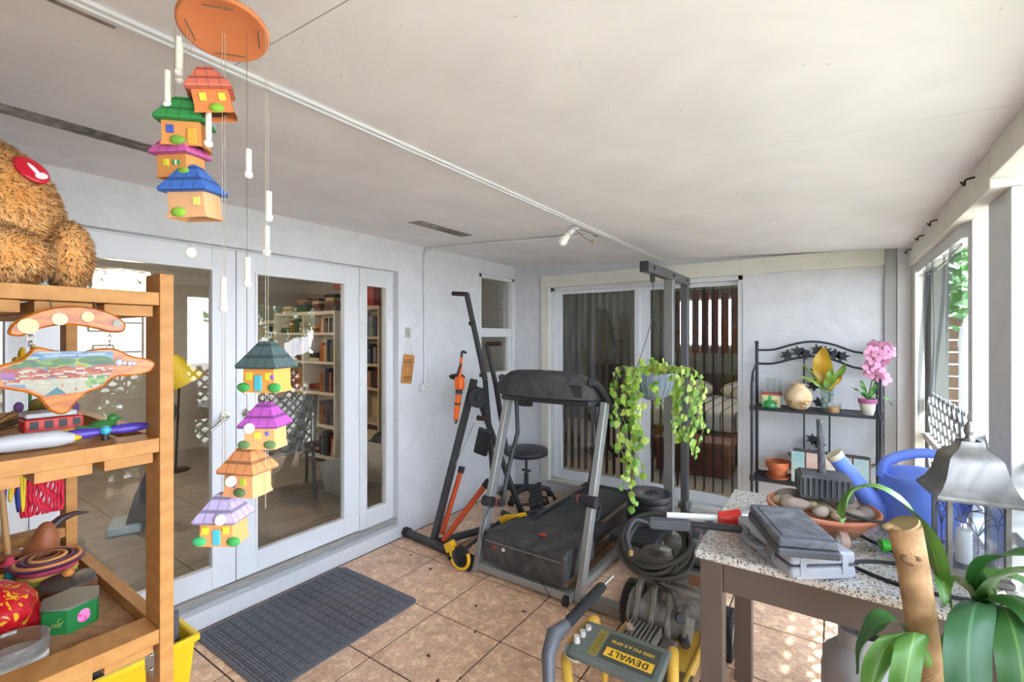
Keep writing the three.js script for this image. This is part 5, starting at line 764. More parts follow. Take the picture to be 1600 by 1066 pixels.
// ---------- weight tower, bench and plates ----------
{
  const t = thing('weight_tower', 'grey steel cable weight tower in front of the sliding door', 'exercise machine', [-1.08, 0, -3.7]), p = (x, y, z) => [x + 1.08, y, z + 3.7];
  const st = M(0x8e9090, 0.4, { metalness: 0.6 }), gun = M(0x6d6f72, 0.4, { metalness: 0.6 });
  part('top_beam', span(-0.03, 0.03, 2.165, 2.235, 3.7 - 4.30, 3.7 - 3.18, 0.004), gun, t); part('beam_cap', span(-0.031, 0.031, 2.163, 2.237, 3.7 - 3.18, 3.7 - 3.172, 0.002), blackPlastic, t);
  for (const z of [-3.30, -3.78, -4.2]) part('bolt', rod(p(-1.12, 2.2, z), p(-1.04, 2.2, z), 0.012, 0.012, 8), charcoal, t);
  part('upright', span(-0.035, 0.035, 0.06, 2.165, 3.7 - 3.80, 3.7 - 3.74, 0.004), st, t); part('upright', span(-0.03, 0.03, 0.06, 2.165, 3.7 - 4.27, 3.7 - 4.21, 0.004), gun, t);
  part('pulley', [new THREE.TorusGeometry(0.03, 0.010, 8, 20).rotateY(Math.PI / 2).translate(0, 2.14, 3.7 - 3.36), new THREE.TorusGeometry(0.03, 0.010, 8, 20).rotateY(Math.PI / 2).translate(0, 2.20, 3.7 - 4.24)], blackPlastic, t);
  part('floor_rail', span(-0.03, 0.03, 0.02, 0.075, 3.7 - 4.30, 3.7 - 2.76, 0.004), st, t); part('front_foot', span(-0.20, 0.03, 0.02, 0.085, 3.7 - 2.76, 3.7 - 2.69, 0.004), st, t); part('foot_cap', span(-0.215, -0.195, 0.015, 0.09, 3.7 - 2.765, 3.7 - 2.685, 0.003), blackRubber, t);
  part('rear_foot', span(-0.30, 0.50, 0.02, 0.08, 3.7 - 4.30, 3.7 - 4.24, 0.004), gun, t); part('guide_bracket', [box(0.10, 0.05, 0.08, 0, 0.25, 3.7 - 4.24, 0.005), rod([0.02, 0.22, 3.7 - 4.2], [0.02, 0.30, 3.7 - 4.2], 0.02)], gun, t);
  part('carriage_bar', bar([0.03, 0.22, 3.7 - 4.16], [0.46, 0.20, 3.7 - 4.0], 0.025, 0.025), gun, t); part('carriage_knob', new THREE.SphereGeometry(0.022, 12, 10).translate(0.42, 0.19, 3.7 - 3.98), blackPlastic, t);
  part('seat_post', span(-0.16, -0.10, 0.06, 0.25, 3.7 - 3.42, 3.7 - 3.36, 0.003), st, t); part('seat_brace', bar([0, 0.05, 3.7 - 3.4], [-0.14, 0.08, 3.7 - 3.4], 0.05, 0.05), st, t); part('bench_pad', box(0.34, 0.055, 0.62, -0.10, 0.272, 3.7 - 3.50, 0.02), M(0x2d2e32, 0.5), t);
  const cable = rod([0, 2.12, 3.7 - 3.375], [0, 1.90, 3.7 - 3.375], 0.003); part('cable', cable, charcoal, t);
}
{
  const g = lathe([[0.022, -0.024], [0.11, -0.020], [0.13, -0.026], [0.162, -0.026], [0.168, -0.018], [0.168, 0.018], [0.162, 0.026], [0.13, 0.026], [0.11, 0.020], [0.022, 0.024], [0.022, -0.024]], 40), iron = M(0x33363b, 0.42, { metalness: 0.3 });
  const where = ['lowest of the stack', 'second from the bottom of the stack', 'third from the bottom of the stack', 'topmost of the stack']; seed = 51;
  for (let i = 0; i < 4; i++) { const t = thing('weight_plate', `dark iron weight plate on the bench, ${where[i]}`, 'weight plate', [-1.185 + rr(-0.012, 0.012), 0.327 + i * 0.0535, -3.60 + rr(-0.012, 0.012)], i, 'weight plates'); part('disc', g, iron, t); part('hub_ring', new THREE.TorusGeometry(0.03, 0.008, 6, 20).rotateX(Math.PI / 2).translate(0, 0.022, 0), charcoal, t); }
  const s = [[-0.90, 0.168, -3.45, 1.4, 'dark iron weight plate standing upright behind the coiled hose'], [-0.83, 0.168, -3.52, 1.3, 'dark iron weight plate standing upright, nearest the table'], ];
  for (const [x, y, z, r, l] of s) { const t = thing('weight_plate', l, 'weight plate', [x, y, z], 0, 'weight plates'); t.rotation.set(0, r - 1.2, Math.PI / 2 - 0.12); part('disc', g, iron, t); part('hub_ring', new THREE.TorusGeometry(0.03, 0.008, 6, 20).rotateX(Math.PI / 2).translate(0, 0.022, 0), charcoal, t); }
}

// ---------- granite table ----------
const TY = 0.93;
const granite = M(0xffffff, 0.25, { map: texture(512, 512, (u, v) => { const a = pfbm(u, v, 46, 201, 2), b = pfbm(u, v, 70, 207, 2), c = pfbm(u, v, 20, 211, 3); let k = [0.80 + c * 0.12, 0.79 + c * 0.12, 0.77 + c * 0.12]; if (a > 0.14) k = mix(k, [0.52, 0.51, 0.50], 0.8); if (b > 0.2) k = mix(k, [0.13, 0.13, 0.14], 0.9); if (c < -0.22) k = mix(k, [0.78, 0.70, 0.56], 0.5); return k; }), clearcoat: 0.3 });
granite.map.repeat.set(2.2, 2.2);
const brownPaint = M(0x5d5049, 0.5);
{
  const t = thing('granite_table', 'brown wooden work table with speckled granite top at the right', 'table', [0.02, 0, -2.24]), X = (x) => x - 0.02, Z = (z) => z + 2.24;
  part('table_top', span(X(-0.43), X(0.47), TY - 0.032, TY, Z(-2.66), Z(-1.815), 0.010), granite, t);
  for (const [x, z] of [[-0.375, -1.875], [-0.375, -2.60], [0.41, -1.875], [0.41, -2.60]]) part('leg', span(X(x) - 0.038, X(x) + 0.038, 0, TY - 0.033, Z(z) - 0.038, Z(z) + 0.038, 0.003), brownPaint, t);
  for (const z of [-1.862, -2.613]) part('apron', span(X(-0.336), X(0.371), TY - 0.145, TY - 0.034, Z(z) - 0.012, Z(z) + 0.012, 0.002), brownPaint, t);
  for (const x of [-0.388, 0.423]) part('apron', span(X(x) - 0.012, X(x) + 0.012, TY - 0.145, TY - 0.034, Z(-2.561), Z(-1.914), 0.002), brownPaint, t);
}
// ---------- tool cases ----------
{
  const grey = M(0xa3a6b0, 0.45), greyD = M(0x6d7075, 0.5);
  const t = thing('tool_case', 'light grey plastic power tool case on the near table edge', 'tool case', [-0.130, TY, -1.955], 0.65);
  part('lower_shell', box(0.222, 0.043, 0.337, 0, 0.022, 0, 0.014), grey, t); part('upper_shell', box(0.220, 0.043, 0.335, 0, 0.0665, 0, 0.014), grey, t); part('seam', box(0.2225, 0.003, 0.3375, 0, 0.044, 0), greyD, t);
  for (const z of [-0.09, 0.06]) part('latch', box(0.012, 0.05, 0.035, -0.112, 0.045, z, 0.004), greyD, t); part('handle', bent([[-0.108, 0.045, -0.055], [-0.145, 0.045, -0.045], [-0.145, 0.045, 0.015], [-0.108, 0.045, 0.03]], 0.015, 0.010), greyD, t);
  for (const x of [-0.07, 0.07]) part('rib', box(0.02, 0.07, 0.004, x, 0.045, 0.168, 0.001), grey, t); part('foot_lip', box(0.19, 0.012, 0.01, 0, 0.01, 0.166, 0.003), grey, t);
  const dk = M(0x4a4d54, 0.5), d = thing('tool_case', 'dark charcoal flat tool case lying on the grey case', 'tool case', [-0.128, TY + 0.089, -1.885], 0.40);
  part('shell', box(0.185, 0.03, 0.325, 0, 0.015, 0, 0.010), dk, d); part('lid', box(0.178, 0.028, 0.318, 0, 0.0435, 0, 0.010), dustyBlackTop(), d); part('lid_panel', box(0.135, 0.004, 0.26, 0, 0.0585, 0, 0.002), dustyBlackTop(), d); part('lid_rib', [box(0.17, 0.006, 0.006, 0, 0.0575, 0.145, 0.002), box(0.17, 0.006, 0.006, 0, 0.0575, -0.145, 0.002)], dk, d);
  for (const z of [-0.08, 0.08]) part('latch', box(0.008, 0.035, 0.03, 0.0935, 0.03, z, 0.003), greyD, d);
}
function dustyBlackTop() { return mottled(0x4f535b, 0x7d8087, { f: 5, rough: 0.65, rep: 4, z: 3 }); }
// ---------- bowl of stones and flood light ----------
{
  const t = thing('terracotta_bowl', 'wide terracotta bowl filled with stones on the table', 'bowl', [-0.045, TY, -2.31]);
  part('bowl', lathe([[0, 0.004], [0.115, 0], [0.125, 0.006], [0.185, 0.075], [0.198, 0.080], [0.200, 0.094], [0.190, 0.098], [0.176, 0.085], [0.118, 0.018], [0, 0.016]], 48), mottled(0xb8694a, 0xd39a7c, { f: 5, rough: 0.9, z: 9 }), t);
  seed = 61; const sm = [mottled(0x8d8176, 0xa89b8c, { f: 6, rough: 0.85 }), mottled(0x9c8a72, 0xb8a78c, { f: 6, rough: 0.85, z: 4 }), mottled(0x7c726c, 0x958a84, { f: 6, rough: 0.85, z: 8 })];
  const looks = ['long grey stone at the front left of the bowl', 'round tan stone at the left rim of the bowl', 'brownish stone at the back of the bowl', 'pale oval stone at the front of the bowl', 'small round grey stone in the front middle of the bowl', 'tan stone at the right rim of the bowl', 'dark stone at the right front of the bowl', 'flat stone under the flood light', 'grey stone at the back right of the bowl', 'light brown stone beside the flood light', 'small tan stone between the larger ones', 'long brown stone at the back left of the bowl', 'pinkish stone second from the left rim of the bowl', 'small grey stone at the right of the long front stone', 'tan stone in front of the right rim stone'];
  const spots = [[-0.085, 0.100, 0.075, 0.036, 1.6], [-0.145, 0.090, 0.03, 0.030, 1.2], [-0.06, 0.09, -0.10, 0.036, 1.3], [0.0, 0.10, 0.115, 0.030, 1.4], [0.055, 0.095, 0.115, 0.026, 1.1], [0.14, 0.092, 0.02, 0.034, 1.2], [0.10, 0.098, 0.08, 0.030, 1.3], [0.0, 0.075, 0.0, 0.045, 1.5], [0.09, 0.09, -0.08, 0.036, 1.2], [0.085, 0.098, 0.0, 0.032, 1.2], [-0.03, 0.10, 0.06, 0.026, 1.1], [-0.12, 0.10, -0.045, 0.036, 1.6], [-0.12, 0.10, 0.035, 0.030, 1.4], [0.03, 0.10, 0.07, 0.026, 1.3], [0.13, 0.092, 0.055, 0.028, 1.2]];
  spots.forEach(([x, y, z, r, l], i) => { const g = new THREE.IcosahedronGeometry(r, 3), p = g.attributes.position; for (let k = 0; k < p.count; k++) { const a = [p.getX(k), p.getY(k), p.getZ(k)], n = 1 + 0.10 * noise(a[0] * 22 + i * 5, a[1] * 22, a[2] * 22); p.setXYZ(k, a[0] * n * l, a[1] * n * 0.72, a[2] * n * 0.92); } g.computeVertexNormals(); single('stone', boxUV(mergeVertices(g)), sm[i % 3], looks[i], 'stone', [-0.045 + x, TY + y * 0.9 + 0.014, -2.31 + z], rr(0, 6), 'stones in the bowl'); });
  const f = thing('flood_light', 'dusty black finned flood light with a pipe stem standing on the stones', 'lamp', [-0.038, TY + 0.130, -2.33], 0.15), fm = mottled(0x3b3d40, 0x66676a, { f: 6, rough: 0.7 });
  part('housing', creased(loft([[0.085, 0.07, 0.0], [0.092, 0.076, 0.02], [0.088, 0.07, 0.085], [0.08, 0.062, 0.092]].map(([w, d, y]) => [[-w, y, -d], [w, y, -d], [w, y, d], [-w, y, d]])), 0.4), fm, f);
  for (let i = 0; i < 9; i++) part('fin', box(0.006, 0.07, 0.012, -0.076 + i * 0.019, 0.05, 0.077, 0.001), fm, f); for (let i = 0; i < 6; i++) part('fin', box(0.012, 0.07, 0.006, -0.092, 0.05, -0.055 + i * 0.022, 0.001), fm, f);
  part('pipe', [rod([-0.005, 0.09, -0.01], [-0.012, 0.31, -0.02], 0.014, 0.012, 12), rod([-0.005, 0.09, -0.01], [-0.005, 0.105, -0.01], 0.02, 0.018, 12)], fm, f); part('bracket', bent([[-0.02, 0.01, 0.09], [0.06, -0.02, 0.15], [0.20, -0.03, 0.17]], 0.03, 0.006), charcoal, f);
}
// ---------- watering can ----------
{
  const t = thing('watering_can', 'blue plastic watering can with long spout behind the lantern', 'watering can', [0.275, TY, -2.50], 0.0), b = M(0x6c8ce6, 0.4);
  part('body', lathe([[0, 0], [0.11, 0], [0.125, 0.02], [0.130, 0.12], [0.122, 0.20], [0.118, 0.205], [0.118, 0.222], [0.105, 0.225], [0.10, 0.205], [0, 0.20]], 40), b, t);
  part('top_cover', lathe([[0.105, 0.222], [0.08, 0.245], [0.03, 0.256], [0, 0.257]], 40), b, t);
  part('handle', flow([V(-0.115, 0.205, 0.02), V(-0.10, 0.265, 0.015), V(-0.03, 0.305, 0.0), V(0.06, 0.315, -0.01), V(0.12, 0.28, -0.02), V(0.155, 0.18, -0.02), V(0.128, 0.06, -0.02)], [0.02, 0.021, 0.02, 0.019, 0.019, 0.018, 0.018], 14), b, t);
  part('spout', flow([V(-0.10, 0.05, 0.03), V(-0.17, 0.13, 0.055), V(-0.235, 0.225, 0.08), V(-0.275, 0.285, 0.095)], [0.044, 0.038, 0.033, 0.031], 18), b, t); part('spout_mouth', rod([-0.268, 0.275, 0.0925], [-0.281, 0.293, 0.0965], 0.032, 0.034, 20), M(0xcfc6ae, 0.6), t);
}
// ---------- bottle, cords, nozzle on the table ----------
{
  const t = thing('plastic_bottle', 'clear plastic bottle with green cap lying on the granite', 'bottle', [-0.015, TY + 0.034, -2.10], 0.33), cl = M(0xf2f7f4, 0.05, { transmission: 1, thickness: 0, ior: 1.3 });
  part('bottle_body', lathe([[0, 0], [0.030, 0.002], [0.033, 0.012], [0.031, 0.05], [0.033, 0.10], [0.028, 0.13], [0.014, 0.155], [0.013, 0.175]], 24).rotateZ(-Math.PI / 2), cl, t); part('printed_band', lathe([[0.0325, 0.03], [0.0325, 0.055]], 24).rotateZ(-Math.PI / 2), M(0xb08f84, 0.5), t); part('cap', [rod([0.165, 0, 0], [0.205, 0, 0], 0.020, 0.017, 18), rod([0.16, 0, 0], [0.17, 0, 0], 0.022, 0.022, 18)], M(0x39b531, 0.35), t);
  single('power_cord', tube([[0.02, TY + 0.006, -2.36], [0.16, TY + 0.02, -2.16], [0.22, TY + 0.01, -2.10], [0.10, TY + 0.006, -2.05], [0.05, TY + 0.006, -1.98], [0.20, TY + 0.006, -1.90], [0.40, TY + 0.006, -1.93]], 0.006, 90, 8), blackRubber, 'black power cord curling across the granite top', 'cord');
  const n = thing('hand_blower', 'red and silver nozzle tool with long white tube on the far left table corner', 'tool', [-0.355, TY, -2.13], 0.2);
  part('funnel', rod([-0.045, 0.035, 0.02], [0.03, 0.038, 0.0], 0.022, 0.036, 20), M(0xd22a24, 0.35), n); part('funnel_rim', new THREE.TorusGeometry(0.022, 0.005, 8, 20).rotateY(Math.PI / 2).translate(-0.047, 0.035, 0.02), M(0xd22a24, 0.35), n); part('silver_collar', rod([0.028, 0.038, 0.0], [0.07, 0.05, -0.015], 0.034, 0.024, 20), M(0xb7bbc4, 0.3, { metalness: 0.6 }), n); part('red_trigger', box(0.03, 0.025, 0.03, 0.10, 0.03, -0.01, 0.008), M(0xc0221f, 0.4), n); part('grip', rod([0.065, 0.048, -0.012], [0.16, 0.03, -0.02], 0.02, 0.016, 14), charcoal, n);
  part('white_tube', rod([-0.03, 0.034, 0.02], [-0.25, 0.032, 0.075], 0.013, 0.013, 14), M(0xe6e6e4, 0.3), n);
  const w = thing('vacuum_wand', 'dusty black floor nozzle wand resting over the table corner', 'wand', [-0.44, TY + 0.030, -2.0], 0);
  part('tube', rod([-0.055, 0.0, 0.035], [0.17, 0.012, -0.01], 0.013, 0.015, 14), blackPlastic, w); part('nozzle_head', [place(new RoundedBoxGeometry(0.16, 0.04, 0.045, 1, 0.008), -0.115, -0.008, 0.055, 0, 0.25, 0.06)], M(0x4c5157, 0.45), w);
}
// ---------- lantern ----------
{
  const t = thing('garden_lantern', 'tall silver candle lantern with etched glass on the table, nearest the post', 'lantern', [0.366, TY, -2.14], 0.13), s = mottled(0x85837f, 0x6c6a66, { f: 20, rough: 0.4, extra: { metalness: 0.5 } }), a = 0.105;
  t.scale.set(0.66, 1.12, 0.66);
  const sq = (w, y) => [[-w, y, -w], [w, y, -w], [w, y, w], [-w, y, w]];
  part('base', creased(loft([sq(0.115, 0), sq(0.125, 0.004), sq(0.125, 0.018), sq(0.112, 0.026), sq(0.112, 0.034)]), 0.3), s, t);
  for (const [x, z] of [[1, 1], [1, -1], [-1, 1], [-1, -1]]) part('corner_post', span(x * a - 0.011, x * a + 0.011, 0.034, 0.235, z * a - 0.011, z * a + 0.011, 0.003), s, t);
  for (const [x, z] of [[0, 1], [0, -1], [1, 0], [-1, 0]]) {
    const gl = part('glass_panel', new THREE.PlaneGeometry(0.19, 0.2).translate(0, 0.134, 0).rotateY(x ? x * Math.PI / 2 : z > 0 ? 0 : Math.PI).translate(x * a, 0, z * a), M(0xe8eefb, 0.12, { transmission: 1, thickness: 0, ior: 1.4 }), t);
    const L = (p) => tube(p, 0.0016, 16, 5); const lead = [L([[0, 0.235, 0], [0, 0.205, 0]]), L([[0, 0.135, 0], [0, 0.035, 0]]), L([[-0.085, 0.175, 0], [-0.04, 0.198, 0], [0, 0.204, 0], [0.04, 0.198, 0], [0.085, 0.175, 0]]), L([[0, 0.135, 0], [-0.035, 0.165, 0], [-0.085, 0.175, 0]]), L([[0, 0.135, 0], [0.035, 0.165, 0], [0.085, 0.175, 0]]), L([[0, 0.135, 0], [-0.02, 0.175, 0], [-0.055, 0.192, 0]]), L([[0, 0.135, 0], [0.02, 0.175, 0], [0.055, 0.192, 0]])];
    part('leading', merge(lead).rotateY(x ? x * Math.PI / 2 : z > 0 ? 0 : Math.PI).translate(x * (a + 0.002), 0, z * (a + 0.002)), M(0x3a3b42, 0.5), gl);
  }
  const rings = [[0.165, 0.232], [0.168, 0.240], [0.160, 0.247], [0.140, 0.262], [0.118, 0.292], [0.105, 0.33], [0.098, 0.348], [0.08, 0.362], [0.055, 0.372], [0.045, 0.385], [0.04, 0.395]];
  const side = (r) => { const pos = [], idx = [], n = 8; rings.forEach(([w, y]) => { for (let k = 0; k <= n; k++) pos.push(-w + 2 * w * k / n, y, w); }); for (let i = 0; i < rings.length - 1; i++) for (let k = 0; k < n; k++) { const q = i * (n + 1) + k, e = q + n + 1; idx.push(q, q + 1, e, e, q + 1, e + 1); } const g = new THREE.BufferGeometry(); g.setAttribute('position', new THREE.Float32BufferAttribute(pos, 3)); g.setIndex(idx); g.computeVertexNormals(); return boxUV(g.rotateY(r)); };
  part('roof', [side(0), side(Math.PI / 2), side(Math.PI), side(-Math.PI / 2), box(0.33, 0.002, 0.33, 0, 0.233, 0)], s, t);
  part('finial', lathe([[0.022, 0.393], [0.024, 0.400], [0.010, 0.405], [0.020, 0.418], [0.021, 0.428], [0.012, 0.445], [0.005, 0.452], [0, 0.454]], 20), s, t);
  
  part('candle', [rod([-0.02, 0.034, 0], [-0.02, 0.13, 0], 0.032, 0.032, 20), rod([-0.02, 0.13, 0], [-0.02, 0.14, 0], 0.0015)], M(0xe9e4d6, 0.6), t);
}
// ---------- pressure washer ----------
{
  const t = thing('pressure_washer', 'dirty yellow and grey pressure washer with petrol engine beside the table', 'pressure washer', [-0.74, 0, -2.45]), p = (x, y, z) => [x + 0.74, y, z + 2.45];
  const yel = mottled(0xdcb04a, 0xc4983a, { f: 6, rough: 0.5 }), alu = mottled(0x8f8d88, 0x6e6a62, { f: 8, rough: 0.6, extra: { metalness: 0.3 } }), engine = mottled(0x6b6762, 0x4c4844, { f: 7, rough: 0.7 }), tyre = M(0x2e2d2b, 0.85), rust = mottled(0x8a5430, 0x5f4a3c, { f: 6, rough: 0.9 });
  for (const x of [-1.0, -0.47]) { const w = part('wheel_tyre', new THREE.TorusGeometry(0.095, 0.036, 12, 32).rotateY(Math.PI / 2).translate(...p(x, 0.131, -2.72)), tyre, t); part('tread', Array.from({ length: 30 }, (_, i) => box(0.05, 0.004, 0.012, 0, 0.1285, 0).rotateX(i * Math.PI / 15).translate(...p(x, 0.131, -2.72))), tyre, w); part('rim', rod(p(x - 0.02, 0.131, -2.72), p(x + 0.02, 0.131, -2.72), 0.065, 0.065, 20), alu, w); }
  part('axle', rod(p(-1.0, 0.131, -2.72), p(-0.47, 0.131, -2.72), 0.012), charcoal, t);
  part('base_plate', span(0.74 - 0.93, 0.74 - 0.53, 0.16, 0.175, 2.45 - 2.88, 2.45 - 2.08, 0.004), yel, t);
  for (const x of [-0.92, -0.55]) part('frame_tube', bent([p(x, 0.165, -2.88), p(x, 0.165, -2.05), p(x + (x < -0.7 ? 0.03 : 0.0), 0.30, -1.97)], 0.06, 0.018, 12), yel, t);
  part('front_leg', bent([p(-0.90, 0.165, -2.10), p(-0.90, 0.02, -2.08), p(-0.57, 0.02, -2.08), p(-0.57, 0.165, -2.10)], 0.04, 0.016, 10), yel, t);
  part('handle_tube', bent([p(-0.89, 0.28, -1.99), p(-0.80, 0.585, -1.76), p(-0.855, 0.50, -1.60), p(-0.74, 0.43, -1.44), p(-0.50, 0.43, -1.44), p(-0.44, 0.50, -1.58), p(-0.485, 0.585, -1.74), p(-0.55, 0.28, -1.99)], 0.06, 0.020, 14), yel, t);
  // control panel facing up
  const panelTex = canvasTex(512, 256, (c, w, h) => {
    c.fillStyle = '#5d645f'; c.fillRect(0, 0, w, h); c.fillStyle = '#3c4038'; c.fillRect(14, 20, 340, 216); c.fillStyle = '#8a7a2c'; c.fillRect(362, 20, 56, 216);
    c.fillStyle = '#e0b02a'; c.fillRect(30, 52, 300, 72); c.fillStyle = '#22231f'; c.font = 'bold 64px sans-serif'; c.textAlign = 'center'; c.fillText('DEWALT', 180, 111);
    c.fillStyle = '#d8ad2e'; c.font = 'bold 34px sans-serif'; c.fillText('3800 PSI 4.5 GPM', 184, 190); c.fillStyle = '#3a3626'; for (let i = 0; i < 9; i++) c.fillRect(370, 40 + i * 20, 40, 6);
    for (let i = 0; i < 60; i++) { c.fillStyle = ['#8d9088', '#777a70', '#a8a89c'][i % 3]; c.fillRect((i * 97) % w, (i * 53) % h, 3 + i % 5, 2 + i % 3); }
  });
  const pm = part('control_panel', place(new RoundedBoxGeometry(0.33, 0.03, 0.18, 2, 0.010), ...p(-0.645, 0.565, -1.625), 0.16, 0.0, 0), M(0x5c635f, 0.5), t);
  part('panel_label', place(new THREE.PlaneGeometry(0.30, 0.15).rotateX(-Math.PI / 2).rotateY(Math.PI), ...p(-0.645, 0.565, -1.625), 0.16, 0.0, 0).translate(0, 0.0158, 0.0025), M(0xffffff, 0.45, { map: panelTex }), pm);
  part('panel_knob', [[-0.795, -1.585, 0x8c8c88], [-0.79, -1.625, 0xc08a88], [-0.785, -1.665, 0x7a4038]].map(([x, z]) => rod(p(x, 0.575, z), p(x, 0.60, z), 0.013, 0.011, 14)), M(0xbdb4ae, 0.4), pm);
  part('panel_bin', lathe([[0, 0], [0.03, 0.002], [0.05, 0.02], [0.055, 0.03]], 20).translate(...p(-0.79, 0.515, -1.585)), M(0xc4c6c2, 0.4), pm);
  // spray gun lying in its holder
  const gun = part('spray_gun', sweep([V(...p(-0.845, 0.615, -1.60)), V(...p(-0.86, 0.61, -1.53)), V(...p(-0.85, 0.57, -1.47)), V(...p(-0.83, 0.47, -1.44))], [0.022, 0.03, 0.026, 0.022], 12), M(0x55585e, 0.45), t);
  part('ribbed_grip', [rod(p(-0.845, 0.615, -1.60), p(-0.83, 0.635, -1.90), 0.019, 0.019, 14), ...Array.from({ length: 16 }, (_, i) => new THREE.TorusGeometry(0.019, 0.003, 6, 14).translate(...p(-0.845 + 0.012 * i / 15 * 1.1, 0.617 + i * 0.0012, -1.63 - i * 0.017)))], blackRubber, gun);
  part('lance_tube', rod(p(-0.83, 0.635, -1.90), p(-0.82, 0.645, -1.99), 0.006), chrome, gun);
  // pump with cooling fins
  const pump = part('pump_block', box(0.17, 0.12, 0.13, 0.74 - 0.76, 0.245, 2.45 - 2.20, 0.015), alu, t); for (let i = 0; i < 8; i++) part('pump_fin', box(0.010, 0.14, 0.14, 0.74 - 0.83 + i * 0.02, 0.25, 2.45 - 2.20, 0.002), alu, pump); part('pump_cap', rod(p(-0.81, 0.31, -2.18), p(-0.81, 0.335, -2.18), 0.018, 0.016, 12), M(0xb09a86, 0.5), pump); part('pump_inlet', rod(p(-0.68, 0.23, -2.14), p(-0.63, 0.23, -2.10), 0.025, 0.025, 14), blackPlastic, pump); part('pump_head', box(0.07, 0.10, 0.09, 0.74 - 0.635, 0.25, 2.45 - 2.20, 0.012), engine, pump);
  const gh = part('crank_case', [rod(p(-0.86, 0.30, -2.40), p(-0.60, 0.30, -2.40), 0.085, 0.085, 28), rod(p(-0.875, 0.30, -2.40), p(-0.86, 0.30, -2.40), 0.10, 0.10, 28), rod(p(-0.60, 0.30, -2.40), p(-0.585, 0.30, -2.40), 0.10, 0.10, 28)], alu, t);
  for (const x of [-0.83, -0.75, -0.67]) part('cast_rib', extrude(smooth([[-0.09, -0.06], [0.10, -0.07], [0.105, 0.0], [0.06, 0.07], [0.045, 0.135], [-0.01, 0.14], [-0.03, 0.08], [-0.09, 0.05]], 30), 0.026, 0.004).rotateY(-Math.PI / 2).translate(...p(x, 0.31, -2.40)), alu, gh);
  part('carburetor', [box(0.09, 0.075, 0.08, 0.74 - 0.77, 0.41, 2.45 - 2.47, 0.012), rod(p(-0.77, 0.41, -2.43), p(-0.79, 0.38, -2.35), 0.025, 0.022, 16), rod(p(-0.81, 0.42, -2.47), p(-0.86, 0.43, -2.47), 0.022, 0.02, 14)], alu, gh);
  part('oil_cap', rod(p(-0.62, 0.36, -2.33), p(-0.605, 0.375, -2.30), 0.022, 0.02, 12), blackPlastic, gh); part('drain_plug', rod(p(-0.60, 0.27, -2.33), p(-0.58, 0.26, -2.29), 0.026, 0.022, 12), blackPlastic, gh);
  part('case_bolt', Array.from({ length: 6 }, (_, i) => rod(p(-0.875, 0.30 + Math.sin(i * 1.047) * 0.085, -2.40 + Math.cos(i * 1.047) * 0.085), p(-0.884, 0.30 + Math.sin(i * 1.047) * 0.085, -2.40 + Math.cos(i * 1.047) * 0.085), 0.009, 0.009, 6)), charcoal, gh).userData = { kind: 'stuff' };
  part('throttle_rod', [bent([p(-0.86, 0.44, -2.47), p(-0.80, 0.47, -2.42), p(-0.66, 0.45, -2.36), p(-0.62, 0.36, -2.32)], 0.03, 0.005)], charcoal, gh);
  part('engine_block', box(0.34, 0.24, 0.30, 0.74 - 0.72, 0.32, 2.45 - 2.66, 0.03), engine, t);
  const sh = part('engine_shroud', box(0.24, 0.03, 0.22, 0.74 - 0.62, 0.455, 2.45 - 2.50, 0.01).applyMatrix4(new THREE.Matrix4()), alu, t); sh.rotation.x = 0;
  const mf = part('muffler_cover', place(new RoundedBoxGeometry(0.26, 0.17, 0.02, 1, 0.008), ...p(-0.60, 0.42, -2.42), -0.5, 0, 0), alu, t);
  for (let i = 0; i < 7; i++) part('vent_slot', [place(box(0.07, 0.007, 0.006), ...p(-0.66, 0.39 + i * 0.016, -2.407 - i * 0.0085), -0.5), place(box(0.07, 0.007, 0.006), ...p(-0.57, 0.39 + i * 0.016, -2.407 - i * 0.0085), -0.5)], M(0x2a2826, 0.8), mf);
  part('rust_patch', place(new RoundedBoxGeometry(0.09, 0.05, 0.004, 1, 0.002), ...p(-0.56, 0.497, -2.452), -0.5), rust, mf);
  part('recoil_cover', [rod(p(-0.80, 0.44, -2.62), p(-0.80, 0.52, -2.62), 0.13, 0.10, 28), rod(p(-0.80, 0.52, -2.62), p(-0.80, 0.545, -2.62), 0.06, 0.05, 20)], engine, t); part('torn_label', box(0.06, 0.002, 0.05, 0.74 - 0.77, 0.546, 2.45 - 2.61, 0.0005), M(0xa49c8e, 0.7), t);
  part('fuel_tank', box(0.24, 0.10, 0.17, 0.74 - 0.68, 0.50, 2.45 - 2.78, 0.03), engine, t); part('label_plate', box(0.12, 0.003, 0.14, 0.74 - 0.585, 0.178, 2.45 - 2.15, 0.001), mottled(0x6a5a34, 0x4a4232, { f: 10, rough: 0.7 }), t);
}
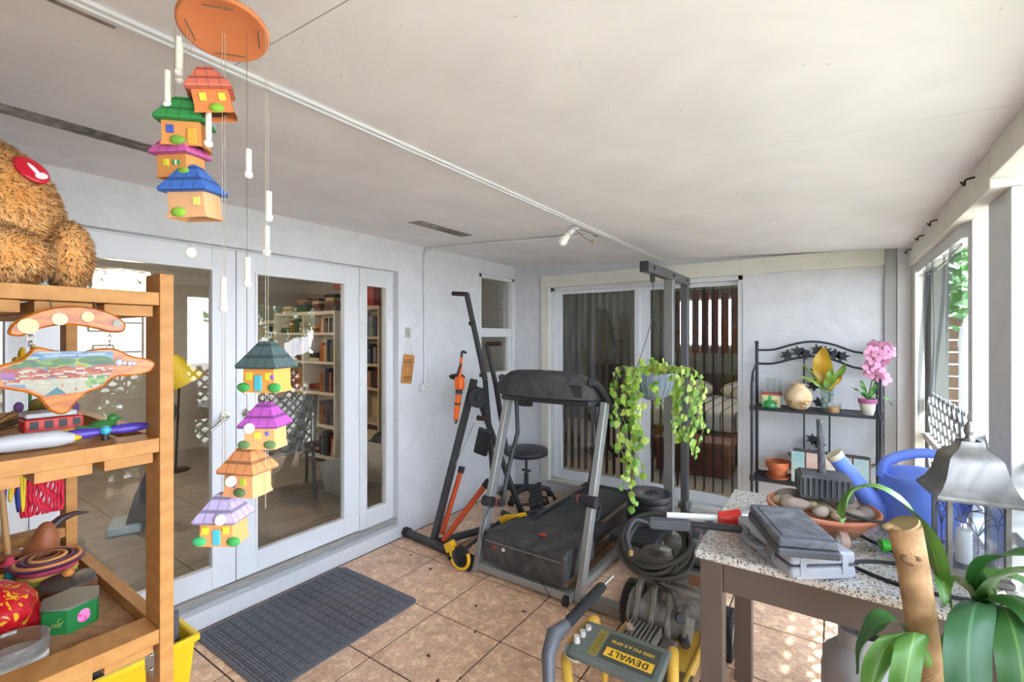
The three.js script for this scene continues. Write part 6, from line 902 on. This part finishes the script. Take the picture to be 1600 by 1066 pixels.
{ // hose coil draped over the engine
  const t = thing('hose_coil', 'coiled black high pressure hose draped over the washer engine', 'hose', [-0.79, 0.50, -2.50]); seed = 71; const hm = mottled(0x2c2b2a, 0x4a4742, { f: 10, rough: 0.7 });
  for (let i = 0; i < 9; i++) { const a = 0.17 + rr(-0.035, 0.035), b = 0.15 + rr(-0.03, 0.03), ph = rr(0, 6), pts = []; for (let k = 0; k < 14; k++) { const th = k / 14 * 6.283; pts.push([Math.cos(th) * a + rr(-0.006, 0.006), 0.085 + Math.sin(th) * -0.085 + (i % 5) * 0.014 + Math.sin(th * 2 + ph) * 0.006, Math.sin(th) * b + rr(-0.006, 0.006) - i * 0.002]); } part('hose_loop', tube(pts, 0.0105, 64, 8, true), hm, t); }
  part('hose_tie', tube([[0.10, -0.02, 0.12], [0.13, 0.06, 0.08], [0.11, 0.12, 0.04]], 0.009, 16, 6), hm, t);
  const e = part('hose_end', tube([[-0.05, 0.17, -0.1], [-0.12, 0.20, -0.03], [-0.13, 0.15, 0.06], [-0.10, 0.09, 0.10]], 0.011, 30, 8), M(0x4c5056, 0.5), t); part('brass_fitting', [rod([-0.10, 0.09, 0.10], [-0.09, 0.05, 0.115], 0.014, 0.014, 8), rod([-0.09, 0.05, 0.115], [-0.085, 0.03, 0.12], 0.009)], M(0xb59a68, 0.35, { metalness: 0.8 }), e);
}
{ // gas cylinder under the table
  const t = thing('gas_cylinder', 'grey propane gas cylinder standing under the granite table', 'gas cylinder', [0.10, 0, -2.50]);
  part('tank', lathe([[0, 0.03], [0.10, 0.03], [0.145, 0.07], [0.152, 0.13], [0.152, 0.28], [0.14, 0.35], [0.09, 0.40], [0.03, 0.415], [0, 0.416]], 40), mottled(0x9a9a9c, 0x87878a, { f: 3, rough: 0.5 }), t); part('foot_ring', lathe([[0.10, 0], [0.105, 0], [0.105, 0.045], [0.10, 0.045]], 32), M(0x8c8c8e, 0.5), t); part('collar', lathe([[0.085, 0.38], [0.09, 0.38], [0.09, 0.47], [0.085, 0.47]], 32), M(0x9a9a9c, 0.5), t); part('valve', [rod([0, 0.41, 0], [0, 0.46, 0], 0.018), rod([0, 0.46, 0], [0, 0.475, 0], 0.028, 0.028, 10)], M(0xb59a68, 0.4, { metalness: 0.7 }), t);
  part('warning_label', lathe([[0.1528, 0.12], [0.1528, 0.17]], 40).clone(), M(0xc46a3a, 0.5), t);
}

// ---------- leaves ----------
function strapLeaf(pts, width, fold = 0.25, seg = 22, wav = 0.006) {   // long leaf along a curve, with a mid-rib fold and wavy edges
  const c = new THREE.CatmullRomCurve3(pts.map((p) => V(...p))), n = seg, pos = [], idx = [], t = V(), s = V(), u = V();
  for (let i = 0; i <= n; i++) {
    const k = i / n, o = c.getPoint(k); t.copy(c.getTangent(k)); s.crossVectors(t, V(0, 1, 0)); if (s.length() < 0.1) s.set(1, 0, 0); s.normalize(); if (strapLeaf.side) s.lerp(strapLeaf.side, 0.999).normalize(); u.crossVectors(s, t).normalize();
    const w = width * Math.pow(Math.sin(Math.PI * Math.min(1, Math.max(0.02, 0.10 + k * 0.90))), 0.7) * 0.5;
    for (let j = -2; j <= 2; j++) { const a = j / 2, q = o.clone().addScaledVector(s, a * w).addScaledVector(u, Math.abs(a) * w * fold + Math.sin(k * 14 + j) * wav * Math.abs(a)); pos.push(q.x, q.y, q.z); }
  }
  for (let i = 0; i < n; i++) for (let j = 0; j < 4; j++) { const a = i * 5 + j, b = a + 5; idx.push(a, a + 1, b, b, a + 1, b + 1); }
  const uv = []; for (let i = 0; i <= n; i++) for (let j = 0; j < 5; j++) uv.push(j / 4, i / n);
  const g = new THREE.BufferGeometry(); g.setAttribute('position', new THREE.Float32BufferAttribute(pos, 3)); g.setAttribute('uv', new THREE.Float32BufferAttribute(uv, 2)); g.setIndex(idx); g.computeVertexNormals(); return g;
}
function leafMaterial(a, b, rib) { return M(0xffffff, 0.38, { side: THREE.DoubleSide, transmission: 0.12, thickness: 0, map: texture(128, 128, (u, v) => { const d = Math.abs(u - 0.5), st = Math.sin(u * 90) * 0.03, n = pfbm(u, v, 5, 221, 3) * 0.2; return mix(mix(hex(a), hex(b), Math.min(1, Math.max(0, 0.4 + n + st))), hex(rib), d < 0.035 ? 0.6 : 0); }) }); }
// ---------- dracaena cane with big leaves in the near right corner ----------
{
  const t = thing('dracaena_plant', 'corn plant with cut pale cane and large arching green leaves in the near corner', 'plant', [0.20, 0, -1.56]), p = (x, y, z) => [x - 0.20, y, z + 1.56];
  const cane = M(0xffffff, 0.8, { map: woodTex(0xb89268, 0x86643f, 231), bumpMap: scaled(stucco, 6), bumpScale: 0.003 });
  part('cane', sweep([V(...p(0.215, 0.36, -1.60)), V(...p(0.20, 0.75, -1.585)), V(...p(0.185, 0.95, -1.575)), V(...p(0.165, 1.12, -1.565)), V(...p(0.145, 1.235, -1.555))], [0.038, 0.034, 0.033, 0.034, 0.037], 18), cane, t);
  part('cut_face', [rod(p(0.145, 1.236, -1.555), p(0.143, 1.24, -1.554), 0.036, 0.034, 18), place(new THREE.SphereGeometry(0.015, 10, 8).scale(1, 0.5, 0.8), ...p(0.112, 1.226, -1.545))], M(0x9a8058, 0.85), t);
  const k = part('knot', new THREE.TorusGeometry(0.012, 0.006, 8, 16, 5).scale(1.2, 1, 1).translate(...p(0.157, 1.16, -1.532)), M(0x6e5238, 0.85), t);
  part('pot', lathe([[0, 0], [0.13, 0], [0.165, 0.30], [0.18, 0.30], [0.18, 0.36], [0.165, 0.36], [0.155, 0.33], [0, 0.33]], 36).translate(...p(0.23, 0, -1.58)), terracotta, t); part('soil', rod(p(0.23, 0.325, -1.58), p(0.23, 0.345, -1.58), 0.158, 0.158, 24), M(0x3a2c22, 0.95), t);
  part('side_shoot', sweep([V(...p(0.215, 0.90, -1.60)), V(...p(0.27, 0.97, -1.66)), V(...p(0.31, 1.03, -1.68))], [0.018, 0.016, 0.014], 10), M(0x5f8a35, 0.6), t); part('side_shoot', sweep([V(...p(0.19, 0.90, -1.56)), V(...p(0.165, 0.96, -1.52)), V(...p(0.15, 0.98, -1.49))], [0.016, 0.014, 0.012], 10), M(0x5f8a35, 0.6), t);
  const dk = leafMaterial(0x2b5e2a, 0x437a36, 0x7ba350), lt = leafMaterial(0x47782c, 0x669640, 0x95b565), gr = leafMaterial(0x2c5c34, 0x40744a, 0x6d9a70);
  const L = (pts, w, m, side, f) => { strapLeaf.side = side ? V(...side) : null; part('leaf', strapLeaf(pts.map((q) => p(...q)), w, f), m, t); strapLeaf.side = null; };
  const S = [0.31, 1.03, -1.68];
  L([S, [0.275, 1.075, -1.55], [0.245, 1.03, -1.44], [0.238, 0.90, -1.385], [0.235, 0.70, -1.36]], 0.088, gr, [0.95, 0.0, -0.2], 0.15);
  L([S, [0.33, 1.07, -1.58], [0.33, 1.03, -1.47], [0.33, 0.93, -1.43], [0.325, 0.82, -1.42]], 0.085, dk, [0.95, 0.05, -0.2], 0.2);
  L([S, [0.34, 1.12, -1.64], [0.39, 1.16, -1.60], [0.44, 1.13, -1.56], [0.48, 1.07, -1.52]], 0.07, lt, null, 0.35);
  L([S, [0.30, 1.10, -1.66], [0.33, 1.17, -1.63], [0.39, 1.20, -1.60], [0.46, 1.18, -1.57]], 0.05, dk, null, 0.45);
  L([S, [0.34, 1.09, -1.62], [0.38, 1.09, -1.54], [0.41, 1.02, -1.49], [0.42, 0.92, -1.47]], 0.08, dk, [0.9, 0.1, -0.3], 0.25);
  L([S, [0.32, 1.08, -1.70], [0.38, 1.10, -1.70], [0.44, 1.04, -1.68], [0.48, 0.94, -1.66]], 0.075, lt, null, 0.3);
  L([S, [0.26, 1.08, -1.66], [0.235, 1.10, -1.63], [0.225, 1.04, -1.58]], 0.05, lt, null, 0.3);
  // long thin leaf arching over the cane towards the bowl
  L([[0.255, 0.98, -1.63], [0.225, 1.09, -1.62], [0.195, 1.20, -1.60], [0.15, 1.275, -1.585], [0.09, 1.315, -1.575], [0.045, 1.30, -1.57], [0.02, 1.245, -1.565], [0.015, 1.205, -1.562]], 0.058, lt, null, 0.3);
  const Q = [0.15, 0.98, -1.49];
  L([Q, [0.14, 1.01, -1.46], [0.105, 0.985, -1.43], [0.075, 0.90, -1.41], [0.06, 0.74, -1.40]], 0.06, lt, [0.9, 0.1, -0.3], 0.25);
  L([Q, [0.155, 1.02, -1.45], [0.14, 0.98, -1.40], [0.125, 0.88, -1.37], [0.12, 0.70, -1.36]], 0.062, lt, [0.9, 0.0, -0.25], 0.3);
  L([Q, [0.12, 1.02, -1.48], [0.085, 1.00, -1.47], [0.06, 0.95, -1.46], [0.045, 0.87, -1.46]], 0.06, dk, null, 0.35);
}
// ---------- hanging pothos ----------
{
  const t = thing('hanging_planter', 'hanging grey planter with trailing variegated pothos below the weight tower beam', 'plant', [-1.08, 1.30, -3.375]);
  part('pot', lathe([[0, -0.035], [0.055, -0.035], [0.10, -0.005], [0.137, 0.07], [0.146, 0.135], [0.152, 0.142], [0.150, 0.160], [0.138, 0.157], [0.13, 0.10], [0, 0.095]], 40), M(0x75808c, 0.5), t);
  for (let i = 0; i < 20; i++) { const a = i * 0.314; part('pot_rib', sweep([V(Math.cos(a) * 0.102, 0.0, Math.sin(a) * 0.102), V(Math.cos(a) * 0.134, 0.06, Math.sin(a) * 0.134), V(Math.cos(a) * 0.147, 0.13, Math.sin(a) * 0.147)], 0.004, 6), M(0x75808c, 0.5), t); }
  part('soil', rod([0, 0.13, 0], [0, 0.15, 0], 0.12, 0.12, 24), M(0x5a4632, 0.95), t);
  for (let i = 0; i < 3; i++) { const a = i * 2.094 + 0.4; part('hanger_wire', rod([Math.cos(a) * 0.13, 0.16, Math.sin(a) * 0.13], [0, 0.56, 0], 0.0028), charcoal, t); } part('hook', [rod([0, 0.55, 0], [0, 0.62, 0], 0.003), new THREE.TorusGeometry(0.012, 0.003, 6, 14).translate(0, 0.60, 0)], charcoal, t);
  seed = 81;
  const heart = (() => { const o = [[0, 0], [0.35, 0.12], [0.5, 0.42], [0.40, 0.75], [0, 1.15], [-0.40, 0.75], [-0.5, 0.42], [-0.35, 0.12]], pos = [], idx = []; pos.push(0, 0.5, -0.02); for (const [x, y] of o) pos.push(x, y, Math.abs(x) * 0.28 - Math.pow(y - 0.3, 2) * 0.25); for (let i = 0; i < o.length; i++) idx.push(0, 1 + i, 1 + (i + 1) % o.length); const g = new THREE.BufferGeometry(); g.setAttribute('position', new THREE.Float32BufferAttribute(pos, 3)); g.setAttribute('uv', new THREE.Float32BufferAttribute(pos.flatMap((v, i) => i % 3 === 2 ? [] : [v]), 2)); g.setIndex(idx); g.computeVertexNormals(); return g; })();
  const lm = [0x8fb83a, 0xa9c84c, 0x6f9f34, 0xc0d46a].map((c) => M(c, 0.45, { transmission: 0.25, thickness: 0, side: THREE.DoubleSide })), vine = M(0x8a9a4a, 0.7);
  const leafAt = (o, size, dir) => { const m = part('leaf', heart, lm[Math.floor(rnd() * 4)], t); m.position.copy(o); m.rotation.set(rr(-0.5, 0.5) + Math.PI * 0.85, dir + rr(-0.6, 0.6), rr(-0.6, 0.6)); m.scale.setScalar(size); };
  const strands = [[-2.75, 0.50, 0.16], [-2.9, 0.70, 0.19], [-2.6, 0.85, 0.17], [-3.2, 0.45, 0.22], [-2.4, 0.35, 0.2], [0.25, 0.40, 0.20], [0.05, 0.50, 0.24], [-0.15, 0.48, 0.22], [0.5, 0.34, 0.20], [-0.35, 0.30, 0.26], [1.2, 0.15, 0.18], [0.7, 0.44, 0.26], [-0.6, 0.40, 0.28], [-3.5, 0.30, 0.24], [-2.2, 0.55, 0.22], [1.9, 0.12, 0.16], [2.5, 0.14, 0.17], [-1.2, 0.1, 0.18], [-1.8, 0.12, 0.2]];
  for (const [a, len, out0] of strands) { const out = out0 * 1.18;
    const c = Math.cos(a + 0.6), s = -Math.sin(a + 0.6), pts = [V(c * 0.08, 0.15, s * 0.08), V(c * out * 0.8, 0.20, s * out * 0.8), V(c * out, 0.12, s * out)]; let y = 0.12, w = 0; while (y > 0.10 - len) { y -= 0.07; w += 1; pts.push(V(c * out + Math.sin(w * 1.9 + a) * 0.02, y, s * out + Math.cos(w * 1.3 + a) * 0.02)); }
    const cv = new THREE.CatmullRomCurve3(pts); part('vine', new THREE.TubeGeometry(cv, pts.length * 5, 0.0028, 6), vine, t);
    const n = Math.round((len + 0.18) / 0.030); for (let i = 0; i < n; i++) { if (rnd() < 0.12) continue; const q = cv.getPoint((i + rnd()) / n); q.x += rr(-0.025, 0.025); q.z += rr(-0.025, 0.025); leafAt(q, rr(0.030, 0.056), Math.atan2(c, s)); }
  }
  for (let i = 0; i < 46; i++) { const a = rr(0, 6.28), r = rr(0.02, 0.13); leafAt(V(Math.cos(a) * r, rr(0.16, 0.26), Math.sin(a) * r), rr(0.04, 0.06), a); }
  part('dry_stems', Array.from({ length: 26 }, () => { const a = rr(0, 6.28), b = a + rr(-1, 1); return rod([Math.cos(a) * 0.11, 0.155, Math.sin(a) * 0.11], [Math.cos(b) * 0.09, rr(0.17, 0.21), Math.sin(b) * 0.09], 0.0025, 0.002, 6); }), M(0xa5683a, 0.85), t).userData = { kind: 'stuff' };
}
// ---------- black iron rack ----------
const iron = M(0x34373d, 0.5, { metalness: 0.4 });
{
  const t = thing('iron_rack', 'black wrought iron plant rack with leaf ornaments against the back wall', 'rack', [-0.14, 0, -4.31]), X = (x) => x + 0.14, Z = (z) => z + 4.31;
  for (const x of [-0.545, 0.265]) { part('rear_post', [rod([X(x), 0, Z(-4.46)], [X(x), 1.665, Z(-4.46)], 0.0125, 0.0125, 12), new THREE.SphereGeometry(0.016, 12, 8).translate(X(x), 1.668, Z(-4.46))], iron, t); part('front_post', [rod([X(x), 0, Z(-4.17)], [X(x), 1.36, Z(-4.17)], 0.011, 0.011, 12)], iron, t); part('scroll_arm', [tube([[X(x), 1.36, Z(-4.17)], [X(x), 1.43, Z(-4.22)], [X(x), 1.46, Z(-4.32)], [X(x), 1.50, Z(-4.455)]], 0.008, 20, 8), new THREE.TorusGeometry(0.03, 0.006, 6, 18).rotateY(Math.PI / 2).translate(X(x), 1.38, Z(-4.23))], iron, t); }
  const arch = (y0, y1, yr) => tube([[X(-0.545), y0, Z(-4.46)], [X(-0.42), y0 + 0.005, Z(-4.46)], [X(-0.27), y1 - 0.02, Z(-4.46)], [X(-0.15), y1, Z(-4.46)], [X(-0.02), y1 - 0.02, Z(-4.46)], [X(0.13), yr + 0.005, Z(-4.46)], [X(0.265), yr, Z(-4.46)]], 0.0085, 50, 8);
  part('top_rail', arch(1.605, 1.678, 1.595), iron, t); part('lower_arch', arch(1.49, 1.56, 1.475), iron, t);
  const leaf = (x, y, r, s = 1.45) => place(extrude(smooth([[0, -0.5], [0.22, -0.35], [0.5, -0.3], [0.32, 0.0], [0.45, 0.3], [0.15, 0.22], [0, 0.6], [-0.15, 0.22], [-0.45, 0.3], [-0.32, 0], [-0.5, -0.3], [-0.22, -0.35]].map(([a, b]) => [a * 0.06 * s, b * 0.06 * s]), 36), 0.004), X(x), y, Z(-4.455), 0, 0, r);
  for (const [x, y, r] of [[-0.33, 1.565, 1.9], [-0.25, 1.60, 1.2], [-0.20, 1.575, 2.4], [-0.06, 1.60, -1.0], [0.0, 1.575, -2.2], [0.05, 1.565, -1.5], [-0.115, 1.615, 0.2], [-0.10, 1.36, -0.9], [-0.145, 1.33, 1.2], [-0.12, 1.45, 0.4], [-0.10, 1.20, -0.6], [-0.15, 0.90, 1.0], [-0.10, 0.87, -0.7], [-0.155, 0.78, 1.4]]) part('iron_leaf', leaf(x, y, r), iron, t);
  for (const x of [-0.205, -0.035]) part('back_rod', rod([X(x), 0.56, Z(-4.46)], [X(x), 1.55, Z(-4.46)], 0.006), iron, t);
  for (const [y, wires] of [[1.145, 9], [0.585, 12]]) {
    part('shelf_frame', [rod([X(-0.545), y, Z(-4.17)], [X(0.265), y, Z(-4.17)], 0.010), rod([X(-0.545), y, Z(-4.46)], [X(0.265), y, Z(-4.46)], 0.010), rod([X(-0.545), y, Z(-4.46)], [X(-0.545), y, Z(-4.17)], 0.010), rod([X(0.265), y, Z(-4.46)], [X(0.265), y, Z(-4.17)], 0.010)], iron, t);
    if (y > 1) part('shelf_plate', span(X(-0.54), X(0.26), y - 0.004, y + 0.004, Z(-4.46), Z(-4.17), 0.001), iron, t); else for (let i = 0; i < 14; i++) part('shelf_wire', rod([X(-0.545), y, Z(-4.44 + i * 0.02)], [X(0.265), y, Z(-4.44 + i * 0.02)], 0.003, 0.003, 6), iron, t);
    for (const x of [-0.545, 0.265]) part('shelf_clip', box(0.03, 0.05, 0.035, X(x), y + 0.01, Z(-4.165), 0.006), iron, t);
  }
}
{ // things on the rack
  const Y1 = 1.150, Y2 = 0.589;
  { const t = thing('tin_house_lantern', 'yellow tin house lantern with red roof edge on the left of the rack shelf', 'lantern', [-0.425, Y1, -4.33], 0.1); part('house_body', box(0.13, 0.10, 0.09, 0, 0.05, 0, 0.003), M(0xe3dca0, 0.5), t); part('roof_edge', box(0.15, 0.014, 0.11, 0, 0.107, 0, 0.003), M(0xa83a30, 0.5), t); for (const s of [-1, 1]) part('corner_spike', rod([s * 0.065, 0.11, 0.04], [s * 0.068, 0.14, 0.04], 0.006, 0.002, 8), charcoal, t); part('printed_front', new THREE.PlaneGeometry(0.11, 0.08).translate(0, 0.05, 0.0455), M(0xffffff, 0.5, { map: canvasTex(64, 64, (c) => { c.fillStyle = '#ece6b4'; c.fillRect(0, 0, 64, 64); c.fillStyle = '#b9c76a'; c.fillRect(6, 30, 20, 26); c.fillStyle = '#d8a05a'; c.fillRect(34, 22, 22, 30); c.fillStyle = '#8a5a3a'; c.fillRect(40, 36, 8, 16); }) }), t); }
  { const t = thing('glass_tubes', 'clear glass test tube vase standing behind the green bottle', 'vase', [-0.415, Y1, -4.42]); const g = M(0xf2f6f4, 0.03, { transmission: 1, thickness: 0, ior: 1.4 }); for (const x of [-0.04, 0, 0.04]) part('tube', lathe([[0, 0], [0.014, 0.002], [0.015, 0.22], [0.018, 0.225]], 16).translate(x, 0, 0), g, t); part('holder', [box(0.13, 0.01, 0.03, 0, 0.09, 0, 0.003)], chrome, t); }
  { const t = thing('green_bottle', 'small green glass bottle on the left of the rack shelf', 'bottle', [-0.425, Y1, -4.235]); part('bottle', lathe([[0, 0.002], [0.044, 0.0], [0.048, 0.01], [0.047, 0.042], [0.03, 0.06], [0.012, 0.068], [0.011, 0.095], [0.014, 0.10]], 24), M(0x8fe0b0, 0.05, { transmission: 0.9, thickness: 0, ior: 1.45 }), t); }
  { const t = thing('relief_vase', 'beige round clay vase with carved relief on the rack shelf', 'vase', [-0.235, Y1, -4.28]); part('vase_body', lathe([[0, 0], [0.045, 0], [0.07, 0.02], [0.092, 0.07], [0.096, 0.10], [0.085, 0.145], [0.055, 0.175], [0.043, 0.185], [0.043, 0.192], [0.056, 0.200], [0.054, 0.205], [0.036, 0.195], [0.036, 0.17]], 40), mottled(0xd9c3a0, 0xc7a97e, { f: 6, rough: 0.7 }), t);
    seed = 87; for (let i = 0; i < 9; i++) { const a = rr(-0.9, 0.9) + 0.25, y = rr(0.03, 0.09), r = 0.09; part('relief_swirl', new THREE.TorusGeometry(rr(0.010, 0.02), 0.004, 6, 16, rr(3, 6)).rotateY(a).translate(Math.sin(a) * r, y, Math.cos(a) * r), M(0x9a7040, 0.7), t); } }
  { const t = thing('croton_vase', 'twisted glass vase with yellow green croton leaves on the rack shelf', 'vase', [-0.05, Y1, -4.33]); part('glass_vase', lathe([[0, 0.002], [0.034, 0], [0.036, 0.06], [0.042, 0.16], [0.055, 0.205]], 24), M(0xdfe9e4, 0.06, { transmission: 0.95, thickness: 0, ior: 1.4 }), t); part('spiral', tube(Array.from({ length: 16 }, (_, i) => [Math.cos(i * 0.7) * (0.038 + i * 0.001), 0.03 + i * 0.011, Math.sin(i * 0.7) * (0.038 + i * 0.001)]), 0.003, 60, 6), M(0x7fa08a, 0.3), t);
    const cy = leafMaterial(0xb48a1e, 0xd8b82a, 0xe07a2a), cg = leafMaterial(0x5a8a34, 0x8fae3e, 0xd8c24a); const L = (pts, w, m, side) => { strapLeaf.side = side ? V(...side) : null; part('leaf', strapLeaf(pts, w, 0.2), m, t); strapLeaf.side = null; }; const S = [1, 0, 0.1];
    L([[0, 0.15, 0], [-0.02, 0.28, 0.01], [-0.03, 0.38, 0.01], [-0.02, 0.49, 0]], 0.135, cy, S); L([[0, 0.15, 0], [-0.06, 0.25, 0.02], [-0.11, 0.31, 0.03], [-0.15, 0.36, 0.03]], 0.10, cg, [0.7, -0.7, 0.2]); L([[0, 0.15, 0.01], [-0.06, 0.21, 0.05], [-0.11, 0.24, 0.07], [-0.17, 0.26, 0.08]], 0.05, cg, [0.5, -0.8, 0.3]); L([[0, 0.15, 0], [0.05, 0.25, 0.03], [0.08, 0.30, 0.04], [0.11, 0.37, 0.03]], 0.115, cg, [0.8, 0.6, 0.1]); L([[0, 0.14, 0.02], [0.04, 0.20, 0.05], [0.07, 0.23, 0.06], [0.09, 0.29, 0.06]], 0.055, cy, [0.8, 0.5, 0.2]); L([[0, 0.14, 0.02], [0.01, 0.22, 0.05], [0.02, 0.28, 0.06], [0.03, 0.33, 0.06]], 0.06, cg, S); }
  { const t = thing('candle_glass', 'clear glass tumbler holding a tan candle on the rack shelf front', 'candle', [-0.01, Y1, -4.22]); part('tumbler', lathe([[0, 0.003], [0.043, 0], [0.052, 0.075], [0.050, 0.075], [0.041, 0.008], [0, 0.008]], 28), M(0xf4f6f4, 0.03, { transmission: 1, thickness: 0, ior: 1.4 }), t); part('candle_wax', rod([0, 0.01, 0], [0, 0.045, 0], 0.038, 0.042, 24), M(0xc99a6a, 0.5), t); }
  { const t = thing('orchid_plant', 'pink orchid in a cream and magenta pot at the right end of the rack shelf', 'plant', [0.195, Y1, -4.27]); part('pot', lathe([[0, 0], [0.035, 0], [0.052, 0.10], [0.048, 0.10], [0.034, 0.01], [0, 0.01]], 28), M(0xdcd6c4, 0.5), t); part('pot_band', lathe([[0.0505, 0.085], [0.0565, 0.088], [0.058, 0.118], [0.052, 0.118], [0.050, 0.09]], 28), M(0xa85a86, 0.45), t); part('moss', rod([0, 0.09, 0], [0, 0.108, 0], 0.05, 0.05, 20), M(0x4c3d2c, 0.95), t);
    const st = [V(0, 0.10, 0), V(0.02, 0.22, 0), V(0.05, 0.36, 0.01), V(0.07, 0.46, 0.02), V(0.05, 0.52, 0.03)]; part('stem', sweep(new THREE.CatmullRomCurve3(st).getPoints(20), 0.004, 8), M(0x5f7a3a, 0.6), t);
    const og = leafMaterial(0x4f8a44, 0x76ad5a, 0xa8cc80); for (const [q, w, sd] of [[[[0, 0.11, 0], [-0.04, 0.16, 0.03], [-0.07, 0.18, 0.04], [-0.10, 0.20, 0.05]], 0.03, null], [[[0, 0.11, 0], [0.03, 0.17, 0.02], [0.04, 0.21, 0.02], [0.05, 0.26, 0.02]], 0.035, [1, 0, 0]], [[[0, 0.11, 0], [0.06, 0.14, 0.03], [0.10, 0.13, 0.04], [0.14, 0.08, 0.05]], 0.03, null], [[[0, 0.11, 0], [-0.02, 0.18, 0.02], [-0.03, 0.22, 0.02], [-0.04, 0.25, 0.01]], 0.03, [1, 0, 0]]]) { strapLeaf.side = sd ? V(...sd) : null; part('leaf', strapLeaf(q, w, 0.25), og, t); strapLeaf.side = null; }
    const pk = M(0xe0a0c0, 0.5, { side: THREE.DoubleSide, transmission: 0.15, thickness: 0 }), pk2 = M(0xc06a9c, 0.5); seed = 89;
    const petal = new THREE.SphereGeometry(1, 12, 8).scale(0.022, 0.028, 0.004).translate(0, 0.024, 0);
    for (const [x, y, z] of [[0.04, 0.50, 0.05], [0.10, 0.49, 0.03], [0.02, 0.46, 0.06], [0.115, 0.46, 0.05], [0.03, 0.41, 0.06], [0.085, 0.40, 0.06], [0.01, 0.35, 0.05], [0.06, 0.34, 0.06], [0.05, 0.29, 0.06], [0.09, 0.27, 0.05], [0.065, 0.44, 0.07], [0.02, 0.31, 0.05]]) { const f = part('blossom', Array.from({ length: 5 }, (_, i) => petal.clone().rotateZ(i * 1.2566)), pk, t); f.position.set(x, y, z); f.rotation.set(rr(-0.4, 0.4), rr(-0.7, 0.5), rr(0, 6)); part('lip', new THREE.SphereGeometry(0.009, 10, 8).translate(0, 0, 0.006), pk2, f); } }
  { const t = thing('terracotta_pot', 'empty terracotta pot on its saucer on the lower rack shelf', 'pot', [-0.375, Y2, -4.30]); part('pot', lathe([[0, 0.012], [0.055, 0.012], [0.072, 0.085], [0.086, 0.085], [0.092, 0.135], [0.084, 0.135], [0.078, 0.09], [0.05, 0.02], [0, 0.02]], 36), terracotta, t); part('saucer', lathe([[0, 0], [0.07, 0], [0.09, 0.022], [0.085, 0.022], [0.068, 0.008], [0, 0.008]], 36), terracotta, t); }
  { const t = thing('painted_crate', 'weathered crate of pastel painted boards on the lower rack shelf', 'crate', [-0.03, Y2, -4.33], -0.06); const cs = [0x8fbfc4, 0xc79a94, 0xc9bfae, 0xbf8f92, 0x8db9c4]; cs.forEach((c, i) => part('painted_board', box(0.088, 0.235, 0.012, -0.2 + i * 0.098, 0.125, 0.10, 0.002), mottled(c, 0xc9c4bb, { f: 7, rough: 0.9, z: i * 3 }), t)); part('crate_back', box(0.47, 0.22, 0.012, 0, 0.115, -0.10, 0.002), M(0x6a6258, 0.85), t); for (const s of [-1, 1]) part('crate_side', box(0.012, 0.22, 0.19, s * 0.24, 0.115, 0, 0.002), M(0x6a6258, 0.85), t); part('crate_bottom', box(0.47, 0.012, 0.19, 0, 0.006, 0, 0.002), M(0x6a6258, 0.85), t); part('top_band', [box(0.46, 0.03, 0.01, 0, 0.25, 0.085, 0.002)], M(0x4b4a4b, 0.7), t); for (const s of [-1, 1]) part('handle', bent([[s * 0.248, 0.18, -0.04], [s * 0.275, 0.20, -0.03], [s * 0.275, 0.20, 0.03], [s * 0.248, 0.18, 0.04]], 0.01, 0.004), charcoal, t); }
}
// ---------- torn black screen hanging in the far bay ----------
{
  const t = thing('torn_screen', 'torn black insect screen hanging in folds inside the far right opening', 'screen', [0.485, 0, -3.6]);
  const n = 46, pos = [], idx = []; for (let j = 0; j <= 16; j++) for (let i = 0; i <= n; i++) { const k = i / n, v = j / 16, z = -0.70 + 1.32 * k * (1 - 0.30 * v * (1 - k)), fold = Math.sin(k * 34 + v * 2) * 0.016 * (1 - v * 0.4) + Math.sin(k * 11 + v * 5) * 0.012; pos.push(fold, 2.16 - v * (1.05 - 0.25 * Math.sin(k * 3)), z + Math.sin(v * 3 + k * 7) * 0.02); }
  for (let j = 0; j < 16; j++) for (let i = 0; i < n; i++) { const a = j * (n + 1) + i, b = a + n + 1; idx.push(a, a + 1, b, b, a + 1, b + 1); }
  const g = new THREE.BufferGeometry(); g.setAttribute('position', new THREE.Float32BufferAttribute(pos, 3)); g.setIndex(idx); g.computeVertexNormals();
  part('screen_cloth', g, M(0x26272a, 0.85, { transparent: true, opacity: 0.5, side: THREE.DoubleSide }), t); part('top_cord', tube([[0, 2.14, -0.70], [0.0, 2.10, 0], [0, 2.145, 0.62]], 0.004, 20, 6), M(0xd5d5d2, 0.6), t);
}
renderer.render(scene, camera);
